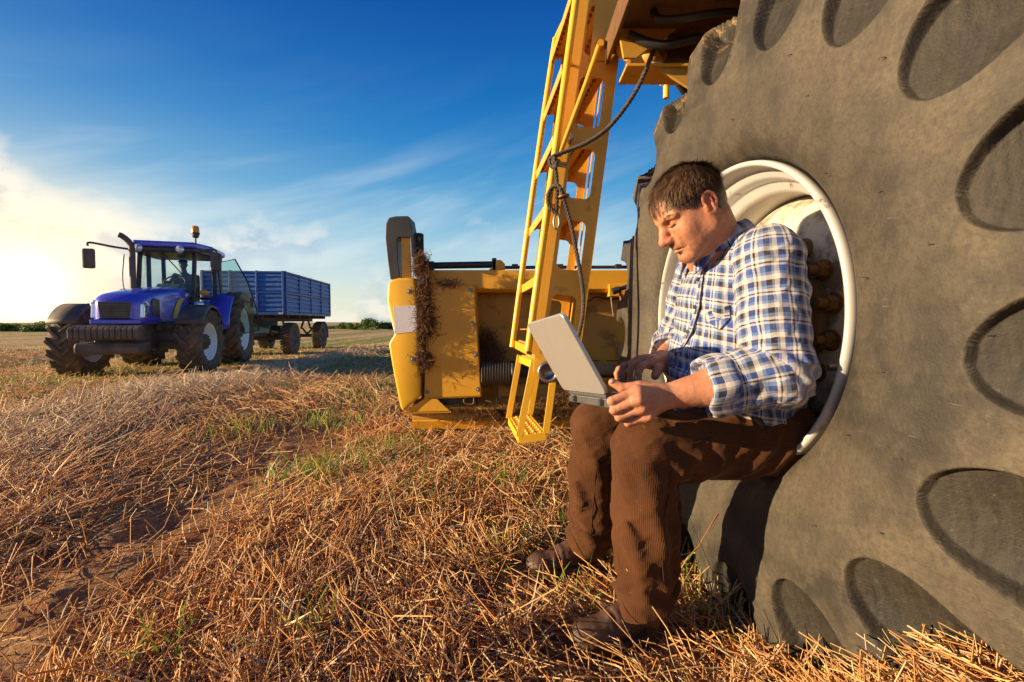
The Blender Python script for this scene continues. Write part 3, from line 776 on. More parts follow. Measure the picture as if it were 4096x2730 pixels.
# short standoffs that carry the rails
for (a, b_) in ((at(541, 260, YN - 0.03), at(545, 260, YN)), (at(566, 70, YN - 0.03), at(572, 70, YN))):
    pass
for z in (0.80, 1.34, 1.92, 2.2):
    s = (z - A0.z) / e1.z; p = A0 + e1 * s
    MB().bar((p.x - 0.004, YN - 0.035, z), (p.x + 0.02, YN, z), 0.02, 0.006).build('standoff', M_YEL, ladder, off=HB)
    MB().bar((p.x - 0.045, YF + 0.015, z + 0.012), (p.x + 0.0, YF, z + 0.012), 0.02, 0.006).build('standoff', M_YEL, ladder, off=HB)
# gusset plate laid over the head of the near plate
gp = [at(597, -40, YN), at(595.5, 0, YN), at(589, 62, YN), at(609.5, 62.3, YN), at(619, 51, YN), at(640, -4, YN), at(655, -45, YN)]
MB().prism([(p.x, p.z) for p in gp], 'y', YN - 0.012, YN - 0.0045).build('gusset_plate', M_YEL, ladder, 0.0015, off=HB)
# lifting strut across the plate
rail([at(600.5, 42, YN - 0.05), at(586, 84, YN - 0.05), at(559, 156, YN - 0.035)], [0.0115, 0.011, 0.0095], 12, M_YEL, 'strut')
MB().cyl(at(600.5, 43, YN - 0.065), at(600.5, 43, YN - 0.006), 0.0135, 14).build('strut_pin', M_YEL, ladder, off=HB)
for (px, py, rr, ln) in ((569.5, 142, 0.009, 0.06), (557.5, 163.5, 0.012, 0.02), (566, 164, 0.0055, 0.012), (574, 122, 0.004, 0.01)):
    c = at(px, py, YN - 0.006)
    MB().cyl(c, c + Vector((0, -ln, 0)), rr, 12).build('bolt', M_BOLT, ladder, off=HB)
# swing-down stirrup with two treads
nl, nr_, fr, fl = at(519, 437, 2.0), at(546, 433.5, 2.0), at(530, 415.5, 2.42), at(508.6, 418.5, 2.42)
tl, tr, tfr, tfl = at(534.5, 360, 2.0), at(556, 357, 2.0), at(541, 352, 2.42), at(520, 355, 2.42)
def lerp(a, b, t): return a + (b - a) * t
for (a, b_) in ((nl, tl), (nr_, lerp(tr, nr_, -0.0)), (fr, tfr), (fl, tfl)):
    MB().bar(a, b_, 0.006, 0.030, up=(1, 0, 0)).build('stirrup_strap', M_YEL2, ladder, 0.001, 1, off=HB)
def swing(nl, nr_, fr, fl):
    b = MB(); th = Vector((0, 0, -0.004)); b.hexa([nl + th, nr_ + th, fr + th, fl + th, nl, nr_, fr, fl])
    dz = Vector((0, 0, -0.028))
    for a, c in ((nl, nr_), (nr_, fr), (fr, fl), (fl, nl)):
        b.bar(a + Vector((0, 0, -0.012)), c + Vector((0, 0, -0.012)), 0.005, 0.034)
    b.build('step', M_YEL2, ladder, off=HB)
    t = MB()
    for i in range(9):
        for j in range(4):
            f = (i + 0.5 + (0.25 if j % 2 else -0.25)) / 9; g_ = (j + 0.5) / 4
            p = lerp(lerp(nl, fl, f), lerp(nr_, fr, f), g_)
            t.lathe([(-0.006, 0.0085), (0.004, 0.0085), (0.010, 0.006), (0.0105, 0.004), (0.004, 0.0035)], p, 'z', 10)
    tag(t.build('tread_studs', M_YEL, ladder, off=HB), kind='stuff')
swing(nl, nr_, fr, fl); swing(lerp(tl, nl, 0.03), lerp(tr, nr_, 0.03), lerp(tfr, fr, 0.03), lerp(tfl, fl, 0.03))
# hanger plate between ladder foot and stirrup, with the spool
hp = [at(536, 338, 1.97), at(533, 372, 1.97), at(545, 381, 1.97), at(556, 384, 1.97), at(560, 338, 1.97)]
MB().prism([(p.x, p.z) for p in hp], 'y', 1.965, 1.973).build('hanger_plate', M_YEL2, ladder, 0.001, off=HB)
sp = at(548, 371.5, 1.93)
MB().lathe([(0.03, 0.0), (0.03, 0.045), (-0.022, 0.046), (-0.026, 0.042), (-0.026, 0.032), (-0.004, 0.030), (-0.004, 0.0)], sp, 'y', 36).build('spool', M_STEEL, ladder, off=HB)

# --- platform and chassis above the wheel
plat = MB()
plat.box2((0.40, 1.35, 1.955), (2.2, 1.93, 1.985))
platform = plat.build('platform', M_SHADE_RUST, harv, 0.003, off=HB)
def pl(name, mat, mb, bev=0.003): return mb.build(name, mat, platform, bev, off=HB)
a, b_ = at(660, 28, 1.72), at(706, -40, 1.72)
pl('brace', M_SHADE_RUST, MB().bar(at(650, 49, 1.80), at(702, -34, 1.80), 0.012, 0.13, up=(1, 0, 0.6)))
pl('brace', M_SHADE_RUST, MB().bar(at(643, 20, 1.9), at(668, -30, 1.9), 0.012, 0.12, up=(1, 0, 0.6)))
pl('cross_beam', M_SHADE_RUST, MB().box2((0.46, 1.82, 1.845), (2.2, 1.90, 1.955)))
pl('cross_beam', M_SHADE_RUST, MB().box2((0.46, 1.45, 1.915), (2.2, 1.49, 1.955)))
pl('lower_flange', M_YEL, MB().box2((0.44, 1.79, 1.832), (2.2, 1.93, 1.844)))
pl('side_beam', M_SHADE_RUST, MB().box2((0.385, 1.40, 1.915), (0.40, 1.93, 2.02)))
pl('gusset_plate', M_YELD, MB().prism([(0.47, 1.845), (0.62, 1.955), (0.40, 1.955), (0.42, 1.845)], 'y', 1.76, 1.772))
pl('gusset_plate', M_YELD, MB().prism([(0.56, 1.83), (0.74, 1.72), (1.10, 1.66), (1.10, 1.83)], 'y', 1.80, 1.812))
pl('pipe', M_BLK, MB().tube(smooth_path([(0.44, 1.76, 1.93), (0.55, 1.74, 1.88), (0.72, 1.73, 1.90), (0.9, 1.73, 1.87), (1.2, 1.73, 1.89)], 5), 0.017, 10), 0)
pl('pipe', M_BLK, MB().tube(smooth_path([(0.50, 1.66, 1.95), (0.52, 1.64, 1.91), (0.60, 1.62, 1.90), (0.75, 1.62, 1.92), (1.1, 1.62, 1.90)], 5), 0.013, 10), 0)
for q in ((662, 27), (668, 23)):
    c = at(q[0], q[1], 1.785); pl('bush', M_SHADE_RUST, MB().lathe([(0.0, 0.0), (-0.03, 0.008), (-0.045, 0.011), (-0.045, 0.017), (0.0, 0.018)], c, 'y', 16), 0)
hoop = smooth_path([at(624, 30, 1.86), at(619.8, 44, 1.86), at(622.5, 54, 1.88), at(631, 57.5, 1.86), at(642, 54, 1.84), at(653, 46, 1.82), at(666, 36, 1.80)], 6)
pl('grab_hoop', M_YEL2, MB().tube(hoop, 0.0165, 14), 0)
# working lamp under the platform edge
lp = at(652, 58, 1.85)
pl('work_lamp', M_YELD, MB().lathe([(-0.04, 0.0), (-0.04, 0.045), (-0.01, 0.058), (0.03, 0.055), (0.05, 0.03), (0.05, 0.0)], lp, 'z', 20), 0)
pl('lamp_lens', pbr('frosted_lens', (0.75, 0.72, 0.66), 0.25), MB().lathe([(-0.062, 0.0), (-0.056, 0.036), (-0.0405, 0.048)], lp, 'z', 20), 0)
# hydraulic accumulator with its hose
ac = at(684, 71, 2.05)
pl('accumulator', M_BLK, MB().tube([ac + Vector((-0.045, -0.03, 0.05)), ac + Vector((-0.035, -0.02, 0.035)), ac, ac + Vector((0.05, 0.02, -0.05)), ac + Vector((0.06, 0.03, -0.06))], [0.03, 0.058, 0.062, 0.060, 0.03], 20), 0)
pl('hose', M_BLK, MB().tube(smooth_path([ac + Vector((0.03, -0.07, -0.02)), ac + Vector((-0.005, -0.075, -0.06)), ac + Vector((0.03, -0.07, -0.085)), ac + Vector((0.1, -0.06, -0.06))], 6), 0.007, 8), 0)
pl('fitting', M_BOLT, MB().cyl(ac + Vector((0.045, -0.02, -0.05)), ac + Vector((0.045, -0.02, -0.12)), 0.016, 8), 0)
# walkway rails seen above the beams
for zz in (2.06, 2.16, 2.5): pl('walkway_rail', M_YEL2, MB().tube([(0.75, 2.35, zz), (2.2, 2.35, zz)], 0.016, 10), 0)
for xx in (0.78, 1.0, 1.25): pl('rail_post', M_YEL2, MB().tube([(xx, 2.35, 1.98), (xx, 2.35, 2.5)], 0.016, 10), 0)
pl('belly_pan', M_SHADE_RUST, MB().box2((1.05, 1.5, 1.45), (2.2, 2.6, 1.79)))

# --- header (pick-up table) in front of the machine
def hz(py, Y): return at(512, py, Y).z
def hx(px, Y): return (px - 512) / F_PX * Y * 1.0
bp = MB(); bp.box2((-0.72, 3.62, 0.40), (2.6, 3.64, 1.10))
header = bp.build('header', M_YELD, harv, 0.003, off=HB)
def hd(name, mat, mb, bev=0.003, seg=2): return mb.build(name, mat, header, bev, seg, off=HB)
YB = 3.46
beam = MB(); beam.prism([(YB, hz(270, YB)), (YB, hz(289, YB)), (YB + 0.03, hz(292, YB)), (3.66, hz(290, YB)), (3.66, hz(270, YB))], 'x', -0.66, 2.6)
hd('top_beam', M_YEL, beam, 0.006)
hd('beam_lip', M_YELD, MB().box2((-0.66, 3.50, 1.075), (2.6, 3.62, 1.085)))
hd('floor_sheet', M_YELD, MB().prism([(3.64, 0.40), (3.64, 0.43), (3.55, 0.30), (3.35, 0.22), (3.35, 0.20), (3.60, 0.26)], 'x', -0.70, 2.6))
# lower tube and rails
hd('feed_pipe', M_BLK, MB().cyl((-0.02, 3.42, hz(371, 3.42)), (2.6, 3.42, hz(371, 3.42)), 0.05, 24), 0)
bl = []; x0, x1 = hx(482, 3.40), hx(511, 3.40); nr2 = 11
for i in range(nr2 * 4 + 1):
    t_ = i / (nr2 * 4); bl.append((x0 + (x1 - x0) * t_, 0.094 + 0.010 * math.sin(t_ * nr2 * 2 * math.pi)))
hd('bellows', M_RUBR, MB().lathe([(x0, 0.0)] + bl + [(x1, 0.0)], (0, 3.40, hz(374, 3.40)), 'x', 40), 0)
hd('bellows_collar', M_BLK, MB().lathe([(x1, 0.0), (x1, 0.10), (x1 + 0.035, 0.098), (x1 + 0.035, 0.0)], (0, 3.40, hz(374, 3.40)), 'x', 32), 0)
hd('lower_rail', M_YELD, MB().prism([(3.50, hz(402, 3.45)), (3.44, hz(404, 3.45)), (3.42, hz(418, 3.45)), (3.44, hz(427.5, 3.45)), (3.6, hz(427, 3.45)), (3.6, hz(402, 3.45))], 'x', hx(412.5, 3.45), 2.6), 0.004)
hd('rail_edge', M_YEL, MB().prism([(3.415, hz(418.5, 3.45)), (3.405, hz(420, 3.45)), (3.425, hz(428, 3.45)), (3.437, hz(428, 3.45))], 'x', hx(413, 3.45) - 0.004, 2.55), 0.001)
hd('inner_panel', M_YELD, MB().box2((hx(498, 3.5), 3.50, hz(402, 3.5)), (2.6, 3.52, hz(384, 3.5))), 0.003)
# gearbox cover
YC = 3.32
def P(px, py, Y): v = at(px, py, Y); return v
cv = [P(424, 399.5, YC), P(481.5, 397, YC), P(474.5, 284, YC), P(427, 284, YC)]
back = [Vector((v.x, 3.60, v.z)) for v in cv]
hd('gearbox_cover', M_YEL, MB().hexa([cv[0], cv[1], back[1], back[0], cv[3], cv[2], back[2], back[3]]), 0.006)
fl_ = [P(424.5, 398, YC - 0.006), P(480.5, 395.5, YC - 0.006), P(473.8, 286, YC - 0.006), P(428, 286, YC - 0.006)]
hd('cover_plate', M_YEL, MB().hexa([fl_[0], fl_[1], fl_[1] + Vector((0, 0.006, 0)), fl_[0] + Vector((0, 0.006, 0)), fl_[3], fl_[2], fl_[2] + Vector((0, 0.006, 0)), fl_[3] + Vector((0, 0.006, 0))]), 0.002)
def hexbolt(px, py, Y, r=0.013):
    c = at(px, py, Y); b = MB(); b.cyl(c + Vector((0, 0.002, 0)), c + Vector((0, -0.003, 0)), r * 1.35, 18)
    b.tube([c + Vector((0, -0.003, 0)), c + Vector((0, -0.012, 0))], r, 6, ); b.sm = [False] * len(b.f)
    b.sphere(c + Vector((0, -0.012, 0)), (r * 0.6, 0.005, r * 0.6), 10, 6)
    return hd('bolt', M_BOLT, b, 0)
for (px, py) in ((470.4, 290.2), (472.9, 324.2), (475.7, 354.4), (478.4, 389.3), (427, 392)): hexbolt(px, py, YC - 0.006)
# slanting foot plate under the cover, shade of the opening beside it drawn as a black block
ft = [P(402, 413, 3.30), P(424, 399, 3.30), P(437, 399, 3.30), P(451, 412, 3.30)]
hd('foot_plate', M_YEL, MB().prism([(v.x, v.z) for v in ft], 'y', 3.30, 3.312), 0.002)
hd('foot_plate', M_YEL, MB().hexa([P(402, 413.5, 3.30), P(451, 412.5, 3.30), P(449, 414, 3.5), P(405, 414, 3.5), P(402, 412, 3.30), P(451, 411, 3.30), P(449, 412, 3.5), P(405, 412, 3.5)]), 0)
hd('dark_opening_block', M_BLK, MB().box2((hx(437, 3.4), 3.38, hz(408, 3.4)), (hx(474, 3.4), 3.58, hz(396, 3.4))), 0.01)
hd('clamp_loop', M_SHADE_RUST, MB().tube(smooth_path([P(464, 399, 3.33), P(465, 403, 3.33), P(473, 404, 3.33), P(474, 398, 3.33)], 4), 0.006, 8), 0)
# left side shield, a two-lobed shell
sh = [(387.2, 301), (387.6, 284), (390.5, 280), (398, 278), (415, 277.3), (418.2, 330), (420.3, 397), (411, 404), (403, 412), (400, 407), (395.5, 384), (391.5, 362), (388.7, 345), (390, 341), (394.5, 334), (391, 318)]
YS = 3.28
import bmesh
def shield():
    me = bpy.data.meshes.new('side_shield'); bm = bmesh.new()
    f0 = [bm.verts.new(at(px, py, YS) - HB) for px, py in sh]
    f1 = [bm.verts.new(Vector((at(px, py, YS).x - (0.01 if px < 396 else 0.0), YS + 0.16, at(px, py, YS).z)) - HB) for px, py in sh]
    f2 = [bm.verts.new(Vector((at(px, py, YS).x + (0.035 if px < 400 else 0.0), YS + 0.34, at(px, py, YS).z)) - HB) for px, py in sh]
    n = len(sh); bm.faces.new(f0[::-1])
    for a_, c_ in ((f0, f1), (f1, f2)):
        for i in range(n): bm.faces.new((a_[i], a_[(i + 1) % n], c_[(i + 1) % n], c_[i]))
    bm.faces.new(f2); bmesh.ops.recalc_face_normals(bm, faces=bm.faces); bm.to_mesh(me); bm.free()
    me.materials.append(M_YEL2); o = bpy.data.objects.new('side_shield', me); COL.objects.link(o); o.parent = header
    bevel(o, 0.022, 4, 30); me.polygons.foreach_set('use_smooth', np.ones(len(me.polygons), bool))
    return o
shield()
rf = [at(393.6, 306.3, YS - 0.003), at(416.2, 305.6, YS - 0.003), at(417.6, 331, YS - 0.003), at(395, 334, YS - 0.003)]
M_REFL = pbr('reflective_tape', (0.72, 0.71, 0.74), 0.35, var=((0.6, 0.58, 0.6), 120, 0.7))
hd('reflector', M_REFL, MB().hexa([rf[3], rf[2], rf[2] + Vector((0, 0.004, 0)), rf[3] + Vector((0, 0.004, 0)), rf[0], rf[1], rf[1] + Vector((0, 0.004, 0)), rf[0] + Vector((0, 0.004, 0))]), 0)
hd('reflector', M_REFL, MB().hexa([at(391.9, 321, YS + 0.02), rf[3] + Vector((-0.004, 0.006, 0)), at(395.2, 333.6, YS + 0.10), at(391.5, 321, YS + 0.10), at(389.0, 306.6, YS + 0.02), rf[0] + Vector((-0.006, 0.006, 0)), at(392, 306, YS + 0.1), at(388, 306.6, YS + 0.1)]), 0)
hexbolt(409.3, 291.5, YS - 0.001, 0.014); hexbolt(412.5, 359, YS - 0.001, 0.014)
# black belt guard standing above the shield
def guard():
    out = [(392.5, 280), (390, 262), (387.6, 240), (388, 226), (391, 219.5), (398, 218), (409, 217.8), (411.5, 219), (413.5, 231), (414.5, 256), (413, 258)]
    inn = [(412.0, 240), (411, 239), (401, 238.8), (399.2, 241), (400, 262), (402, 280)]
    Y0, Y1 = 3.34, 3.52
    pts = [(at(px, py, 3.4).x, at(px, py, 3.4).z) for px, py in out + inn]
    o = plate_holes(pts, [], Y1 - Y0, lambda a_, c_, t: Vector((a_, 3.43 + t, c_)) - HB, 'belt_guard', M_BLKP, header)
    bevel(o, 0.014, 4, 30)
guard()
gb = [at(px, py, 3.42) for px, py in ((404, 279), (413.5, 279), (411.8, 238.5), (403.2, 238.5))]
hd('guard_bracket', M_YEL, MB().prism([(v.x, v.z) for v in gb], 'y', 3.36, 3.37), 0.002)
gb = [at(px, py, 3.5) for px, py in ((415, 258), (424, 262), (423.5, 234), (421, 233), (414.5, 232.5))]
hd('guard_bracket', M_BLK, MB().prism([(v.x, v.z) for v in gb], 'y', 3.50, 3.51), 0.002)
hexbolt(419, 239, 3.498, 0.01)
# black tube along the top of the beam
tb = [at(430, 265.7, 3.52), at(492, 264.6, 3.52)]
hd('reel_tube', M_BLK, MB().cyl(tb[0], tb[1], 0.026, 20), 0)
hd('tube_collar', M_BLK, MB().cyl(tb[0] - Vector((0.02, 0, 0)), tb[0] + Vector((0.03, 0, 0)), 0.035, 18), 0)
hd('tube_bracket', M_BLK, MB().box2((tb[1].x, 3.50, 1.24), (tb[1].x + 0.035, 3.55, 1.34)), 0.006)
ob = [at(px, py, 3.5) for px, py in ((488, 270.5), (493, 266), (493, 260), (501, 260), (505, 264), (505, 270.5))]
hd('tube_bracket', M_YEL, plate_mb := MB().prism([(v.x, v.z) for v in ob], 'y', 3.50, 3.512), 0.002)
hd('reel_tube', M_BLK, MB().cyl((tb[1].x + 0.03, 3.53, hz(267.5, 3.53)), (2.6, 3.53, hz(266.5, 3.53)), 0.013, 12), 0)
for px in (515, 560, 618, 640): c = at(px, 266.5, 3.53); hd('tube_clip', M_BLK, MB().box(c, (0.05, 0.04, 0.035)), 0.006)
# fittings by the wheel: bracket, hydraulic couplings, wire handles, strap
hd('coupling_bracket', M_YEL, MB().box2((hx(610, 3.4), 3.44, hz(296, 3.4)), (hx(634, 3.4), 3.56, hz(284, 3.4))), 0.004)
c = at(615, 291, 3.38)
hd('coupling', M_BLK, MB().cyl(c, c + Vector((0.16, 0.02, 0.06)), 0.017, 12), 0); hd('coupling', M_BLK, MB().cyl(c + Vector((-0.02, 0, -0.005)), c + Vector((0.03, 0, 0.012)), 0.026, 12), 0)
c2_ = at(628, 291, 3.40); hd('coupling', M_BLK, MB().cyl(c2_, c2_ + Vector((0.12, 0, 0.03)), 0.022, 12), 0)
hd('wire_handle', M_STEEL, MB().tube(smooth_path([at(611, 297, 3.42), at(613, 313, 3.42), at(615, 317, 3.42), at(629, 318, 3.42), at(631.5, 314, 3.42), at(622, 294, 3.42)], 5), 0.005, 8), 0)
hd('pull_strap', pbr('red_rubber', (0.30, 0.08, 0.03), 0.7), MB().tube([at(620, 290, 3.41), at(622.5, 316, 3.41)], [0.011, 0.007], 8), 0)
hd('wire_handle', M_BLK, MB().tube(smooth_path([at(585, 298, 3.55), at(589, 301, 3.55), at(596, 297, 3.55), at(608, 299, 3.55), at(630, 297, 3.55)], 5), 0.006, 8), 0)
hd('strap', M_STEEL, MB().hexa([at(620, 364, 3.60), at(623.5, 364, 3.60), at(623.5, 364, 3.61), at(620, 364, 3.61), at(616.5, 345, 3.60), at(621, 345, 3.60), at(621, 345, 3.61), at(616.5, 345, 3.61)]), 0.002)
hexbolt(618.6, 348, 3.60, 0.009); hexbolt(620, 356.5, 3.60, 0.009)
for (a_, b2) in ((573, 585), (590, 600), (607, 632)): hd('panel_slot', M_BLK, MB().box2((hx(a_, 3.617), 3.612, hz(361.2, 3.617)), (hx(b2, 3.617), 3.622, hz(360.2, 3.617))), 0)
hd('roll_tube', M_YELD, MB().cyl((0.45, 3.52, hz(377, 3.5)), (2.6, 3.52, hz(377, 3.5)), 0.055, 24), 0)
# ------------------------------------------------------------------ tractor
M_BLUE = pbr('tractor_blue', (0.075, 0.075, 0.62), 0.30, var=((0.11, 0.11, 0.64), 2, 0.5), dirt=((0.24, 0.18, 0.20), 5, 0.60), coat=0.6)  # paint and dust tones lightened to stand in for hazy air
M_TBLK = pbr('tractor_black', (0.055, 0.048, 0.046), 0.6, var=((0.18, 0.13, 0.09), 5, 0.85))  # dusty tone raised in place of a veil of haze
M_CAB = pbr('cab_frame', (0.020, 0.020, 0.028), 0.4)
M_AGT = pbr('tractor_rubber', (0.075, 0.058, 0.045), 0.85, var=((0.20, 0.135, 0.085), 5, 0.9), dirt=((0.32, 0.21, 0.12), 9, 0.55), bump=(40, 0.2))  # rubber and its dust lightened as if seen through haze
M_WRIM = pbr('pale_rim', (0.84, 0.84, 0.82), 0.4, var=((0.72, 0.70, 0.66), 6, 0.5))
M_HUB = pbr('muddy_hub', (0.10, 0.06, 0.04), 0.8, var=((0.2, 0.12, 0.07), 12, 0.8))
M_LENS = pbr('clear_lens', (0.80, 0.82, 0.86), 0.12, 0.55)
M_AMB = pbr('amber_lens', (0.75, 0.30, 0.02), 0.2)
M_GREYP = pbr('grey_plastic', (0.13, 0.15, 0.17), 0.6)
M_TYELL = pbr('yellow_stripe', (0.72, 0.50, 0.03), 0.35)
def glass_mat(name, tint=(0.80, 0.90, 0.88), refl=0.10):
    m, nt, b = new_mat(name); N, L = nt.nodes, nt.links
    tr = N.new('ShaderNodeBsdfTransparent'); tr.inputs[0].default_value = (*tint, 1)
    gl = N.new('ShaderNodeBsdfGlossy'); gl.inputs['Roughness'].default_value = 0.03
    fr = N.new('ShaderNodeFresnel'); fr.inputs[0].default_value = 1.5
    f = _math(nt, 'MULTIPLY_ADD', fr.outputs[0], 0.9, refl * 0.3)
    mx = N.new('ShaderNodeMixShader'); L.new(f, mx.inputs[0]); L.new(tr.outputs[0], mx.inputs[1]); L.new(gl.outputs[0], mx.inputs[2])
    L.new(mx.outputs[0], N['Material Output'].inputs['Surface']); return m
M_GLASS = glass_mat('cab_glass'); M_GLASSG = glass_mat('green_door_glass', (0.45, 0.72, 0.66))

def ag_wheel(name, Rt, Rr, w, nl, lug_w, lug_h, parent, rimmat, dish=0.10, side=1):
    """wheel with its face towards +x (side=1); rim mesh is the wheel, tyre and hub its pieces"""
    hw = w / 2; s = side
    rim = MB().lathe([(s * o, r) for o, r in [(-hw * 0.8, Rr * 0.98), (-hw * 0.5, Rr * 0.9), (hw * 0.45, Rr * 0.9), (hw * 0.62, Rr * 0.97), (hw * 0.70, Rr * 1.03), (hw * 0.74, Rr * 1.03), (hw * 0.74, Rr * 0.985), (hw * 0.62, Rr * 0.93), (hw * 0.48, Rr * 0.86),
                      (hw * 0.40, Rr * 0.80), (hw * 0.15, Rr * 0.70), (hw * 0.12, Rr * 0.45), (hw * 0.30, Rr * 0.38), (hw * 0.30, 0.0)]], n=48).build(name, rimmat, parent)
    hub = MB().lathe([(s * o, r) for o, r in [(hw * 0.1, Rr * 0.44), (hw * 0.42, Rr * 0.42), (hw * 0.50, Rr * 0.36), (hw * 0.52, Rr * 0.22), (hw * 0.72, Rr * 0.18), (hw * 0.74, 0.0)]], n=28)
    for k in range(8):
        t = 2 * math.pi * k / 8; hub.cyl((s * hw * 0.40, Rr * 0.32 * math.cos(t), Rr * 0.32 * math.sin(t)), (s * hw * 0.60, Rr * 0.32 * math.cos(t), Rr * 0.32 * math.sin(t)), Rr * 0.035, 8)
    hub.build('hub', M_HUB, rim)
    Rb = Rt - lug_h
    prof = [(-hw * 0.72, Rr * 1.0), (-hw * 0.86, Rr * 1.06), (-hw * 0.98, Rr + (Rb - Rr) * 0.4), (-hw * 1.0, Rr + (Rb - Rr) * 0.62), (-hw * 0.95, Rb - 0.055), (-hw * 0.86, Rb - 0.02), (-hw * 0.5, Rb - 0.004), (0, Rb)]
    prof = prof + [(-o, r) for o, r in prof[-2::-1]]
    t = MB().lathe(prof, n=72)
    ps = np.array(prof)
    def surf(x): return float(np.interp(x, ps[2:-2, 0], ps[2:-2, 1]))
    for sg in (-1, 1):
        for k in range(nl):
            ph0 = 2 * math.pi * (k + (0.5 if sg > 0 else 0)) / nl; secs = []
            for i in range(8):
                q = i / 7; x = sg * hw * (0.99 - 1.03 * q)
                ph = ph0 + (1.15 * w / 2 / Rt) * (q ** 0.85)
                lw = lug_w * (1.25 - 0.4 * q); rb = surf(max(min(x, hw * 0.985), -hw * 0.985)) - 0.006
                top = Rt if 0.1 < q < 0.97 else Rt - lug_h * 0.25
                if q <= 0.1: top = Rb + lug_h * 0.35
                c_ = Vector((0, math.cos(ph), math.sin(ph))); tg = Vector((0, -math.sin(ph), math.cos(ph))) * 0.80 + Vector((sg * 0.6, 0, 0))
                secs.append([Vector((x, 0, 0)) + c_ * rb + tg * lw * 0.62, Vector((x, 0, 0)) + c_ * top + tg * lw * 0.42, Vector((x, 0, 0)) + c_ * top - tg * lw * 0.42, Vector((x, 0, 0)) + c_ * rb - tg * lw * 0.62])
            # lug runs down on to the side wall
            x = sg * hw * 1.0; c_ = Vector((0, math.cos(ph0 - 0.02), math.sin(ph0 - 0.02))); tg = Vector((0, -math.sin(ph0), math.cos(ph0)))
            rb = Rb - 0.11
            secs.insert(0, [Vector((x, 0, 0)) + c_ * rb + tg * lug_w * 0.4, Vector((x + sg * 0.006, 0, 0)) + c_ * (rb + 0.02) + tg * lug_w * 0.4, Vector((x + sg * 0.006, 0, 0)) + c_ * (rb + 0.02) - tg * lug_w * 0.4, Vector((x, 0, 0)) + c_ * rb - tg * lug_w * 0.4])
            vs = [p for sc in secs for p in sc]; fs = [(0, 1, 2, 3), tuple(len(vs) - 4 + i for i in (3, 2, 1, 0))]
            for i in range(len(secs) - 1):
                for j in range(4): fs.append((i * 4 + j, (i + 1) * 4 + j, (i + 1) * 4 + (j + 1) % 4, i * 4 + (j + 1) % 4))
            t.add(vs, fs)
    t.build('tyre', M_AGT, rim)
    return rim

TX, TY, TA = -7.05, 8.7, R(17)
tz = float(ground_z(TX, TY + 1)) + 0.0
trac = empty('tractor', (TX, TY, tz - 0.02), TA)
tag(trac, 'blue farm tractor with open cab door and orange roof beacon pulling a trailer', 'tractor')
def T(name, mat, mb, bev=0.0, parent=None, seg=2): return mb.build(name, mat, parent or trac, bev, seg)

# wheels
for (x, y, Rt, Rr, w, nl, lw, lh, sd) in ((0.95, 0.0, 0.635, 0.365, 0.42, 17, 0.050, 0.045, 1), (-0.95, 0.0, 0.635, 0.365, 0.42, 17, 0.050, 0.045, -1), (0.95, 2.4, 0.84, 0.50, 0.50, 20, 0.056, 0.05, 1), (-0.95, 2.4, 0.84, 0.50, 0.50, 20, 0.056, 0.05, -1)):
    wv = ag_wheel('wheel', Rt, Rr, w, nl, lw, lh, trac, M_WRIM, side=sd); wv.location = (x, y, Rt); wv.rotation_euler = (R(7 * (1 + x)), 0, R(-4) if y < 1 else 0)
T('front_axle', M_TBLK, MB().box2((-0.78, -0.10, 0.50), (0.78, 0.10, 0.68)), 0.03)
T('rear_axle', M_TBLK, MB().cyl((-0.85, 2.4, 0.84), (0.85, 2.4, 0.84), 0.14, 16))
T('engine_block', M_TBLK, MB().box2((-0.28, -0.75, 0.52), (0.28, 1.3, 1.10)).box2((-0.34, 1.2, 0.5), (0.34, 2.5, 1.05)).box2((-0.36, -0.2, 0.85), (0.36, 0.9, 1.06)), 0.03)
# bonnet: lofted sections from nose to windscreen
def bonnet():
    secs = [(-0.99, 0.17, 1.10, 1.36), (-0.965, 0.26, 1.07, 1.43), (-0.90, 0.325, 1.05, 1.485), (-0.76, 0.37, 1.05, 1.535), (-0.3, 0.385, 1.05, 1.62), (0.3, 0.39, 1.05, 1.70), (0.8, 0.40, 1.05, 1.755), (1.08, 0.41, 1.05, 1.77)]
    n = 17; V = []; Fc = []
    for (y, hw, z0, z1) in secs:
        for i in range(n):
            t = i / (n - 1) * 2 - 1
            # flat sides, softly rounded shoulders and crown
            a = abs(t); sgn = 1 if t >= 0 else -1
            if a > 0.5: x = hw * (1 - 0.03 * (1 - (a - 0.5) / 0.5)); z = z0 + (z1 - 0.13 - z0) * (1 - (a - 0.5) / 0.5)
            else:
                q = a / 0.5; ang = q * math.pi / 2; x = hw * 0.97 * math.sin(ang) ** 0.75; z = z1 - 0.13 + 0.13 * math.cos(ang) ** 0.8
            V.append((sgn * x, y, z))
    for i in range(len(secs) - 1):
        for j in range(n - 1): Fc.append((i * n + j, i * n + j + 1, (i + 1) * n + j + 1, (i + 1) * n + j))
    V0 = len(V); Fc.append(tuple(range(n))[::-1])
    return MB().add(V, Fc, True)
bon = T('bonnet', M_BLUE, bonnet()); bon.modifiers.new('es', 'EDGE_SPLIT').split_angle = R(50)
T('grille', M_TBLK, MB().prism([(-0.205, 1.085), (0.205, 1.085), (0.235, 1.365), (-0.235, 1.365)], 'y', -1.005, -0.94), 0.01, bon)
for k in range(6): T('grille_bar', M_CAB, MB().box2((-0.205 - 0.004 * k, -1.012, 1.11 + k * 0.045), (0.205 + 0.004 * k, -1.0, 1.12 + k * 0.045)), 0.002, bon)
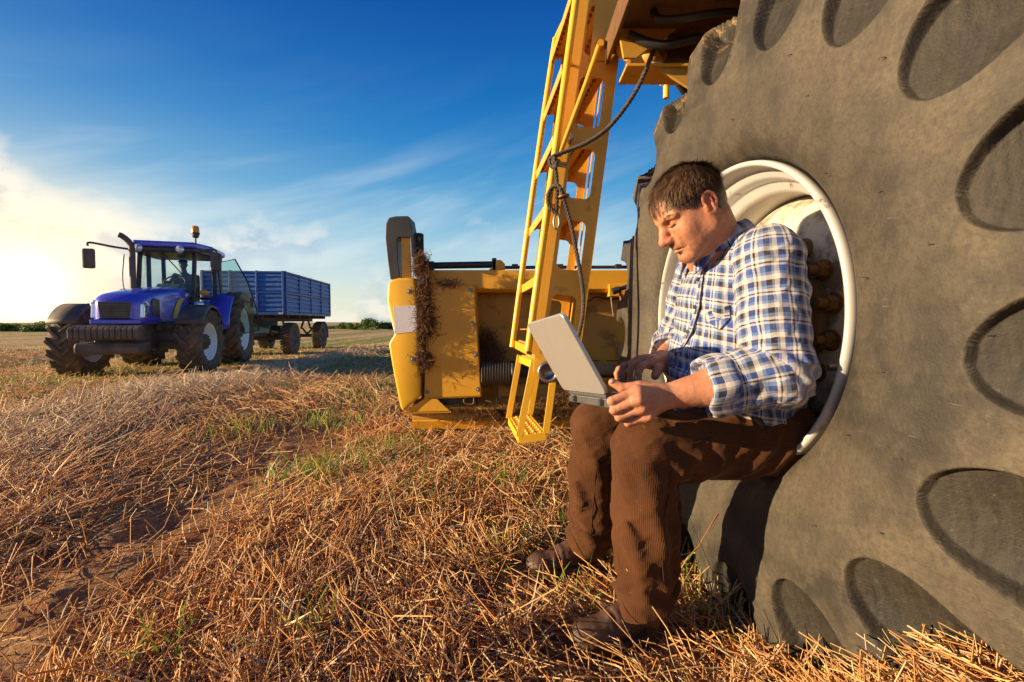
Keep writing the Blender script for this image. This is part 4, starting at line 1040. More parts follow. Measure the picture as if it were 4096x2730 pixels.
for sg in (-1, 1):
    hl = [(-0.90, 1.09), (-0.74, 1.10), (-0.70, 1.22), (-0.72, 1.36), (-0.80, 1.41), (-0.87, 1.33)]
    T('headlight', M_LENS, MB().prism([(y * 1.0, z) for y, z in hl], 'x', sg * 0.30, sg * 0.386), 0.02, bon)
    for zc in (1.17, 1.31): T('lamp_bowl', M_STEEL, MB().sphere((sg * 0.378, -0.80 - (zc - 1.17) * 0.1, zc), (0.03, 0.055, 0.055), 12, 8), 0, bon)
    sv = [(-0.58, 1.14), (-0.30, 1.12), (-0.30, 1.44), (-0.50, 1.46), (-0.58, 1.40)]
    T('side_vent', M_TBLK, MB().prism(sv, 'x', sg * 0.36, sg * 0.396), 0.008, bon)
    # curved yellow stripe in front of the cab
    yo = [(0.42 + 0.55 * q, 1.09 + 0.44 * math.sin(q * math.pi / 2)) for q in [i / 8 for i in range(9)]]
    yi = [(0.24 + 0.52 * q ** 1.25, 1.09 + 0.44 * math.sin(q * math.pi / 2) ) for q in [i / 8 for i in range(9)]]
    b = MB()
    for i in range(8): b.add([(sg * 0.4035, yi[i][0], yi[i][1]), (sg * 0.4035, yo[i][0], yo[i][1]), (sg * 0.4035, yo[i + 1][0], yo[i + 1][1]), (sg * 0.4035, yi[i + 1][0], yi[i + 1][1])], [(0, 1, 2, 3)])
    st = T('stripe', M_TYELL, b, 0, bon); st.modifiers.new('s', 'SOLIDIFY').thickness = 0.008
T('chin', M_BLUE, MB().prism([(-0.99, 0.98), (-0.99, 1.07), (0.6, 1.06), (0.6, 0.98)], 'x', -0.36, 0.36), 0.02)
# front weights: a carrier and two rows of slab weights
T('weight_carrier', M_TBLK, MB().box2((-0.30, -1.02, 0.55), (0.30, -0.72, 0.92)), 0.03)
for i in range(12):
    x = -0.44 + i * 0.08
    T('front_weight', M_TBLK, MB().prism([(-1.36, 0.76), (-1.30, 0.72), (-1.05, 0.72), (-1.05, 0.93), (-1.12, 0.965), (-1.30, 0.95), (-1.36, 0.90)], 'x', x - 0.036, x + 0.036), 0.010)
T('bumper_bar', M_TBLK, MB().prism([(-1.28, 0.50), (-1.0, 0.47), (-0.8, 0.50), (-0.8, 0.68), (-1.26, 0.68), (-1.30, 0.60)], 'x', -0.44, 0.44), 0.03)
# front mudguards
for sg in (-1, 1):
    b = MB().lathe([(-0.20, 0.70), (-0.19, 0.73), (0.19, 0.73), (0.23, 0.68)], (sg * 0.95, 0, 0.635), 'x', 16, True, R(28), R(150))
    o = T('mudguard', M_TBLK, b); o.modifiers.new('s', 'SOLIDIFY').thickness = 0.02
    T('mudguard_stay', M_TBLK, MB().tube([(sg * 0.4, 0.1, 0.8), (sg * 0.6, 0.1, 1.2), (sg * 0.9, 0.1, 1.36)], 0.02, 8))
# rear mudguards
for sg in (-1, 1):
    b = MB().lathe([(-0.28, 0.90), (-0.26, 0.93), (0.10, 0.94), (0.16, 0.90)], (sg * 0.90, 2.4, 0.84), 'x', 20, True, R(15), R(178))
    o = T('rear_mudguard', M_BLUE, b); o.modifiers.new('s', 'SOLIDIFY').thickness = 0.02
    pts = [(2.4 + 0.93 * math.cos(R(a)), 0.84 + 0.93 * math.sin(R(a))) for a in range(60, 181, 12)] + [(1.55, 0.86), (1.9, 1.35)]
    T('fender_panel', M_BLUE, MB().prism(pts, 'x', sg * 0.60, sg * 0.63), 0.01)
    b = MB().lathe([(-0.14, 0.945), (0.155, 0.93)], (sg * 1.02, 2.4, 0.84), 'x', 14, True, R(20), R(120))
    T('fender_extension', M_TBLK, b).modifiers.new('s', 'SOLIDIFY').thickness = 0.02
# cab
zb, zt = 1.15, 2.56
FP = {}
corners = {'fl': ((-0.50, 1.02, 1.30), (-0.50, 1.22, zt)), 'fr': ((0.50, 1.02, 1.30), (0.50, 1.22, zt)), 'ml': ((-0.66, 1.98, zb), (-0.64, 1.95, zt)), 'mr': ((0.66, 1.98, zb), (0.64, 1.95, zt)), 'rl': ((-0.60, 2.62, 1.55), (-0.58, 2.55, zt)), 'rr': ((0.60, 2.62, 1.55), (0.58, 2.55, zt))}
for k, (a, b_) in corners.items(): T('cab_pillar', M_CAB, MB().bar(a, b_, 0.075, 0.075, up=(0, 1, 0)), 0.012)
T('cab_floor', M_TBLK, MB().prism([(-0.5, 1.02), (0.5, 1.02), (0.70, 1.5), (0.66, 2.62), (-0.66, 2.62), (-0.70, 1.5)], 'z', 1.02, 1.12), 0.02)
T('cab_sill', M_CAB, MB().bar((-0.5, 1.02, 1.68), (0.5, 1.02, 1.68), 0.05, 0.06), 0.01)
T('cab_sill', M_CAB, MB().bar((-0.6, 2.62, 1.6), (0.6, 2.62, 1.6), 0.05, 0.06), 0.01)
roofp = [(-0.56, 1.02), (0.56, 1.02), (0.74, 1.6), (0.72, 2.55), (0.60, 2.75), (-0.60, 2.75), (-0.72, 2.55), (-0.74, 1.6)]
T('roof', M_BLUE, MB().prism(roofp, 'z', 2.60, 2.735), 0.045, None, 3)
T('roof_visor', M_CAB, MB().prism([(-0.55, 1.0), (0.55, 1.0), (0.70, 1.6), (0.68, 2.5), (-0.68, 2.5), (-0.70, 1.6)], 'z', 2.50, 2.61), 0.03)
for x in (-0.44, 0.30):
    T('roof_lamp', M_LENS, MB().lathe([(-0.03, 0.0), (-0.025, 0.075), (0.03, 0.08), (0.06, 0.06)], (x, 1.0, 2.565), 'y', 20))
def pane(nm, pts, mat, par=None):
    o = T(nm, mat, MB().add(pts, [tuple(range(len(pts)))]), 0, par); return o
pane('windscreen', [(-0.46, 1.03, 1.70), (0.46, 1.03, 1.70), (0.46, 1.20, 2.5), (-0.46, 1.20, 2.5)], M_GLASS)
pane('side_window', [(-0.53, 1.08, 1.35), (-0.66, 1.92, 1.2), (-0.64, 1.92, 2.5), (-0.53, 1.24, 2.5)], M_GLASS)
pane('side_window', [(-0.66, 2.02, 1.35), (-0.61, 2.58, 1.6), (-0.59, 2.52, 2.5), (-0.65, 1.99, 2.5)], M_GLASS)
pane('side_window', [(0.66, 2.02, 1.35), (0.61, 2.58, 1.6), (0.59, 2.52, 2.5), (0.65, 1.99, 2.5)], M_GLASS)
pane('rear_window', [(-0.55, 2.60, 1.64), (0.55, 2.60, 1.64), (0.54, 2.55, 2.5), (-0.54, 2.55, 2.5)], M_GLASS)
# open door, hinged at the rear pillar and swung out
dv = Vector((math.cos(R(22)), math.sin(R(22)), 0)); h0 = Vector((0.70, 2.02, 0))
def dp(q, z): return h0 + dv * q + Vector((0, 0, z))
outl = [dp(0.03, 2.46), dp(0.42, 2.52), dp(0.86, 1.70), dp(0.92, 1.10), dp(0.62, 1.02), dp(0.40, 1.45), dp(0.10, 1.62)]
outl = [dp(0.0, 2.42), dp(0.36, 2.54), dp(0.62, 2.0), dp(0.80, 1.35), dp(0.84, 0.82), dp(0.52, 0.74), dp(0.40, 1.2), dp(0.05, 1.70)]
door = T('door', M_CAB, MB().tube(outl, 0.018, 8, True))
pane('door_glass', [p + Vector((0, 0, 0)) for p in outl], M_GLASSG, door)
T('door_handle', M_TBLK, MB().box(dp(0.70, 1.5) + Vector((0.01, -0.03, 0)), (0.05, 0.05, 0.22)).tube([dp(0.08, 1.66) + Vector((0, -0.03, 0)), dp(0.70, 1.50) + Vector((0, -0.03, 0))], 0.014, 8), 0.0, door)
# exhaust, intake guard rod
T('exhaust', M_TBLK, MB().tube(smooth_path([(-0.52, 0.92, 1.3), (-0.52, 0.92, 1.9), (-0.52, 0.92, 2.5), (-0.54, 0.90, 2.64), (-0.64, 0.86, 2.76), (-0.70, 0.84, 2.79)], 5), 0.055, 14))
T('exhaust_guard', M_TBLK, MB().tube(smooth_path([(-0.62, 0.84, 1.55), (-0.66, 0.84, 1.9), (-0.62, 0.84, 2.4)], 5), 0.01, 6))
# mirrors on their arms
for sg, arm, c in ((-1, [(-0.50, 1.15, 2.53), (-0.85, 1.0, 2.56), (-1.22, 0.92, 2.62), (-1.26, 0.92, 2.55)], (-1.25, 0.92, 2.30)), (1, [(0.56, 1.15, 2.50), (0.75, 1.05, 2.58), (0.95, 1.0, 2.58), (0.98, 1.0, 2.5)], (0.96, 1.0, 2.32))):
    ar = T('mirror_arm', M_TBLK, MB().tube(smooth_path(arm, 5), 0.022, 8))
    T('mirror', M_TBLK, MB().box(c, (0.21, 0.09, 0.40)), 0.04, ar, 3)
# indicator and side lamps on the mudguard stalks
for sg in (-1, 1):
    T('indicator', M_AMB, MB().sphere((sg * 0.72, 1.02, 1.66), (0.10, 0.05, 0.055), 12, 8))
    T('indicator_stalk', M_TBLK, MB().tube([(sg * 0.48, 1.06, 1.64), (sg * 0.68, 1.03, 1.65)], 0.018, 8))
T('side_lamp', M_LENS, MB().sphere((0.62, 0.98, 1.40), (0.10, 0.05, 0.075), 12, 8)); T('side_lamp_stalk', M_TBLK, MB().tube([(0.48, 1.05, 1.36), (0.58, 1.0, 1.39)], 0.018, 8))
# rotating beacon
bc = T('beacon', M_TBLK, MB().tube([(0.56, 1.10, 2.45), (0.56, 1.10, 2.86)], 0.018, 8).lathe([(0.0, 0.0), (0.0, 0.05), (0.10, 0.085), (0.11, 0.0)], (0.56, 1.10, 2.84), 'z', 18))
T('beacon_lens', M_AMB, MB().lathe([(0.0, 0.075), (0.10, 0.072), (0.135, 0.06), (0.15, 0.0)], (0.56, 1.10, 2.951), 'z', 18), 0, bc)
T('wiper', M_CAB, MB().tube([(-0.10, 1.18, 2.52), (0.30, 1.08, 2.05)], 0.012, 6))
# inside the cab
T('dashboard', M_GREYP, MB().prism([(1.08, 1.2), (1.08, 1.72), (1.25, 1.86), (1.45, 1.80), (1.42, 1.2)], 'x', -0.24, 0.24), 0.04)
sw = MB(); c = Vector((0, 1.52, 1.90)); ring = [c + Vector((0.20 * math.cos(t), 0.12 * math.sin(t), 0.16 * math.sin(t))) for t in [2 * math.pi * i / 24 for i in range(24)]]
sw.tube(ring, 0.016, 8, True); sw.tube([c, c + Vector((0, -0.14, -0.12))], 0.03, 8); sw.tube([ring[0], ring[12]], 0.012, 6)
T('steering_wheel', M_TBLK, sw)
T('seat', M_TBLK, MB().box((0.0, 2.05, 1.52), (0.50, 0.50, 0.14)).box((0.0, 2.30, 1.85), (0.48, 0.14, 0.60)).box((0, 2.05, 1.3), (0.3, 0.3, 0.35)), 0.05)
T('step', M_TBLK, MB().box2((0.55, 1.3, 0.45), (0.85, 1.65, 0.49)).box2((0.58, 1.3, 0.75), (0.80, 1.65, 0.79)).bar((0.60, 1.3, 0.47), (0.60, 1.3, 1.1), 0.02, 0.05).bar((0.60, 1.65, 0.47), (0.60, 1.65, 1.1), 0.02, 0.05), 0.005)
T('fuel_tank', M_TBLK, MB().box2((0.36, 1.0, 0.55), (0.66, 1.9, 1.0)), 0.06)

# ------------------------------------------------------------------ trailer
M_TRL = pbr('trailer_blue', (0.035, 0.16, 0.50), 0.5, var=((0.06, 0.20, 0.50), 3, 0.7), dirt=((0.30, 0.32, 0.32), 9, 0.55), bump=(30, 0.1))
M_TRLD = pbr('trailer_blue_frame', (0.020, 0.085, 0.30), 0.5, var=((0.04, 0.13, 0.36), 5, 0.7), dirt=((0.2, 0.17, 0.14), 12, 0.7))
M_TRLW = pbr('worn_top_rail', (0.26, 0.27, 0.26), 0.6, var=((0.04, 0.12, 0.32), 9, 0.9))
M_TEAL = pbr('teal_chassis', (0.03, 0.13, 0.19), 0.6, var=((0.07, 0.05, 0.04), 6, 0.9))
M_CHAS = pbr('rusty_chassis', (0.06, 0.06, 0.065), 0.7, var=((0.10, 0.06, 0.04), 7, 0.9))
LX, LY, LA = -7.56, 12.885, R(6)
trl = empty('farm_trailer', (LX, LY, float(ground_z(LX, LY + 2)) - 0.01), LA)
tag(trl, 'blue panelled farm trailer coupled behind the tractor', 'trailer')
def U(name, mat, mb, bev=0.0, parent=None, seg=2): return mb.build(name, mat, parent or trl, bev, seg)
ZB, ZM, ZT, HWD, LEN = 1.24, 1.80, 2.40, 1.10, 4.3
def board(p0, p1, z0, z1, nrm):
    """pressed steel board with horizontal swages between p0 and p1"""
    b = MB(); p0, p1, nrm = Vector(p0), Vector(p1), Vector(nrm); n = 4; prof = [(z0, 0.0)]
    hz_ = (z1 - z0) / n
    for i in range(n):
        a = z0 + i * hz_; prof += [(a + hz_ * 0.15, 0.0), (a + hz_ * 0.30, 0.028), (a + hz_ * 0.72, 0.028), (a + hz_ * 0.87, 0.0)]
    prof.append((z1, 0.0)); vs = []
    for (z, d_) in prof:
        for p in (p0, p1): vs.append(Vector((p.x, p.y, z)) + nrm * d_)
    for (z, d_) in ((z1, -0.03), (z0, -0.03)):
        for p in (p0, p1): vs.append(Vector((p.x, p.y, z)) + nrm * d_)
    m = len(vs) // 2; fs = [(2 * i, 2 * i + 1, 2 * ((i + 1) % m) + 1, 2 * ((i + 1) % m)) for i in range(m)]
    fs += [tuple(2 * i for i in range(m)), tuple(2 * i + 1 for i in range(m))[::-1]]
    return b.add(vs, fs)
for (z0, z1) in ((ZB, ZM - 0.02), (ZM + 0.02, ZT - 0.04)):
    for sg in (-1, 1):
        for k in range(4):
            y0 = 0.06 + k * (LEN - 0.06) / 4; y1 = y0 + (LEN - 0.06) / 4 - 0.05
            U('side_board', M_TRL, board((sg * HWD, y0 + 0.02, 0), (sg * HWD, y1, 0), z0, z1, (sg, 0, 0)))
    for k in range(3):
        x0 = -HWD + 0.06 + k * (2 * HWD - 0.06) / 3; x1 = x0 + (2 * HWD - 0.06) / 3 - 0.05
        U('front_board', M_TRL, board((x0, 0.0, 0), (x1, 0.0, 0), z0, z1, (0, -1, 0))); U('tail_board', M_TRL, board((x0, LEN, 0), (x1, LEN, 0), z0, z1, (0, 1, 0)))
for sg in (-1, 1):
    for k in range(5):
        y = 0.02 + k * (LEN - 0.04) / 4
        U('side_post', M_TRLD, MB().box((sg * (HWD + 0.012), y, (ZB + ZT) / 2), (0.07, 0.065, ZT - ZB + 0.03)), 0.006)
    for z, hh in ((ZM, 0.045), (ZT - 0.02, 0.05), (ZB - 0.03, 0.07)): U('side_rail', M_TRLW if sg > 0 and z != ZT - 0.02 else M_TRLD, MB().box((sg * (HWD + 0.004), LEN / 2, z), (0.085, LEN, hh)), 0.006)
for k in range(4):
    x = -HWD + 0.03 + k * (2 * HWD - 0.06) / 3; U('front_post', M_TRLD, MB().box((x, -0.012, (ZB + ZT) / 2), (0.06, 0.07, ZT - ZB + 0.035)), 0.006)
for z, hh in ((ZM, 0.045), (ZT - 0.02, 0.05), (ZB - 0.03, 0.08)):
    for y in (-0.003, LEN + 0.003): U('end_rail', M_TRLD, MB().box((0, y, z), (2 * HWD + 0.03, 0.085, hh)), 0.006)
U('bed', M_TRLD, MB().box2((-HWD, 0.0, ZB - 0.06), (HWD, LEN, ZB)), 0.0)
for x in (-0.45, 0.45): U('chassis_beam', M_CHAS, MB().box2((x - 0.05, 0.05, 0.98), (x + 0.05, LEN - 0.05, ZB - 0.06)), 0.01)
for y in (0.4, 1.3, 2.2, 3.1, 3.9): U('cross_member', M_CHAS, MB().box2((-HWD + 0.05, y - 0.04, 1.08), (HWD - 0.05, y + 0.04, ZB - 0.06)), 0.008)
U('turntable', M_TEAL, MB().lathe([(0.86, 0.0), (0.86, 0.52), (0.98, 0.52), (0.98, 0.0)], (0, 0.85, 0), 'z', 30).box2((-0.5, 0.35, 0.62), (0.5, 0.5, 0.86)).box2((-0.5, 1.2, 0.62), (0.5, 1.35, 0.86)), 0.0)
for y in (0.85, 3.65):
    U('axle', M_CHAS, MB().cyl((-0.85, y, 0.48), (0.85, y, 0.48), 0.06, 12))
    for x in (-0.5, 0.5): U('leaf_spring', M_CHAS, MB().tube(smooth_path([(x, y - 0.5, 0.74), (x, y - 0.2, 0.60), (x, y, 0.56), (x, y + 0.2, 0.60), (x, y + 0.5, 0.74)], 4), 0.035, 6))
    if y > 1:
        for x in (-0.45, 0.45):
            U('spring_hanger', M_CHAS, MB().bar((x, y - 0.5, 0.74), (x, y - 0.25, 1.0), 0.05, 0.06).bar((x, y + 0.5, 0.74), (x, y + 0.25, 1.0), 0.05, 0.06))
U('drawbar', M_TEAL, MB().bar((-0.35, 0.5, 0.62), (-0.05, -1.6, 0.55), 0.07, 0.09).bar((0.35, 0.5, 0.62), (0.05, -1.6, 0.55), 0.07, 0.09).box((0, -1.65, 0.55), (0.16, 0.25, 0.07)), 0.008)
U('marker_plate', M_REFL, MB().box2((HWD - 0.16, -0.062, ZB - 0.05), (HWD - 0.04, -0.052, ZB)), 0)
def trailer_wheel(parent, loc, sd):
    Rt, w = 0.475, 0.27; hw = w / 2; s = sd
    rim = MB().lathe([(s * o, r) for o, r in [(-hw, 0.25), (hw * 0.6, 0.24), (hw * 0.8, 0.262), (hw * 0.9, 0.262), (hw * 0.8, 0.245), (hw * 0.4, 0.225), (hw * 0.3, 0.12), (hw * 0.7, 0.10), (hw * 0.75, 0.0)]], n=36).build('wheel', M_TBLK, parent)
    prof = [(-hw * 0.8, 0.25), (-hw * 0.98, 0.30), (-hw * 1.05, 0.36), (-hw * 0.95, 0.43), (-hw * 0.8, 0.455), (0, 0.46)]; prof += [(-o, r) for o, r in prof[-2::-1]]
    t = MB().lathe(prof, n=56)
    for k in range(34):
        a = 2 * math.pi * k / 34
        for j, xx in enumerate((-0.86, -0.45, 0.0, 0.45, 0.86)):
            aa = a + (math.pi / 34 if j % 2 else 0); rr = 0.452 if j in (0, 4) else 0.463
            rot = Matrix.Rotation(aa, 3, 'X'); t.box(rot @ Vector((xx * hw, rr, 0)), (hw * 0.34, 0.03, 0.048), rot)
    t.build('tyre', M_AGT, rim); rim.location = loc; return rim
for y in (0.85, 3.65):
    for sg in (-1, 1): trailer_wheel(trl, (sg * 0.92, y, 0.475), sg)
for sg in (-1, 1):
    b = MB().lathe([(-0.17, 0.52), (0.17, 0.52)], (sg * 0.92, 3.65, 0.475), 'x', 12, True, R(-10), R(80))
    U('mudguard', M_TRLD, b).modifiers.new('s', 'SOLIDIFY').thickness = 0.015

# ------------------------------------------------------------------ bushes at the edge of the field
M_LEAF = attr_mat('bush_leaves', 0.55, 0.3)
M_TWIG = pbr('bush_twig', (0.10, 0.07, 0.045), 0.9)
def bush_mesh(seed, n=2600):
    r_ = np.random.default_rng(seed); cl = r_.normal(0, 1, (26, 3)); cl /= np.linalg.norm(cl, axis=1, keepdims=True)
    cl *= r_.uniform(0.35, 0.85, (26, 1)); cl[:, 2] = np.abs(cl[:, 2]) * 0.9 + 0.12; rad = r_.uniform(0.16, 0.34, 26)
    i = r_.integers(0, 26, n); d = r_.normal(0, 1, (n, 3)); d /= np.linalg.norm(d, axis=1, keepdims=True)
    p = cl[i] + d * (rad[i] * r_.uniform(0.55, 1.0, n) ** 0.5)[:, None]; p[:, 2] = np.maximum(p[:, 2], 0.02)
    nrm = d + r_.normal(0, 0.5, (n, 3)); nrm /= np.linalg.norm(nrm, axis=1, keepdims=True)
    u = np.cross(nrm, r_.normal(0, 1, (n, 3))); u /= np.linalg.norm(u, axis=1, keepdims=True); w = np.cross(nrm, u)
    s = r_.uniform(0.025, 0.055, n)[:, None]
    V = np.stack([p - u * s * 1.5, p + w * s * 0.7, p + u * s * 1.5, p - w * s * 0.7], 1).reshape(-1, 3)
    Fq = np.arange(4 * n).reshape(n, 4)
    c = np.array([(0.07, 0.15, 0.02), (0.11, 0.20, 0.03), (0.045, 0.10, 0.018), (0.16, 0.22, 0.045)])[r_.integers(0, 4, n)] * r_.uniform(0.7, 1.15, (n, 1))
    return V, Fq, np.repeat(np.concatenate([c, np.ones((n, 1))], 1), 4, 0)
bush_lab = ['low green bush nearest the trailer on the skyline', 'second low bush right of the trailer on the skyline', 'rounded middle bush on the skyline between trailer and header', 'tallest green bush on the skyline left of the yellow header', 'low bush on the skyline touching the yellow header',
            'sunlit bush at the far left edge of the field', 'second bush from the left edge behind the tractor wheel', 'third pale bush on the left skyline beside the tractor']
spots = [(334, 60, 1.9, 0.75), (347, 58, 1.8, 1.0), (358, 57, 1.9, 1.05), (370, 55, 2.2, 1.5), (384, 56, 1.8, 1.1), (3, 46, 1.5, 1.0), (20, 48, 1.6, 0.85), (36, 45, 1.8, 1.15)]
for i, (px, Y, sx, sz) in enumerate(spots):
    V, Fq, C = bush_mesh(100 + i); x = (px - 512) / F_PX * Y
    b = empty('bush', (x, Y, float(ground_z(x, Y)) - 0.1))
    tag(b, bush_lab[i], 'bush', 'bushes along the field edge')
    V = V * np.array([sx, 1.5, sz])
    link_mesh('crown', V, Fq, M_LEAF, b, cols=C)
    st = MB()
    for k in range(5): a = k * 1.3; st.tube([(0.1 * math.cos(a), 0.1 * math.sin(a), 0), (0.5 * sx * math.cos(a), 0.5 * math.sin(a), 0.55 * sz)], [0.05, 0.015], 5)
    st.build('stem', M_TWIG, b)
# ------------------------------------------------------------------ implicit-surface modelling for the figure
class SDF:
    def __init__(s, lo, hi, h):
        s.lo = np.array(lo, float); s.h = h; s.n = np.ceil((np.array(hi) - s.lo) / h).astype(int) + 1
        s.v = np.full(tuple(s.n), 1.0, np.float32)
    def _blk(s, bmin, bmax):
        a = np.clip(np.floor((np.array(bmin) - s.lo) / s.h).astype(int), 0, s.n - 1); b = np.clip(np.ceil((np.array(bmax) - s.lo) / s.h).astype(int) + 1, 1, s.n)
        if (b <= a).any(): return None
        ax = [(s.lo[i] + s.h * np.arange(a[i], b[i])).astype(np.float32) for i in range(3)]
        return tuple(slice(a[i], b[i]) for i in range(3)), ax[0][:, None, None], ax[1][None, :, None], ax[2][None, None, :]
    def op(s, fn, bmin, bmax, k=0.01, sub=False):
        p = 1.5 * k + 2 * s.h; r = s._blk(np.array(bmin) - p, np.array(bmax) + p)
        if r is None: return
        sl, X, Y, Z = r; d = fn(X, Y, Z).astype(np.float32); v = s.v[sl]
        if sub:
            d = -d; h = np.clip(0.5 - 0.5 * (v - d) / k, 0, 1); s.v[sl] = v * (1 - h) + d * h + k * h * (1 - h)
        else:
            h = np.clip(0.5 + 0.5 * (v - d) / k, 0, 1); s.v[sl] = v * (1 - h) + d * h - k * h * (1 - h)
    def cone(s, a, b, ra, rb, k=0.01, sub=False):
        a, b = np.array(a, float), np.array(b, float); ab = b - a; L2 = max(ab @ ab, 1e-12); m = max(ra, rb)
        def fn(X, Y, Z):
            px, py, pz = X - a[0], Y - a[1], Z - a[2]; t = np.clip((px * ab[0] + py * ab[1] + pz * ab[2]) / L2, 0, 1)
            return np.sqrt((px - t * ab[0]) ** 2 + (py - t * ab[1]) ** 2 + (pz - t * ab[2]) ** 2) - (ra + t * (rb - ra))
        s.op(fn, np.minimum(a, b) - m, np.maximum(a, b) + m, k, sub)
    def path(s, pts, rs, k=0.008, sub=False):
        for i in range(len(pts) - 1): s.cone(pts[i], pts[i + 1], rs[i], rs[i + 1], k, sub)
    def ell(s, c, r, M=None, k=0.01, sub=False):
        """ellipsoid; M rows are its local axes in world space"""
        c = np.array(c, float); r = np.array(r, float); M = np.eye(3) if M is None else np.array(M, float); e = np.sqrt(((M * r[:, None]) ** 2).sum(0))
        def fn(X, Y, Z):
            px, py, pz = X - c[0], Y - c[1], Z - c[2]; q = [(px * M[i, 0] + py * M[i, 1] + pz * M[i, 2]) / r[i] for i in range(3)]
            k0 = np.sqrt(q[0] ** 2 + q[1] ** 2 + q[2] ** 2); k1 = np.sqrt((q[0] / r[0]) ** 2 + (q[1] / r[1]) ** 2 + (q[2] / r[2]) ** 2) + 1e-9
            return k0 * (k0 - 1) / k1
        s.op(fn, c - e, c + e, k, sub)
    def wrinkle(s, fn, band=0.04):
        """push the surface by fn(x, y, z) metres near the zero level"""
        idx = np.argwhere(np.abs(s.v) < band)
        if len(idx) == 0: return
        p = s.lo + idx * s.h; s.v[tuple(idx.T)] -= fn(p[:, 0], p[:, 1], p[:, 2]).astype(np.float32)
    def cut(s, fn):
        """keep only where fn < 0 (fn a signed distance)"""
        idx = np.argwhere(s.v < 0.06); p = s.lo + idx * s.h; t = tuple(idx.T)
        s.v[t] = np.maximum(s.v[t], fn(p[:, 0], p[:, 1], p[:, 2]).astype(np.float32))
    def mesh(s):
        S = s.v; ins = S < 0; nx, ny, nz = S.shape
        cnt = np.zeros((nx - 1, ny - 1, nz - 1), np.uint8)
        for i in (0, 1):
            for j in (0, 1):
                for k in (0, 1): cnt += ins[i:nx - 1 + i, j:ny - 1 + j, k:nz - 1 + k]
        act = (cnt > 0) & (cnt < 8); cells = np.argwhere(act); m = len(cells)
        ids = np.full(act.shape, -1, np.int32); ids[act] = np.arange(m)
        off = [(i, j, k) for i in (0, 1) for j in (0, 1) for k in (0, 1)]
        val = np.stack([S[cells[:, 0] + o[0], cells[:, 1] + o[1], cells[:, 2] + o[2]] for o in off], 1)
        acc = np.zeros((m, 3)); num = np.zeros(m)
        for a in range(8):
            for b in range(a + 1, 8):
                df = np.array(off[b]) - np.array(off[a])
                if np.abs(df).sum() != 1: continue
                x = (val[:, a] < 0) != (val[:, b] < 0)
                if not x.any(): continue
                t = val[x, a] / (val[x, a] - val[x, b]); acc[x] += np.array(off[a]) + t[:, None] * df; num[x] += 1
        V = s.lo + (cells + acc / num[:, None]) * s.h
        Fs = []
        for ax in range(3):
            sl0 = [slice(None)] * 3; sl1 = [slice(None)] * 3; sl0[ax] = slice(0, -1); sl1[ax] = slice(1, None)
            A, B = ins[tuple(sl0)], ins[tuple(sl1)]; e = np.argwhere(A != B)
            o1, o2 = [i for i in range(3) if i != ax]
            e = e[(e[:, o1] > 0) & (e[:, o2] > 0) & (e[:, o1] < S.shape[o1] - 1) & (e[:, o2] < S.shape[o2] - 1)]
            fl = A[tuple(e.T)]
            def cid(d1, d2):
                q = e.copy(); q[:, o1] -= d1; q[:, o2] -= d2; return ids[tuple(q.T)]
            q = np.stack([cid(1, 1), cid(0, 1), cid(0, 0), cid(1, 0)], 1)
            if ax == 1: fl = ~fl
            q[~fl] = q[~fl][:, ::-1]; Fs.append(q)
        Fq = np.concatenate(Fs); Fq = Fq[(Fq >= 0).all(1)]
        return V, Fq
    def sample(s, p):
        q = (np.array(p) - s.lo) / s.h; i = np.clip(np.floor(q).astype(int), 0, s.n - 2); f = q - i; r = 0.0
        for a in (0, 1):
            for b in (0, 1):
                for c in (0, 1): r += s.v[i[0] + a, i[1] + b, i[2] + c] * (f[0] if a else 1 - f[0]) * (f[1] if b else 1 - f[1]) * (f[2] if c else 1 - f[2])
        return r
    def hit(s, px, py, y0=0.9, y1=1.7):
        """first surface point on the sight line through a picture position, with its normal"""
        for Y in np.arange(y0, y1, 0.003):
            p = at(px, py, Y)
            if (np.array(p) > s.lo + s.h * 2).all() and (np.array(p) < s.lo + (s.n - 3) * s.h).all() and s.sample(p) < 0.0:
                e = s.h * 2; n = Vector([s.sample(np.array(p) + np.eye(3)[i] * e) - s.sample(np.array(p) - np.eye(3)[i] * e) for i in range(3)]).normalized()
                return Vector(p), n
        return at(px, py, 1.15), Vector((0, -1, 0))

def fold(x, y, z, seed, sc):
    r_ = np.random.default_rng(seed); s = 0
    for i in range(7):
        k = r_.normal(0, 1, 3); k /= np.linalg.norm(k); f = sc * (1.0 + 0.35 * i)
        s = s + np.sin((x * k[0] + y * k[1] + z * k[2]) * f + r_.uniform(0, 6) + 1.4 * np.sin((x * k[1] + y * k[2] - z * k[0]) * f * 0.6 + i)) / (1 + 0.35 * i)
    return s / 3.2
def crease(x, y, z, seed, sc):
    s = fold(x, y, z, seed, sc); return (0.55 - np.abs(s)) * 1.1

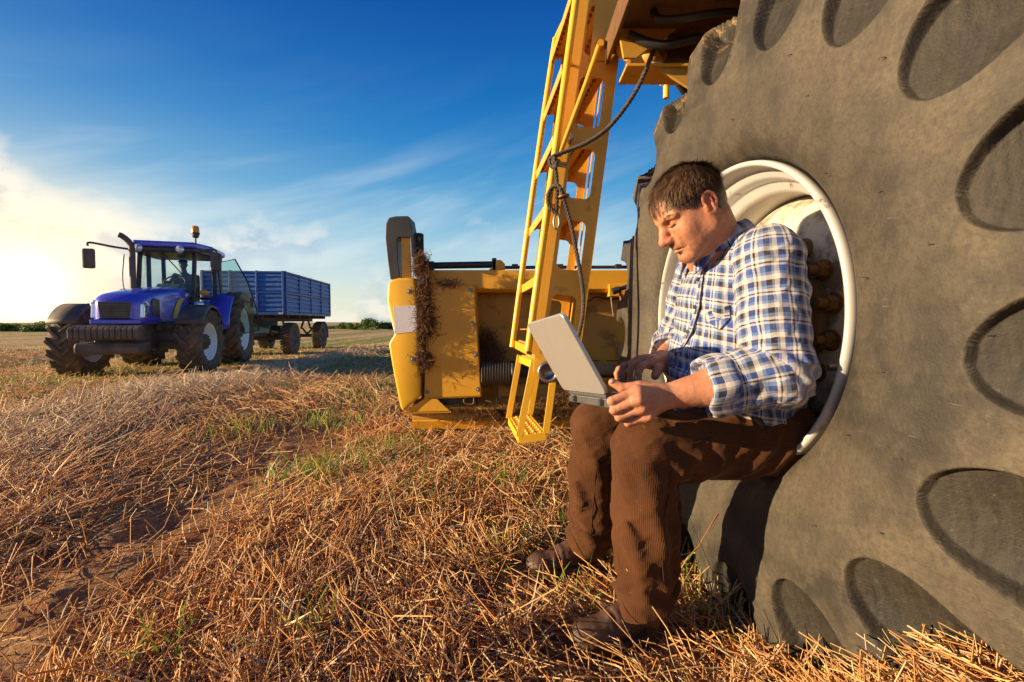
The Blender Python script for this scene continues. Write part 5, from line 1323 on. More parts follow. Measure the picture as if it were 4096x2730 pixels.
# ------------------------------------------------------------------ materials of the figure
def skin_mat(name, c0, c1):
    m, nt, b = new_mat(name); v = _obj(nt)
    c = _mix(nt, _ramp(nt, _noise(nt, v, 22, 5, 0.6), [(0.35, 0), (0.7, 1)]), c0, c1)
    a = nt.nodes.new('ShaderNodeAttribute'); a.attribute_name = 'tint'; sp = nt.nodes.new('ShaderNodeSeparateColor'); nt.links.new(a.outputs['Color'], sp.inputs[0])
    c = _mix(nt, _math(nt, 'MULTIPLY', sp.outputs[1], 0.75), c, (0.52, 0.13, 0.075))
    stub = _math(nt, 'MULTIPLY', sp.outputs[0], _ramp(nt, _noise(nt, v, 420, 3, 0.7), [(0.42, 0.25), (0.58, 1.0)]))
    c = _mix(nt, _math(nt, 'MULTIPLY', stub, 0.55), c, (0.20, 0.105, 0.07))
    c = _mix(nt, _ramp(nt, _noise(nt, v, 140, 4, 0.7), [(0.35, 0.35), (0.6, 0.0)]), c, tuple(q * 0.62 for q in c0))
    nt.links.new(c, b.inputs['Base Color']); b.inputs['Roughness'].default_value = 0.5; b.inputs['Specular IOR Level'].default_value = 0.35
    b.inputs['Subsurface Weight'].default_value = 0.0; b.inputs['Subsurface Radius'].default_value = (0.012, 0.004, 0.002); b.inputs['Subsurface Scale'].default_value = 0.5
    n1 = _bump(nt, b, _noise(nt, v, 300, 3, 0.6), 0.4, 0.0022); _bump(nt, b, _noise(nt, v, 70, 3, 0.6), 0.25, 0.004, n1); return m
M_SKIN = skin_mat('weathered_skin', (0.46, 0.185, 0.098), (0.56, 0.265, 0.155))
def plaid_mat():
    m, nt, b = new_mat('plaid_flannel'); L = nt.links
    a = nt.nodes.new('ShaderNodeAttribute'); a.attribute_name = 'cloth'
    sp = nt.nodes.new('ShaderNodeSeparateXYZ'); L.new(a.outputs['Vector'], sp.inputs[0])
    CR, LB, MBl, NV, GR = (0.60, 0.55, 0.49), (0.15, 0.23, 0.42), (0.028, 0.075, 0.29), (0.007, 0.010, 0.024), (0.22, 0.23, 0.27)
    def band(t, per, stops):
        f = _math(nt, 'FRACT', _math(nt, 'DIVIDE', t, per)); r = nt.nodes.new('ShaderNodeValToRGB'); cr = r.color_ramp; cr.interpolation = 'CONSTANT'
        while len(cr.elements) < len(stops): cr.elements.new(0.5)
        for e, (p, c) in zip(cr.elements, stops): e.position = p; e.color = (*c, 1)
        L.new(f, r.inputs[0]); return r.outputs[0]
    wob = _noise(nt, _obj(nt), 30, 3); du = _math(nt, 'MULTIPLY_ADD', wob, 0.004, sp.outputs[0]); dvv = _math(nt, 'MULTIPLY_ADD', wob, -0.004, sp.outputs[1])
    wa = band(du, 0.062, [(0.0, CR), (0.14, MBl), (0.36, CR), (0.43, NV), (0.49, CR), (0.58, LB), (0.74, NV), (0.92, GR)])
    we = band(dvv, 0.066, [(0.0, CR), (0.16, NV), (0.34, LB), (0.46, CR), (0.56, NV), (0.61, CR), (0.69, MBl), (0.90, LB)])
    # twill: warp or weft thread on top, fine diagonal
    tw = nt.nodes.new('ShaderNodeTexWave'); tw.inputs['Scale'].default_value = 420; L.new(a.outputs['Vector'], tw.inputs['Vector']); tw.bands_direction = 'DIAGONAL'
    f = _ramp(nt, tw.outputs['Fac'], [(0.2, 0.36), (0.8, 0.64)])
    c = _mix(nt, f, wa, we)
    c = _mix(nt, _ramp(nt, _noise(nt, _obj(nt), 50, 6, 0.7), [(0.3, 0.22), (0.65, 0)]), c, (0.20, 0.20, 0.24))
    L.new(c, b.inputs['Base Color']); b.inputs['Roughness'].default_value = 0.9; b.inputs['Specular IOR Level'].default_value = 0.15
    b.inputs['Sheen Weight'].default_value = 0.25; b.inputs['Sheen Roughness'].default_value = 0.5
    n1 = _bump(nt, b, _noise(nt, _obj(nt), 45, 4, 0.6), 0.28, 0.006); _bump(nt, b, tw.outputs['Fac'], 0.12, 0.001, n1)
    return m
M_PLAID = plaid_mat()
def cord_mat():
    m, nt, b = new_mat('brown_corduroy'); L = nt.links; v = _obj(nt)
    a = nt.nodes.new('ShaderNodeAttribute'); a.attribute_name = 'cloth'
    sp = nt.nodes.new('ShaderNodeSeparateXYZ'); L.new(a.outputs['Vector'], sp.inputs[0])
    s = _math(nt, 'SINE', _math(nt, 'MULTIPLY', _math(nt, 'MULTIPLY_ADD', _noise(nt, v, 14, 3), 0.012, sp.outputs[0]), 2 * math.pi / 0.0046)); rib = _math(nt, 'MULTIPLY_ADD', s, 0.5, 0.5)
    c = _mix(nt, rib, (0.040, 0.0145, 0.006), (0.078, 0.028, 0.0105))
    c = _mix(nt, _ramp(nt, _noise(nt, v, 9, 5, 0.6), [(0.35, 0), (0.75, 0.7)]), c, (0.11, 0.043, 0.016))
    # dust rubbed into the knees and shins
    c = _mix(nt, _ramp(nt, _noise(nt, v, 55, 9, 0.75), [(0.62, 0), (0.74, 0.5)]), c, (0.36, 0.20, 0.085))
    L.new(c, b.inputs['Base Color']); b.inputs['Roughness'].default_value = 0.85; b.inputs['Specular IOR Level'].default_value = 0.15
    b.inputs['Sheen Weight'].default_value = 0.3; b.inputs['Sheen Tint'].default_value = (0.7, 0.4, 0.2, 1)
    n1 = _bump(nt, b, _noise(nt, v, 32, 4), 0.3, 0.006); _bump(nt, b, rib, 0.35, 0.0014, n1); return m
M_CORD = cord_mat()
M_BOOT = pbr('worn_boot_leather', (0.050, 0.026, 0.016), 0.55, var=((0.12, 0.06, 0.03), 22, 0.9), dirt=((0.26, 0.15, 0.08), 30, 0.62), bump=(90, 0.25))
M_SOLE = pbr('boot_sole', (0.05, 0.032, 0.022), 0.85, var=((0.16, 0.09, 0.05), 20, 0.8))
M_LACE = pbr('boot_lace', (0.03, 0.025, 0.022), 0.8); M_EYELET = pbr('eyelet', (0.5, 0.48, 0.45), 0.3, 0.9)
M_HAIR = pbr('brown_hair', (0.040, 0.022, 0.012), 0.38, var=((0.085, 0.05, 0.026), 160, 0.9), spec=0.6)
M_BELT = pbr('dark_leather', (0.022, 0.018, 0.017), 0.4, bump=(80, 0.15)); M_BTN = pbr('dark_button', (0.02, 0.035, 0.06), 0.25)
M_LIP = pbr('eye_white', (0.30, 0.24, 0.20), 0.3); M_IRIS = pbr('eye_dark', (0.02, 0.02, 0.02), 0.15)

# ------------------------------------------------------------------ joints of the seated farmer
NH, FH = (0.70, 1.185, 0.55), (0.685, 1.395, 0.55)
NK, FK = (0.335, 1.125, 0.535), (0.272, 1.425, 0.520)
NA, FA = (0.352, 1.180, 0.115), (0.262, 1.530, 0.115)
NS, FS = (0.605, 1.085, 1.000), (0.585, 1.425, 0.995)
NE, FE = (0.590, 1.010, 0.735), (0.530, 1.475, 0.770)
NW = tuple(at(668, 396, 1.030)); FW = tuple(at(662, 362.5, 1.315))
NB = np.array((0.560, 1.245, 1.030))
person = empty('person', (0.62, 1.28, 0.45))
PB = Vector(person.location)
tag(person, 'seated farmer in blue plaid shirt and brown corduroys using a laptop', 'person')
def pm(name, V, Fq, mat, parent=None, uv=None, smooth=True):
    return link_mesh(name, V - np.array(PB), Fq, mat, parent or person, smooth, uv)
def pmb(name, mat, mb, parent=None, bev=0): return mb.build(name, mat, parent or person, bev, off=PB)

# head frame: rows = forward, left, up
yaw, pit, rol = R(7), R(33), R(0)
hf = np.array((-math.cos(yaw) * math.cos(pit), -math.sin(yaw) * math.cos(pit), -math.sin(pit))); hl = np.array((math.sin(yaw), -math.cos(yaw), 0.0)); hu = np.cross(hf, hl)
HM = np.stack([hf, hl, hu]); HS = 0.87; ear_w = np.array(at(708, 205, 1.10)); HC = ear_w - HM.T @ (HS * np.array((-0.010, 0.080, -0.006)))
def H(x, y, z): return HC + HM.T @ (HS * np.array((x, y, z)))

B = SDF((0.12, 0.95, 0.05), (0.82, 1.60, 1.30), 0.0027)
# trunk and legs under the clothes
B.ell((0.615, 1.26, 0.86), (0.10, 0.15, 0.20), k=0.03); B.ell((0.63, 1.28, 0.66), (0.13, 0.15, 0.12), k=0.04)
B.cone(NH, NK, 0.065, 0.045, 0.03); B.cone(FH, FK, 0.065, 0.045, 0.03); B.cone(NK, NA, 0.045, 0.03, 0.02); B.cone(FK, FA, 0.045, 0.03, 0.02)
B.cone(NS, FS, 0.05, 0.05, 0.04); B.cone(NS, NE, 0.05, 0.042, 0.03); B.cone(FS, FE, 0.05, 0.042, 0.03)
B.cone(NE, np.array(NE) * 0.45 + np.array(NW) * 0.55, 0.044, 0.043, 0.02); B.cone(np.array(NE) * 0.45 + np.array(NW) * 0.55, NW, 0.043, 0.0285, 0.02)
B.cone(FE, FW, 0.044, 0.028, 0.02)
# neck
B.cone(H(-0.034, 0, -0.045), NB, 0.060, 0.074, 0.03); B.cone(H(0.03, 0, -0.085), NB + np.array((-0.03, 0, 0.0)), 0.030, 0.05, 0.03)
B.cone(H(-0.045, 0.045, -0.05), NB + np.array((-0.02, -0.03, -0.01)), 0.018, 0.02, 0.012)
# skull, face
B.ell(H(-0.014, 0, 0.036), np.array((0.098, 0.077, 0.086)) * HS, HM, 0.02); B.ell(H(0.030, 0, -0.022), np.array((0.060, 0.061, 0.088)) * HS, HM, 0.03)
B.ell(H(0.045, 0, 0.045), np.array((0.048, 0.058, 0.045)) * HS, HM, 0.02)
for s in (-1, 1):
    B.cone(H(-0.008, s * 0.058, -0.060), H(0.062, s * 0.018, -0.101), 0.017, 0.018, 0.022)
    B.cone(H(-0.010, s * 0.062, -0.015), H(-0.006, s * 0.058, -0.062), 0.014, 0.016, 0.022)
    B.ell(H(0.030, s * 0.047, -0.040), np.array((0.042, 0.018, 0.046)) * HS, HM, 0.022)
    B.ell(H(0.055, s * 0.040, -0.034), np.array((0.024, 0.022, 0.025)) * HS, HM, 0.018)           # cheek
    B.ell(H(0.048, s * 0.036, -0.072), np.array((0.026, 0.020, 0.026)) * HS, HM, 0.018)           # jowl
    B.cone(H(0.088, s * 0.010, 0.020), H(0.071, s * 0.050, 0.021), 0.0105, 0.0095, 0.010)   # brow
    B.ell(H(0.094, s * 0.031, 0.002), np.array((0.018, 0.017, 0.0115)) * HS, HM, 0.010, True)      # socket
    B.ell(H(0.0715, s * 0.032, 0.0005), np.array((0.0125, 0.0145, 0.0115)) * HS, HM, 0.004)         # lids over the eye
    B.path([H(0.0855, s * 0.018, -0.0045), H(0.0865, s * 0.030, -0.0065), H(0.079, s * 0.045, -0.0045)], [0.0022] * 3, 0.002, True)
    B.path([H(0.080, s * 0.018, -0.014), H(0.078, s * 0.032, -0.018), H(0.070, s * 0.046, -0.012)], [0.004] * 3, 0.006)        # bag under the eye
    B.ell(H(0.098, s * 0.0145, -0.038), np.array((0.0135, 0.0085, 0.0095)) * HS, HM, 0.006)        # nostril wing
    B.cone(H(0.104, s * 0.008, -0.049), H(0.098, s * 0.009, -0.043), 0.0035, 0.003, 0.003, True)
    B.path([H(0.094, s * 0.024, -0.036), H(0.086, s * 0.034, -0.052), H(0.076, s * 0.037, -0.075)], [0.0015, 0.002, 0.0015], 0.007, True)     # nasolabial fold
    B.ell(H(0.080, s * 0.010, -0.058), np.array((0.017, 0.020, 0.018)) * HS, HM, 0.012); B.cone(H(0.0925, 0, -0.064), H(0.077, s * 0.025, -0.071), 0.0060, 0.004, 0.006); B.cone(H(0.0905, 0, -0.077), H(0.077, s * 0.022, -0.074), 0.0066, 0.004, 0.006)
    B.cone(H(0.100, 0, -0.0705), H(0.081, s * 0.027, -0.0735), 0.0026, 0.002, 0.003, True)
    # ear: rim, bowl, lobe
    e0 = np.array((-0.010, s * 0.078, -0.004))
    EM = np.stack([HM.T @ np.array((0.93, s * 0.36, 0.05)), HM.T @ np.array((-0.36 * s * s, s * 0.93, 0.0)), hu])
    EM = np.stack([v_ / np.linalg.norm(v_) for v_ in EM])
    B.ell(H(*(e0 + np.array((-0.006, s * 0.003, 0.003)))), np.array((0.0175, 0.0065, 0.029)) * HS, EM, 0.008)
    B.ell(H(*(e0 + np.array((0.000, s * 0.012, 0.003)))), np.array((0.011, 0.006, 0.020)) * HS, EM, 0.005, True)
    er = smooth_path([H(*(e0 + np.array(q) * np.array((0.92, s * 0.8, 0.9)))) for q in ((0.010, 0.004, 0.010), (0.008, 0.008, 0.024), (-0.004, 0.012, 0.034), (-0.017, 0.014, 0.031), (-0.025, 0.015, 0.018), (-0.025, 0.013, 0.002), (-0.019, 0.010, -0.014), (-0.007, 0.005, -0.028))], 3)
    B.path([np.array(q) for q in er], [0.0036] * (len(er) - 3) + [0.0045, 0.0055, 0.006], 0.003)
    B.cone(H(*(e0 + np.array((-0.012, s * 0.010, 0.016)))), H(*(e0 + np.array((-0.010, s * 0.010, -0.010)))), 0.003, 0.003, 0.004)
    B.cone(H(*(e0 + np.array((0.009, s * 0.006, -0.004)))), H(*(e0 + np.array((0.008, s * 0.005, -0.012)))), 0.004, 0.004, 0.004)
B.ell(H(0.073, 0, -0.105), np.array((0.020, 0.024, 0.019)) * HS, HM, 0.018)                     # chin
B.cone(H(0.092, -0.012, -0.089), H(0.092, 0.012, -0.089), 0.004, 0.004, 0.008, True)
B.path([H(0.086, 0, 0.016), H(0.100, 0, -0.012), H(0.114, 0, -0.033)], [0.0085, 0.0095, 0.0125], 0.010)   # nose
B.ell(H(0.108, 0, -0.040), np.array((0.010, 0.0095, 0.008)) * HS, HM, 0.006)
for zz, q in ((0.050, 0.0016), (0.062, 0.0014)): B.path([H(0.094, -0.035, zz), H(0.100, 0, zz + 0.003), H(0.094, 0.035, zz)], [q] * 3, 0.004, True)   # brow furrows
B.path([H(0.097, 0.006, 0.018), H(0.099, 0.005, 0.030)], [0.0015] * 2, 0.004, True)

# hands: chains of joints given where they are seen
def A3(px, py, Y): return np.array(at(px, py, Y))
def finger(pts, r): B.path(pts, r, 0.0035)
# left hand closed round the near corner of the laptop
mc = [A3(637, 391, 0.998), A3(637.5, 400, 0.990), A3(641, 408.5, 0.994), A3(647, 416, 1.002)]
pip = [A3(611.5, 401, 1.000), A3(614, 410.2, 0.998), A3(619, 417.6, 1.002), A3(628, 423.2, 1.008)]
dip = [A3(613, 405, 1.030), A3(616, 413, 1.030), A3(621, 419, 1.030), A3(629, 424.0, 1.032)]
tip = [A3(620, 405.5, 1.048), A3(623, 412.5, 1.049), A3(628, 418, 1.046), A3(635, 423, 1.045)]
rr = [0.0098, 0.0100, 0.0095, 0.0086]
for i in range(4):
    finger([mc[i], pip[i], dip[i], tip[i]], [rr[i] * 1.12, rr[i], rr[i] * 0.9, rr[i] * 0.8])
    B.cone(np.array(NW) * 0.8 + mc[i] * 0.2, mc[i], 0.020, 0.0125, 0.012); B.ell(mc[i] + np.array((0.004, -0.006, 0.002)), (0.009, 0.008, 0.009), k=0.008)
B.ell((np.array(NW) + mc[1] + mc[2]) / 3 + np.array((-0.004, 0.006, 0)), (0.030, 0.017, 0.026), k=0.015)
finger([A3(660, 391, 1.028), A3(640, 386.5, 1.035), A3(622, 388, 1.046), A3(612.5, 382.5, 1.052)], [0.018, 0.0135, 0.0115, 0.0095])
# tendons on the back of that hand
for i in range(4): B.cone(np.array(NW) * 0.55 + mc[i] * 0.45 + np.array((0, -0.019, 0.0)), mc[i] + np.array((0.002, -0.012, 0)), 0.0032, 0.0035, 0.006)
# right hand spread over the keys
mc2 = [A3(653, 361, 1.262), A3(646, 359.5, 1.292), A3(639, 360.5, 1.318), A3(634, 363, 1.342)]
pip2 = [A3(641.5, 366, 1.252), A3(632.5, 364, 1.288), A3(623.5, 366, 1.322), A3(619, 369, 1.35)]
tip2 = [A3(638.8, 379.5, 1.250), A3(630.5, 380, 1.284), A3(621.8, 379.5, 1.318), A3(617, 378.5, 1.345)]
for i in range(4):
    mid = (pip2[i] + tip2[i]) / 2 + np.array((-0.004, 0, 0.001)); q = rr[i] * 1.02
    finger([mc2[i], pip2[i], mid, tip2[i]], [q * 1.15, q, q * 0.92, q * 0.80]); B.cone(np.array(FW) * 0.75 + mc2[i] * 0.25, mc2[i], 0.020, 0.013, 0.012)
B.ell((np.array(FW) + mc2[1] + mc2[2]) / 3, (0.030, 0.030, 0.016), k=0.014)
finger([np.array(FW) + np.array((-0.012, -0.022, -0.008)), A3(658, 369, 1.248), A3(655, 376, 1.236)], [0.018, 0.0135, 0.011])
def skin_bumps(x, y, z): return 0.0006 * fold(x, y, z, 3, 260)
B.wrinkle(skin_bumps, 0.01)
V, Fq = B.mesh()
hx_, hy_, hz_l = ((V - HC) @ HM.T / HS).T
jaw = sstep(-0.035, -0.06, hz_l) * sstep(-0.02, 0.01, hx_) * sstep(-0.135, -0.12, hz_l) * sstep(0.30, 0.2, np.abs(hx_))
red = np.exp(-(((hx_ - 0.105) / 0.022) ** 2 + (hy_ / 0.02) ** 2 + ((hz_l + 0.035) / 0.02) ** 2)) + 0.6 * np.exp(-(((hx_ - 0.06) / 0.03) ** 2 + ((np.abs(hy_) - 0.045) / 0.02) ** 2 + ((hz_l + 0.03) / 0.022) ** 2)) + 0.7 * np.exp(-(((hx_ + 0.015) / 0.025) ** 2 + ((np.abs(hy_) - 0.085) / 0.015) ** 2 + (hz_l / 0.03) ** 2))
bc = np.zeros((len(V), 4)); bc[:, 0] = jaw; bc[:, 1] = np.clip(red, 0, 1); bc[:, 3] = 1
body = link_mesh('body', V - np.array(PB), Fq, M_SKIN, person, True, None, bc)
# nails
M_NAIL = pbr('finger_nail', (0.55, 0.33, 0.26), 0.3)
for i in range(3):
    n_ = MB().sphere(tip2[i] + np.array((-0.0075, -0.002, 0.001)), (0.0035, 0.0055, 0.007), 10, 7); pmb('finger_nail', M_NAIL, n_, body)
n_ = MB().sphere(A3(612.0, 382.0, 1.045), (0.007, 0.004, 0.005), 10, 7); pmb('finger_nail', M_NAIL, n_, body)
# eyes behind the lids
for s in (-1, 1):
    pmb('eye', M_LIP, MB().sphere(H(0.0690, s * 0.032, -0.002), 0.0122 * HS, 14, 10), body)
    lash = MB().tube([H(0.0850, s * 0.019, -0.0035), H(0.0868, s * 0.030, -0.0052), H(0.0800, s * 0.0445, -0.0035)], 0.0013, 6); pmb('lashes', M_IRIS, lash, body)

# ------------------------------------------------------------------ hair
def ribbons(P, D, N, ln, w, curl, cols=None, seg=4):
    """short tapering hairs: P root, D direction, N lift normal"""
    n = len(P); W = np.cross(D, N); W /= np.linalg.norm(W, axis=1, keepdims=True) + 1e-9; ring = []
    for i in range(seg + 1):
        t = i / seg; c = P + D * (ln * t)[:, None] + N * (ln * (0.26 * t - curl * t * t))[:, None]; ww = w * (1 - 0.85 * t ** 2)
        ring += [c - W * ww[:, None], c + W * ww[:, None]]
    Vv = np.stack(ring, 1).reshape(-1, 3); m = 2 * (seg + 1)
    f = np.array([(2 * i, 2 * i + 1, 2 * i + 3, 2 * i + 2) for i in range(seg)])
    return Vv, (np.arange(n)[:, None, None] * m + f[None]).reshape(-1, 4)
def hairline(x): return np.interp(x, [-0.12, -0.075, -0.045, -0.022, 0.0, 0.022, 0.034, 0.055, 0.075, 0.1], [-0.088, -0.088, -0.072, 0.016, 0.026, 0.004, 0.030, 0.052, 0.068, 0.078])
cap = SDF(np.array(HC) - 0.16, np.array(HC) + 0.16, 0.004)
cap.ell(H(-0.015, 0, 0.038), np.array((0.101, 0.0795, 0.0885)) * HS, HM, 0.01); cap.ell(H(-0.030, 0, -0.01), np.array((0.080, 0.072, 0.072)) * HS, HM, 0.02); cap.ell(H(0.040, 0, 0.050), np.array((0.054, 0.060, 0.044)) * HS, HM, 0.02)
def local(x, y, z): return [((x - HC[0]) * HM[i, 0] + (y - HC[1]) * HM[i, 1] + (z - HC[2]) * HM[i, 2]) / HS for i in range(3)]
def hl_cut(x, y, z):
    a, b_, c = local(x, y, z); return (hairline(a) + 0.020 + 0.004 * np.sin(b_ * 300 + a * 90) - c) * 0.8
cap.cut(hl_cut); cap.wrinkle(lambda x, y, z: 0.0020 * fold(x, y, z, 9, 170), 0.02)
V, Fq = cap.mesh(); hair = pm('hair', V, Fq, M_HAIR)
def strands(n, seed):
    r_ = np.random.default_rng(seed); d = r_.normal(0, 1, (n * 3, 3)); d /= np.linalg.norm(d, axis=1, keepdims=True)
    rad = np.array((0.100, 0.0785, 0.0875)); p = d * rad + np.array((-0.015, 0, 0.038)); low = p[:, 2] < 0.0
    p[low, 1] *= 0.95
    k = (p[:, 2] > hairline(p[:, 0]) + r_.normal(0.002, 0.006, len(p)) + 0.010 * fold(p[:, 0], p[:, 1], p[:, 2], 88, 90) * (p[:, 0] > 0.03)); p = p[k][:n]; d = (p - np.array((-0.015, 0, 0.02))) / rad; d /= np.linalg.norm(d, axis=1, keepdims=True)
    # combed forward from the crown in locks, down at the sides and nape
    crown = np.array((-0.070, -0.012, 0.112)); fl = p - crown; fl[:, 0] += 0.035 * (p[:, 2] > 0.05)
    lock = np.stack([fold(p[:, 0], p[:, 1], p[:, 2], 70 + i, 75) for i in range(3)], 1)
    fl = fl / np.linalg.norm(fl, axis=1, keepdims=True) + 0.50 * lock + r_.normal(0, 0.16, fl.shape)
    fl[:, 2] -= 0.45 * (np.abs(p[:, 1]) > 0.05)
    fl -= d * (fl * d).sum(1, keepdims=True); fl /= np.linalg.norm(fl, axis=1, keepdims=True)
    top = sstep(0.03, 0.09, p[:, 2]); ln = r_.uniform(0.022, 0.046, len(p)) * (0.50 + 0.80 * top)
    lift = np.where(p[:, 0] > 0.05, 0.42, 0.26) - 0.14 * r_.random(len(p))
    Pw = HC + HS * (p @ HM); Dw = fl @ HM; Nw = d @ HM
    c = np.array([(0.080, 0.044, 0.021), (0.13, 0.072, 0.034), (0.22, 0.125, 0.058), (0.045, 0.025, 0.013)])[r_.choice(4, len(p), p=[0.4, 0.3, 0.12, 0.18])]
    V, Fq = ribbons(Pw, Dw, Nw, ln * HS, r_.uniform(0.0005, 0.0012, len(p)), lift)
    return V, Fq, np.repeat(np.concatenate([c, np.ones((len(p), 1))], 1), 10, 0)
M_HAIRS = attr_mat('hair_strand', 0.5, 0.0, 0.35)
V, Fq, C = strands(15000, 4)
link_mesh('hair_strands', V - np.array(PB), Fq, M_HAIRS, hair, True, None, C)
def brow(s, n=130):
    r_ = np.random.default_rng(20 + s); t = r_.random(n); p = np.stack([0.0975 - 0.017 * t ** 1.4, s * (0.012 + 0.038 * t), 0.021 + 0.006 * np.sin(t * 2.6) + r_.normal(0, 0.0022, n)], 1)
    d = np.stack([-0.25 * np.ones(n), s * 1.0 * np.ones(n), -0.25 + r_.normal(0, 0.3, n)], 1); d /= np.linalg.norm(d, axis=1, keepdims=True); nn = np.tile(np.array((0.95, s * 0.3, 0.0)), (n, 1))
    return ribbons(HC + HS * (p @ HM), d @ HM, nn @ HM, r_.uniform(0.006, 0.011, n), np.full(n, 0.0005), np.full(n, 0.2), seg=3)
M_BROW = pbr('eyebrow_hair', (0.10, 0.055, 0.03), 0.5)
for s in (-1, 1): V, Fq = brow(s); pm('eyebrow', V, Fq, M_BROW, body)

# ------------------------------------------------------------------ shirt
SH = SDF((0.36, 0.92, 0.50), (0.84, 1.66, 1.14), 0.0034)
SH.ell((0.612, 1.258, 0.885), (0.142, 0.190, 0.175), k=0.05); SH.ell((0.602, 1.272, 0.705), (0.160, 0.192, 0.155), k=0.07); SH.ell((0.640, 1.28, 0.60), (0.150, 0.180, 0.095), k=0.06)
SH.ell((0.655, 1.255, 0.93), (0.105, 0.165, 0.12), k=0.05)
SH.cone((0.600, 1.13, 1.012), (0.590, 1.38, 1.008), 0.062, 0.060, 0.05); SH.cone((0.590, 1.25, 1.02), (0.580, 1.245, 1.035), 0.082, 0.072, 0.03)
SH.cone(NS, (0.604, 1.085, 0.93), 0.060, 0.050, 0.04); SH.cone(FS, (0.580, 1.425, 0.93), 0.060, 0.050, 0.04)
def shirt_folds(x, y, z):
    w = 0.0040 * fold(x, y, z, 1, 42) + 0.0055 * crease(x, y, z, 12, 36) + 0.0020 * crease(x, y, z, 2, 95)
    # gathers across the belly and drag lines from the armpit
    w = w + 0.006 * np.sin((z + 0.35 * (x - 0.6) + 0.25 * (y - 1.2)) * 95 + 2.2 * np.sin(y * 19 + x * 9)) * np.exp(-((z - 0.665) / 0.085) ** 2)
    w = w + 0.005 * np.sin((z * 0.6 - x * 0.9 + y * 0.4) * 100 + 1.5 * np.sin(z * 25)) * np.exp(-((z - 0.90) / 0.08) ** 2) * np.exp(-((y - 1.10) / 0.08) ** 2)
    return w
SH.wrinkle(shirt_folds, 0.03)
# open neck
SH.ell((0.545, 1.243, 1.085), (0.072, 0.072, 0.05), k=0.01, sub=True); SH.cone((0.50, 1.243, 1.07), (0.455, 1.243, 0.985), 0.030, 0.008, 0.012, True)
V, Fq = SH.mesh()
ang = np.arctan2(-(V[:, 1] - 1.265), -(V[:, 0] - 0.615)); cu = ang * 0.185; cvv = V[:, 2] + 0.16 * (V[:, 0] - 0.6) - 0.10 * (V[:, 1] - 1.26)
shirt = pm('shirt', V, Fq, M_PLAID, None, np.stack([cu, cvv], 1))

def sleeve(S_, E_, W_, frac, seed, r0, r1, r2, r3, cuff_r):
    S_, E_, W_ = np.array(S_), np.array(E_), np.array(W_); Cf = E_ + (W_ - E_) * frac
    lo = np.minimum.reduce([S_, E_, Cf]) - 0.12; hi = np.maximum.reduce([S_, E_, Cf]) + 0.12
    s = SDF(lo, hi, 0.0032); s.cone(S_, E_, r0, r1, 0.03); s.cone(E_, Cf, r2, r3, 0.03)
    d1 = (E_ - S_); l1 = np.linalg.norm(d1); d1 = d1 / l1; d2 = (Cf - E_); l2 = np.linalg.norm(d2); d2 = d2 / l2
    def fl(x, y, z):
        p = np.stack([x, y, z], 1); t1 = (p - S_) @ d1; t2 = (p - E_) @ d2
        w = 0.0035 * fold(x, y, z, seed, 50) + 0.0060 * crease(x, y, z, seed + 2, 44) + 0.0022 * crease(x, y, z, seed + 1, 110)
        cr = np.exp(-(np.linalg.norm(p - E_, axis=1) / 0.085) ** 2)
        w = w + 0.0075 * cr * np.sin((t1 * 0.75 + t2 * 0.85) * 105 + 1.3 * np.sin((z + x) * 35))
        w = w + 0.0022 * np.sin(t1 * 40 + 1.4 * np.sin(y * 20 + z * 9 + x * 8)) * np.exp(-((t1 - 0.14) / 0.08) ** 2)
        return w
    s.wrinkle(fl, 0.03)
    s.cut(lambda x, y, z: (np.stack([x, y, z], 1) - Cf) @ d2)          # cut square at the cuff
    Vv, Ff = s.mesh()
    def uvs(Vv):
        t1 = np.clip((Vv - S_) @ d1, -0.1, l1); t2 = np.clip((Vv - E_) @ d2, 0, 1); q1 = np.linalg.norm(Vv - (S_ + np.outer(t1, d1)), axis=1); q2 = np.linalg.norm(Vv - (E_ + np.outer(t2, d2)), axis=1)
        along = np.where((q2 < q1) & (t2 > 0), l1 + t2, t1)
        ax = np.cross(d1, d2); ax /= np.linalg.norm(ax); b1 = np.cross(d1, ax); b2 = np.cross(d2, ax)
        use2 = (q2 < q1) & (t2 > 0); rel1 = Vv - S_; rel2 = Vv - E_
        a1 = np.arctan2(rel1 @ ax, rel1 @ b1); a2 = np.arctan2(rel2 @ ax, rel2 @ b2)
        return np.stack([np.where(use2, a2, a1) * 0.070, along], 1)
    o = pm('sleeve', Vv, Ff, M_PLAID, shirt, uvs(Vv))
    # rolled-up cuff: thick folded band round the forearm
    rot = Vector((0, 0, 1)).rotation_difference(Vector(d2)); prof = [(-0.045, r3 * 0.98), (-0.050, cuff_r), (-0.030, cuff_r + 0.006), (0.0, cuff_r + 0.004), (0.012, cuff_r - 0.001), (0.014, cuff_r - 0.006), (0.006, cuff_r - 0.012), (-0.025, r3 * 0.80)]
    Vv = []; uv = []; n = 64
    for i in range(n):
        t = 2 * math.pi * i / n
        for k, (o_, r_) in enumerate(prof):
            w = 1 + 0.055 * math.sin(3 * t + seed) + 0.03 * math.sin(7 * t + k * 0.5)
            p = Vector((r_ * w * math.cos(t), r_ * w * math.sin(t), o_ + 0.007 * math.sin(2 * t + seed) + 0.004 * math.sin(5 * t)))
            Vv.append(np.array(rot @ p) + Cf); uv.append((t * 0.065, 0.3 + k * 0.016))
    m = len(prof); Ff = np.array([(i * m + k, ((i + 1) % n) * m + k, ((i + 1) % n) * m + k + 1, i * m + k + 1) for i in range(n) for k in range(m - 1)])
    c_ = pm('cuff', np.array(Vv), Ff, M_PLAID, shirt, np.array(uv)); c_.modifiers.new('ss', 'SUBSURF').render_levels = 1
    return s
SLN = sleeve(NS, NE, NW, 0.62, 31, 0.076, 0.068, 0.070, 0.062, 0.068)
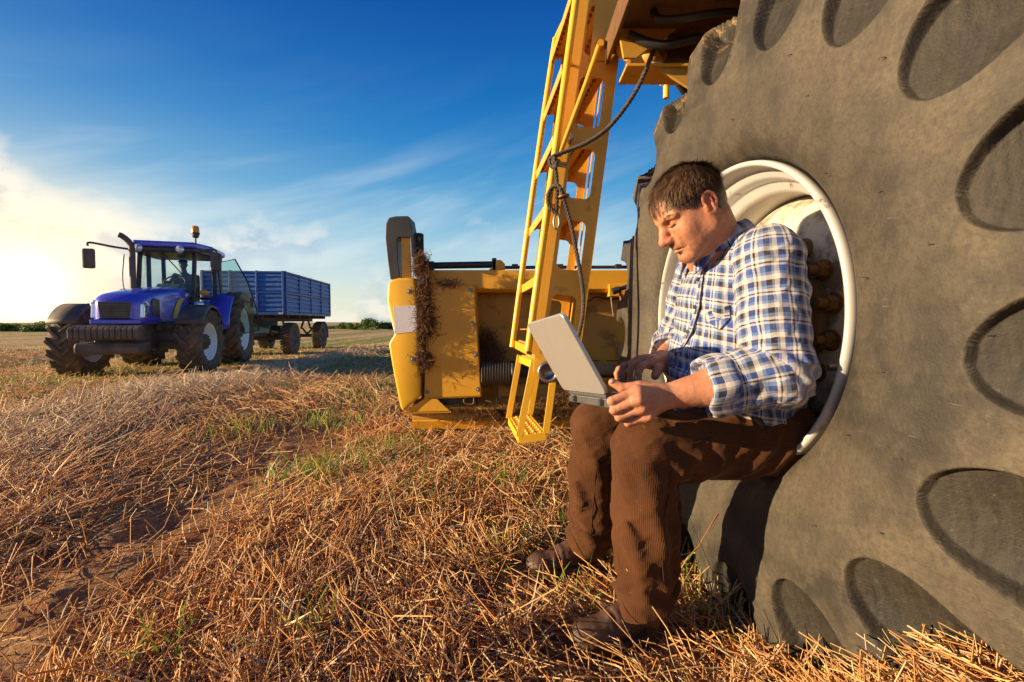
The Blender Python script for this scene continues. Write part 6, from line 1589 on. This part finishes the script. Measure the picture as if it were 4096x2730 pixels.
SLF = sleeve(FS, FE, FW, 0.52, 47, 0.072, 0.064, 0.062, 0.052, 0.058)

# collar: a stand round the neck with the fall folded over it, points at the front
def collar():
    n = 56; Vv, uv = [], []; c = np.array((0.552, 1.240, 1.066)); ax = np.array((-0.42, 0, 0.9075)); e1_ = np.array((-0.9075, 0, -0.42)); e2_ = np.array((0, -1.0, 0))
    for i in range(n):
        t = R(24 + (336 - 24) * i / (n - 1)); fr = max(0.0, math.cos(t)); pt = max(0.0, (math.cos(t) - 0.55) / 0.36)
        for k, (rad, h) in enumerate(((0.080, -0.030), (0.079, 0.012), (0.082, 0.026), (0.089, 0.024), (0.098, 0.004), (0.106 + 0.012 * pt, -0.018 - 0.030 * pt))):
            rr_ = rad * (1 - 0.10 * abs(math.cos(t)) * 0) ; p = c + e1_ * (rr_ * math.cos(t) * 0.96) + e2_ * (rr_ * math.sin(t) * 0.98) + ax * (h - 0.010 * fr)
            if k == 5: p = p + e1_ * 0.012 * pt
            p = p + 0.0015 * math.sin(9 * t + k); Vv.append(p); uv.append((k * 0.013 + 0.01, t * 0.078))
    m = 6; Ff = np.array([(i * m + k, (i + 1) * m + k, (i + 1) * m + k + 1, i * m + k + 1) for i in range(n - 1) for k in range(m - 1)])
    o = pm('collar', np.array(Vv), Ff, M_PLAID, shirt, np.array(uv)); s = o.modifiers.new('s', 'SOLIDIFY'); s.thickness = 0.004; s.offset = 0; q = o.modifiers.new('ss', 'SUBSURF'); q.render_levels = 1
collar()
# placket and buttons down the front
bts = [SH.hit(px, py) for px, py in ((699.5, 280), (696.5, 307), (689, 332), (677, 354))]
plk = [SH.hit(px, py) for px, py in ((702, 268), (700, 280), (698, 294), (696.5, 307), (693, 320), (689, 332), (683, 344), (677, 355), (672, 366))]
Vv, uv = [], []
for i, (p, n_) in enumerate(plk):
    for q in (-0.016, 0.016): Vv.append(np.array(p + n_ * 0.003) + np.array((0, q, 0))); uv.append((q * 1.0 + 0.02, p.z))
pk = pm('placket', np.array(Vv), np.array([(2 * i, 2 * i + 1, 2 * i + 3, 2 * i + 2) for i in range(len(plk) - 1)]), M_PLAID, shirt, np.array(uv)); s_ = pk.modifiers.new('s', 'SOLIDIFY'); s_.thickness = 0.003
for (p, n_) in bts: pmb('button', M_BTN, MB().tube([p + n_ * 0.002, p + n_ * 0.0065], 0.0055, 14), shirt)
# chest pocket flap on the near side
fp = [SH.hit(px, py) for px, py in ((706, 310), (729, 305), (731, 318), (720, 329), (709, 322))]
Vv = [np.array(p + n_ * 0.005) for p, n_ in fp]; o = pm('pocket_flap', np.array(Vv), [tuple(range(5))], M_PLAID, shirt, np.array([(0.0, 0.0), (0.055, 0.01), (0.055, 0.05), (0.03, 0.07), (0.0, 0.05)])) if False else link_mesh('pocket_flap', [tuple(v_ - np.array(PB)) for v_ in Vv], [tuple(range(5))], M_PLAID, shirt, False, np.array([(0.0, 0.0), (0.055, 0.01), (0.055, 0.05), (0.03, 0.07), (0.0, 0.05)]))
s_ = o.modifiers.new('s', 'SOLIDIFY'); s_.thickness = 0.004; s_.offset = 0

# ------------------------------------------------------------------ trousers
TR = SDF((0.14, 0.98, 0.06), (0.86, 1.66, 0.70), 0.0034)
TR.ell((0.685, 1.285, 0.560), (0.130, 0.190, 0.100), k=0.05)
TR.cone(NH, NK, 0.098, 0.079, 0.04); TR.cone(FH, FK, 0.098, 0.078, 0.04)
for K_, A_ in ((NK, NA), (FK, FA)):
    K_, A_ = np.array(K_), np.array(A_); mid = K_ + (A_ - K_) * 0.45
    TR.cone(K_, mid, 0.079, 0.073, 0.03); TR.cone(mid, A_ + np.array((0.004, 0, -0.005)), 0.073, 0.076, 0.03)
def trouser_folds(x, y, z):
    w = 0.0055 * fold(x, y, z, 5, 34) + 0.0065 * crease(x, y, z, 15, 30) + 0.0018 * crease(x, y, z, 6, 100)
    for K_, A_ in ((NK, NA), (FK, FA)):
        sd = np.exp(-((y - (K_[1] + (A_[1] - K_[1]) * np.clip((K_[2] - z) / 0.42, 0, 1))) / 0.10) ** 2)
        # long folds hanging from the knee, bunching above the boot, creases behind the knee
        ln = np.clip((K_[2] - z) / 0.1, 0, 1)
        w = w + sd * ln * 0.0095 * np.sin((x * 1.0 + y * 0.8) * 78 + (z - 0.3) * 16 + 1.8 * np.sin(z * 13 + x * 6)) * np.exp(-((z - 0.34) / 0.16) ** 2)
        w = w + sd * 0.0095 * np.sin(z * 95 + 2.2 * np.sin((x + y) * 26)) * np.exp(-((z - 0.165) / 0.045) ** 2)
        w = w + sd * 0.012 * np.sin((z * 0.8 + x * 0.6) * 110 + 1.5 * np.sin(y * 30)) * np.exp(-(((x - K_[0] - 0.07) / 0.05) ** 2 + ((z - K_[2] + 0.03) / 0.06) ** 2))
    w = w + 0.005 * np.sin((x * 0.9 - z * 0.8 + 0.3 * y) * 90 + 1.6 * np.sin(x * 20)) * np.exp(-((x - 0.64) / 0.07) ** 2)
    return w
TR.wrinkle(trouser_folds, 0.03)
TR.cut(lambda x, y, z: 0.088 - z + 0.02 * np.sin(x * 20)); TR.cut(lambda x, y, z: z - 0.645)
V, Fq = TR.mesh()
def leg_uv(V):
    best = np.full(len(V), 9.0); u = np.zeros(len(V)); v_ = np.zeros(len(V))
    for side, (Hh, K_, A_) in enumerate(((NH, NK, NA), (FH, FK, FA))):
        for a_, b_, o_ in ((Hh, K_, 0.0), (K_, A_, 0.38)):
            a_, b_ = np.array(a_), np.array(b_); d_ = b_ - a_; l_ = np.linalg.norm(d_); d_ /= l_; t = np.clip((V - a_) @ d_, 0, l_); q = np.linalg.norm(V - (a_ + np.outer(t, d_)), axis=1)
            e_ = np.array((0, 1.0, 0)); e_ = e_ - d_ * (e_ @ d_); e_ /= np.linalg.norm(e_); g_ = np.cross(d_, e_); rel = V - a_
            k = q < best; best = np.where(k, q, best); u = np.where(k, np.arctan2(rel @ g_, -(rel @ e_)) * 0.078, u); v_ = np.where(k, t + o_, v_)
    return np.stack([u, v_], 1)
trousers = pm('trousers', V, Fq, M_CORD, None, leg_uv(V))
def seam(pxs, name='seam'):
    pts = [TR.hit(px, py) for px, py in pxs]; return pmb(name, pbr('seam_thread', (0.035, 0.014, 0.007), 0.9), MB().tube(smooth_path([p + n_ * 0.0005 for p, n_ in pts], 4), 0.0014, 6), trousers)
seam([(676, 452), (672, 470), (668, 495), (664, 525), (662, 555), (665, 590)]); seam([(690, 444), (715, 437), (740, 432), (758, 425)])
seam([(596, 470), (594, 495), (592, 520), (590, 545)])
rv, rn = TR.hit(783, 408.5); pmb('rivet', M_EYELET, MB().sphere(rv + rn * 0.002, 0.0045, 12, 8), trousers)
st = [TR.hit(px, py) for px, py in ((737, 399), (744, 405), (751, 412), (757, 419), (763, 426), (765.5, 429))]
b = MB(); L_ = []
for i, (p, n_) in enumerate(st):
    t = (st[min(i + 1, 5)][0] - st[max(i - 1, 0)][0]).normalized(); s_ = t.cross(n_).normalized(); w = (0.006, 0.010, 0.013, 0.0145, 0.012, 0.005)[i]; L_ += [p + n_ * (0.004 + 0.004 * math.sin(i)) - s_ * w, p + n_ * (0.005 + 0.004 * math.sin(i)) + s_ * w]
b.add(L_, [(2 * i, 2 * i + 1, 2 * i + 3, 2 * i + 2) for i in range(5)], True); o = pmb('belt_end', M_BELT, b, trousers); s_ = o.modifiers.new('s', 'SOLIDIFY'); s_.thickness = 0.004; s_.offset = 0

# ------------------------------------------------------------------ boots
def boot(A_, heel, toe, seed):
    A_, heel, toe = np.array(A_), np.array(heel), np.array(toe); d_ = toe - heel; d_[2] = 0; L0 = np.linalg.norm(d_); d_ /= L0; sd = np.array((-d_[1], d_[0], 0))
    lo = np.minimum(heel, toe) - np.array((0.08, 0.08, 0.05)); hi = np.maximum(heel, toe) + np.array((0.08, 0.08, 0.20)); g0 = heel[2]
    s = SDF(lo, hi, 0.003); M = np.stack([d_, sd, np.array((0, 0, 1.0))])
    def at_(f, z, y=0.0): return heel + d_ * (L0 * f) + sd * y + np.array((0, 0, z))
    s.ell(at_(0.16, 0.045), (0.050, 0.036, 0.055), M, 0.02); s.ell(at_(0.50, 0.040), (0.080, 0.041, 0.046), M, 0.03); s.ell(at_(0.80, 0.030), (0.066, 0.048, 0.036), M, 0.02); s.ell(at_(0.93, 0.030), (0.040, 0.043, 0.031), M, 0.02)
    s.cone(at_(0.20, 0.06), A_ + np.array((0, 0, 0.05)), 0.042, 0.045, 0.03); s.cone(at_(0.30, 0.085), at_(0.62, 0.062), 0.022, 0.014, 0.02)
    s.wrinkle(lambda x, y, z: 0.0016 * fold(x, y, z, seed, 120) + 0.0018 * np.sin(((np.stack([x, y, z], 1) - heel) @ d_) * 240) * np.exp(-((((np.stack([x, y, z], 1) - heel) @ d_) / L0 - 0.66) / 0.07) ** 2), 0.02)
    Vv, Ff = s.mesh(); up = pm('boot', Vv, Ff, M_BOOT)
    # sole: outline of the foot, thick and lugged
    out = []
    for i in range(40):
        t = 2 * math.pi * i / 40; f = 0.5 - 0.56 * math.cos(t); w = 0.041 + 0.012 * math.sin((f - 0.1) * 2.4); w = w * math.sqrt(max(0.0, 1 - ((f - 0.5) / 0.56) ** 4)); out.append(at_(f, 0, (1 if math.sin(t) >= 0 else -1) * w))
    b = MB(); n = len(out); z0, z1 = -0.012, 0.022
    b.add([tuple(p + np.array((0, 0, z0))) for p in out] + [tuple(p + np.array((0, 0, z1))) for p in out], [tuple(range(n))[::-1], tuple(range(n, 2 * n))] + [(i, (i + 1) % n, n + (i + 1) % n, n + i) for i in range(n)])
    pmb('sole', M_SOLE, b, up, 0.004)
    for i, f in enumerate((0.40, 0.48, 0.56, 0.63)):
        zt_ = 0.102 - 0.062 * (f - 0.36) / 0.27 * 0.9; pl_ = MB().tube(smooth_path([at_(f, zt_ - 0.016, -0.028), at_(f + 0.02, zt_ + 0.005, -0.010), at_(f + 0.035, zt_ + 0.006, 0.008), at_(f + 0.01, zt_ - 0.014, 0.028)], 4), 0.0026, 6); pmb('lace', M_LACE, pl_, up)
        for q in (-1, 1): pmb('eyelet', M_EYELET, MB().sphere(at_(f + 0.005, zt_ - 0.012, q * 0.027), 0.0045, 8, 6), up)
boot(NA, (0.400, 1.215, 0.012), (0.178, 1.135, 0.012), 61); boot(FA, (0.318, 1.560, 0.010), (0.072, 1.490, 0.010), 67)

# ------------------------------------------------------------------ laptop on his knees
M_LID = pbr('silver_lid', (0.52, 0.51, 0.49), 0.38, 0.55, var=((0.46, 0.45, 0.43), 30, 0.5), bump=(400, 0.03))
M_LAPB = pbr('dark_laptop_base', (0.06, 0.062, 0.065), 0.45, var=((0.12, 0.12, 0.12), 20, 0.5))
M_KEY = pbr('keycap', (0.05, 0.05, 0.055), 0.45); M_DECK = pbr('silver_deck', (0.55, 0.55, 0.54), 0.35, 0.5)
M_SCR = pbr('dark_screen', (0.01, 0.011, 0.014), 0.12)
HN_, HF_ = at(613, 397, 1.055), at(568.5, 391.5, 1.305)
wv = (HF_ - HN_).normalized(); vv = ((at(567, 314.6, 1.055) - HN_) + (at(525, 320.8, 1.305) - HF_)) * 0.5; LH = vv.length; vv = (vv - wv * vv.dot(wv)).normalized()
bv = Vector((wv.y, -wv.x, 0)).normalized(); bv = (bv - wv * bv.dot(wv)).normalized(); LW = (HF_ - HN_).length; up_ = bv.cross(wv).normalized()
if up_.z < 0: up_ = -up_
lap = empty('laptop', HN_ + wv * LW / 2 - Vector((0, 0, 0.02)))
tag(lap, 'open silver laptop with its lid towards the header, on the farmer\'s knees', 'laptop'); LB_ = Vector(lap.location)
def slab(o, ex, ey, ez, lx, ly, lz, r, name, mat, parent):
    """rounded-corner slab: corner o, axes ex, ey (rounded outline), thickness lz along ez"""
    pts = rrect(0, lx, 0, ly, r, 6); n = len(pts); vs = [o + ex * a + ey * b - LB_ for a, b in pts] + [o + ex * a + ey * b + ez * lz - LB_ for a, b in pts]
    ob = MB().add(vs, [tuple(range(n))[::-1], tuple(range(n, 2 * n))] + [(i, (i + 1) % n, n + (i + 1) % n, n + i) for i in range(n)]).build(name, mat, parent); bevel(ob, 0.0025, 3, 50); return ob
ln_ = wv.cross(vv).normalized()
if ln_.x > 0: ln_ = -ln_                    # outward face of the lid points left, away from the man
lid = slab(HN_ + vv * 0.012 + ln_ * 0.001, wv, vv, ln_, LW, LH - 0.012, 0.011, 0.016, 'lid', M_LID, lap)
slab(HN_ + vv * 0.030 + wv * 0.012 - ln_ * 0.0008, wv, vv, ln_, LW - 0.024, LH - 0.045, 0.001, 0.004, 'screen', M_SCR, lid)
base = slab(HN_ - up_ * 0.010 - bv * 0.004, wv, bv, -up_, LW, 0.185, 0.017, 0.014, 'base', M_LAPB, lap)
slab(HN_ - up_ * 0.010 + bv * 0.001 + wv * 0.003, wv, bv, up_, LW - 0.006, 0.178, 0.002, 0.012, 'keyboard_deck', M_DECK, base)
MB().cyl(HN_ + wv * 0.02 - LB_, HN_ + wv * (LW - 0.02) - LB_, 0.008, 16).build('hinge', M_LAPB, lap)
for q in (0.05, LW - 0.055): MB().box(HN_ + wv * q - bv * 0.006 - up_ * 0.016 - LB_, (0.012, 0.022, 0.014)).build('hinge_catch', M_KEY, lap, 0.002)
kz = HN_ - up_ * 0.0078; key = None
for r_ in range(5):
    for k in range(12):
        o_ = kz + wv * (0.016 + k * (LW - 0.034) / 12) + bv * (0.022 + r_ * 0.0185); s_ = (LW - 0.034) / 12 - 0.003
        if key is None:
            z0 = Vector((0, 0, 0)); ps = [z0, wv * s_, wv * s_ + bv * 0.0155, bv * 0.0155]; ps2 = [p * 0.86 + (wv * s_ + bv * 0.0155) * 0.07 + up_ * 0.0028 for p in ps]
            key = MB().hexa(ps + ps2).build('key', M_KEY, base); key.location = o_ - LB_
        else:
            c = key.copy(); COL.objects.link(c); c.parent = base; c.location = o_ - LB_
slab(kz + wv * (LW / 2 - 0.04) + bv * 0.125 - up_ * 0.0005, wv, bv, up_, 0.075, 0.045, 0.001, 0.004, 'touchpad', M_LAPB, base)
# ------------------------------------------------------------------ rope tied from the platform to the ladder
M_ROPE = pbr('dark_rope', (0.045, 0.038, 0.034), 0.9, var=((0.13, 0.10, 0.08), 60, 0.8), bump=(300, 0.3))
rope = empty('rope', at(560, 330, 1.88))
tag(rope, 'dark twisted rope hanging from the platform, knotted to the ladder', 'rope'); RB = Vector(rope.location)
def twisted(pts, r, name, pitch=0.045, k=10):
    P = smooth_path(pts, k); L = [0.0]
    for i in range(1, len(P)): L.append(L[-1] + (P[i] - P[i - 1]).length)
    n = max(int(L[-1] / 0.006), 8); Q = []
    j = 0
    for i in range(n + 1):
        s = L[-1] * i / n
        while j < len(P) - 2 and L[j + 1] < s: j += 1
        t = (s - L[j]) / max(L[j + 1] - L[j], 1e-6); Q.append((P[j].lerp(P[j + 1], min(t, 1)), s))
    b = MB()
    for q in range(3):
        pts2 = []; prev = None
        for i, (p, s) in enumerate(Q):
            tg = (Q[min(i + 1, n)][0] - Q[max(i - 1, 0)][0]).normalized()
            u = tg.orthogonal().normalized() if prev is None else (prev - tg * prev.dot(tg)).normalized()
            prev = u; w = tg.cross(u); a = 2 * math.pi * (s / pitch + q / 3); pts2.append(p + (u * math.cos(a) + w * math.sin(a)) * r * 0.55)
        b.tube(pts2, r * 0.62, 6)
    return b.build(name, M_ROPE, rope, off=RB)
YR = 1.885
twisted([at(676, -22, 1.72), at(672, 2, 1.74), at(660, 33, 1.77), at(645, 72, 1.80), at(631, 99, 1.83), at(610, 126, 1.855), at(588, 142, 1.87), at(568, 150.5, YR), at(554, 156, YR)], 0.0085, 'long_run')
twisted([at(554, 156, YR), at(549.5, 160, YR), at(552, 167, YR), at(557, 165, YR - 0.02), at(553, 158, YR - 0.02), at(556, 172, YR), at(557, 190, YR), at(556.5, 214, YR)], 0.0080, 'knot')
twisted([at(556, 213, YR), at(549, 206, YR), at(548, 196, YR), at(552, 187.5, YR), at(558, 185.5, YR - 0.015), at(562, 192, YR - 0.015), at(564, 201, YR), at(570, 221, YR), at(577, 255, YR), at(582.5, 288, YR), at(583, 311, YR), at(579.5, 331, YR), at(572, 352, YR), at(561, 372, YR + 0.02), at(553, 372, YR + 0.03)], 0.0080, 'hanging_run')
lk = MB(); lc = at(556.5, 222, YR); ring = [lc + Vector((0.011 * math.cos(t), 0, 0.030 * math.sin(t))) for t in [2 * math.pi * i / 24 for i in range(24)]]
lk.tube(ring, 0.0042, 8, True).build('steel_link', M_STEEL, rope, off=RB)
rg = MB(); rc = at(563.5, 196.5, YR); ring = [rc + Vector((0.019 * math.cos(t), 0.019 * math.sin(t), 0.004 * math.cos(t))) for t in [2 * math.pi * i / 20 for i in range(20)]]
rg.tube(ring, 0.006, 8, True).build('ring', pbr('brass_ring', (0.25, 0.13, 0.05), 0.5, 0.6), rope, off=RB)

# ------------------------------------------------------------------ straw caught on the header
def clump(name, spots, n, label, Y):
    P, T, ln = [], [], []
    for (px, py, sx, sy, w) in spots:
        m = int(n * w); x = rng.normal(px, sx, m); y = rng.normal(py, sy, m)
        for a, b in zip(x, y): P.append(np.array(at(a, b, Y + rng.normal(0, 0.02))))
    P = np.array(P); m = len(P); a = rng.normal(0, 1, (m, 3)); a[:, 2] -= 0.5; a[:, 1] *= 0.5; T = a / np.linalg.norm(a, axis=1, keepdims=True); ln = rng.uniform(0.03, 0.11, m)
    col = np.array([(0.14, 0.065, 0.028), (0.23, 0.115, 0.05), (0.10, 0.047, 0.022), (0.34, 0.19, 0.085)])[rng.choice(4, m, p=[0.35, 0.3, 0.25, 0.1])]
    v, f, c = stalks(P - T * (ln / 2)[:, None], T, ln, rng.uniform(0.0010, 0.0020, m), rng.normal(0, 0.010, (m, 3)), np.concatenate([col, np.ones((m, 1))], 1))
    tag(link_mesh(name, v, f, M_STRAW, cols=c), label, 'straw', kind='stuff')
clump('straw_clump', [(421, 268, 3.5, 6, 0.25), (419, 262, 2, 4, 0.1), (423, 290, 3.5, 9, 0.2), (424, 315, 5, 10, 0.25), (426, 326, 5, 7, 0.12), (424, 360, 4.5, 4, 0.15), (420.5, 340, 1.5, 18, 0.15), (448, 283.3, 7, 0.8, 0.05)], 2200, 'dry straw caught between the side shield and the gearbox cover', 3.29)
clump('straw_clump', [(487, 346, 5, 7, 0.5), (493, 355, 6, 5, 0.4), (484, 338, 2, 5, 0.1)], 900, 'dry straw heaped on the ribbed bellows of the header', 3.45)
clump('straw_clump', [(520, 412, 30, 5, 0.6), (585, 402, 26, 6, 0.6)], 1400, 'dry straw caught under the lower rail of the header', 3.36)

# ------------------------------------------------------------------ driver in the tractor cab
drv = empty('person', tuple(trac.matrix_basis @ Vector((0, 2.05, 1.60))), TA)
tag(drv, 'driver in grey clothes and dark cap sitting inside the blue tractor cab', 'person')
D = SDF((-0.45, -0.75, -0.35), (0.45, 0.35, 0.95), 0.014)
D.ell((0, 0.06, 0.10), (0.19, 0.16, 0.14), k=0.06); D.ell((0, 0.05, 0.34), (0.20, 0.13, 0.24), k=0.06); D.cone((0, 0.03, 0.55), (0, 0.0, 0.66), 0.06, 0.055, 0.04)
D.ell((0, -0.02, 0.76), (0.078, 0.098, 0.115), k=0.02); D.ell((0, -0.115, 0.74), (0.018, 0.025, 0.025), k=0.015); D.ell((0.08, -0.01, 0.75), (0.015, 0.02, 0.03), k=0.01); D.ell((-0.08, -0.01, 0.75), (0.015, 0.02, 0.03), k=0.01)
for s in (-1, 1):
    D.cone((s * 0.19, 0.04, 0.50), (s * 0.26, -0.10, 0.26), 0.062, 0.05, 0.04); D.cone((s * 0.26, -0.10, 0.26), (s * 0.17, -0.42, 0.30), 0.05, 0.035, 0.03); D.ell((s * 0.16, -0.46, 0.31), (0.04, 0.05, 0.035), k=0.02)
    D.cone((s * 0.10, 0.0, 0.06), (s * 0.16, -0.42, 0.04), 0.085, 0.065, 0.04); D.cone((s * 0.16, -0.42, 0.04), (s * 0.15, -0.50, -0.32), 0.06, 0.045, 0.03)
V, Fq = D.mesh(); link_mesh('body', V, Fq, pbr('driver_clothes', (0.16, 0.17, 0.20), 0.9), drv, True)
cp = MB().lathe([(0.0, 0.088), (0.04, 0.086), (0.07, 0.065), (0.082, 0.0)], (0, -0.015, 0.80), 'z', 20); cp.box((0, -0.12, 0.805), (0.12, 0.10, 0.012))
cp.build('cap', pbr('driver_cap', (0.03, 0.03, 0.04), 0.9), drv)
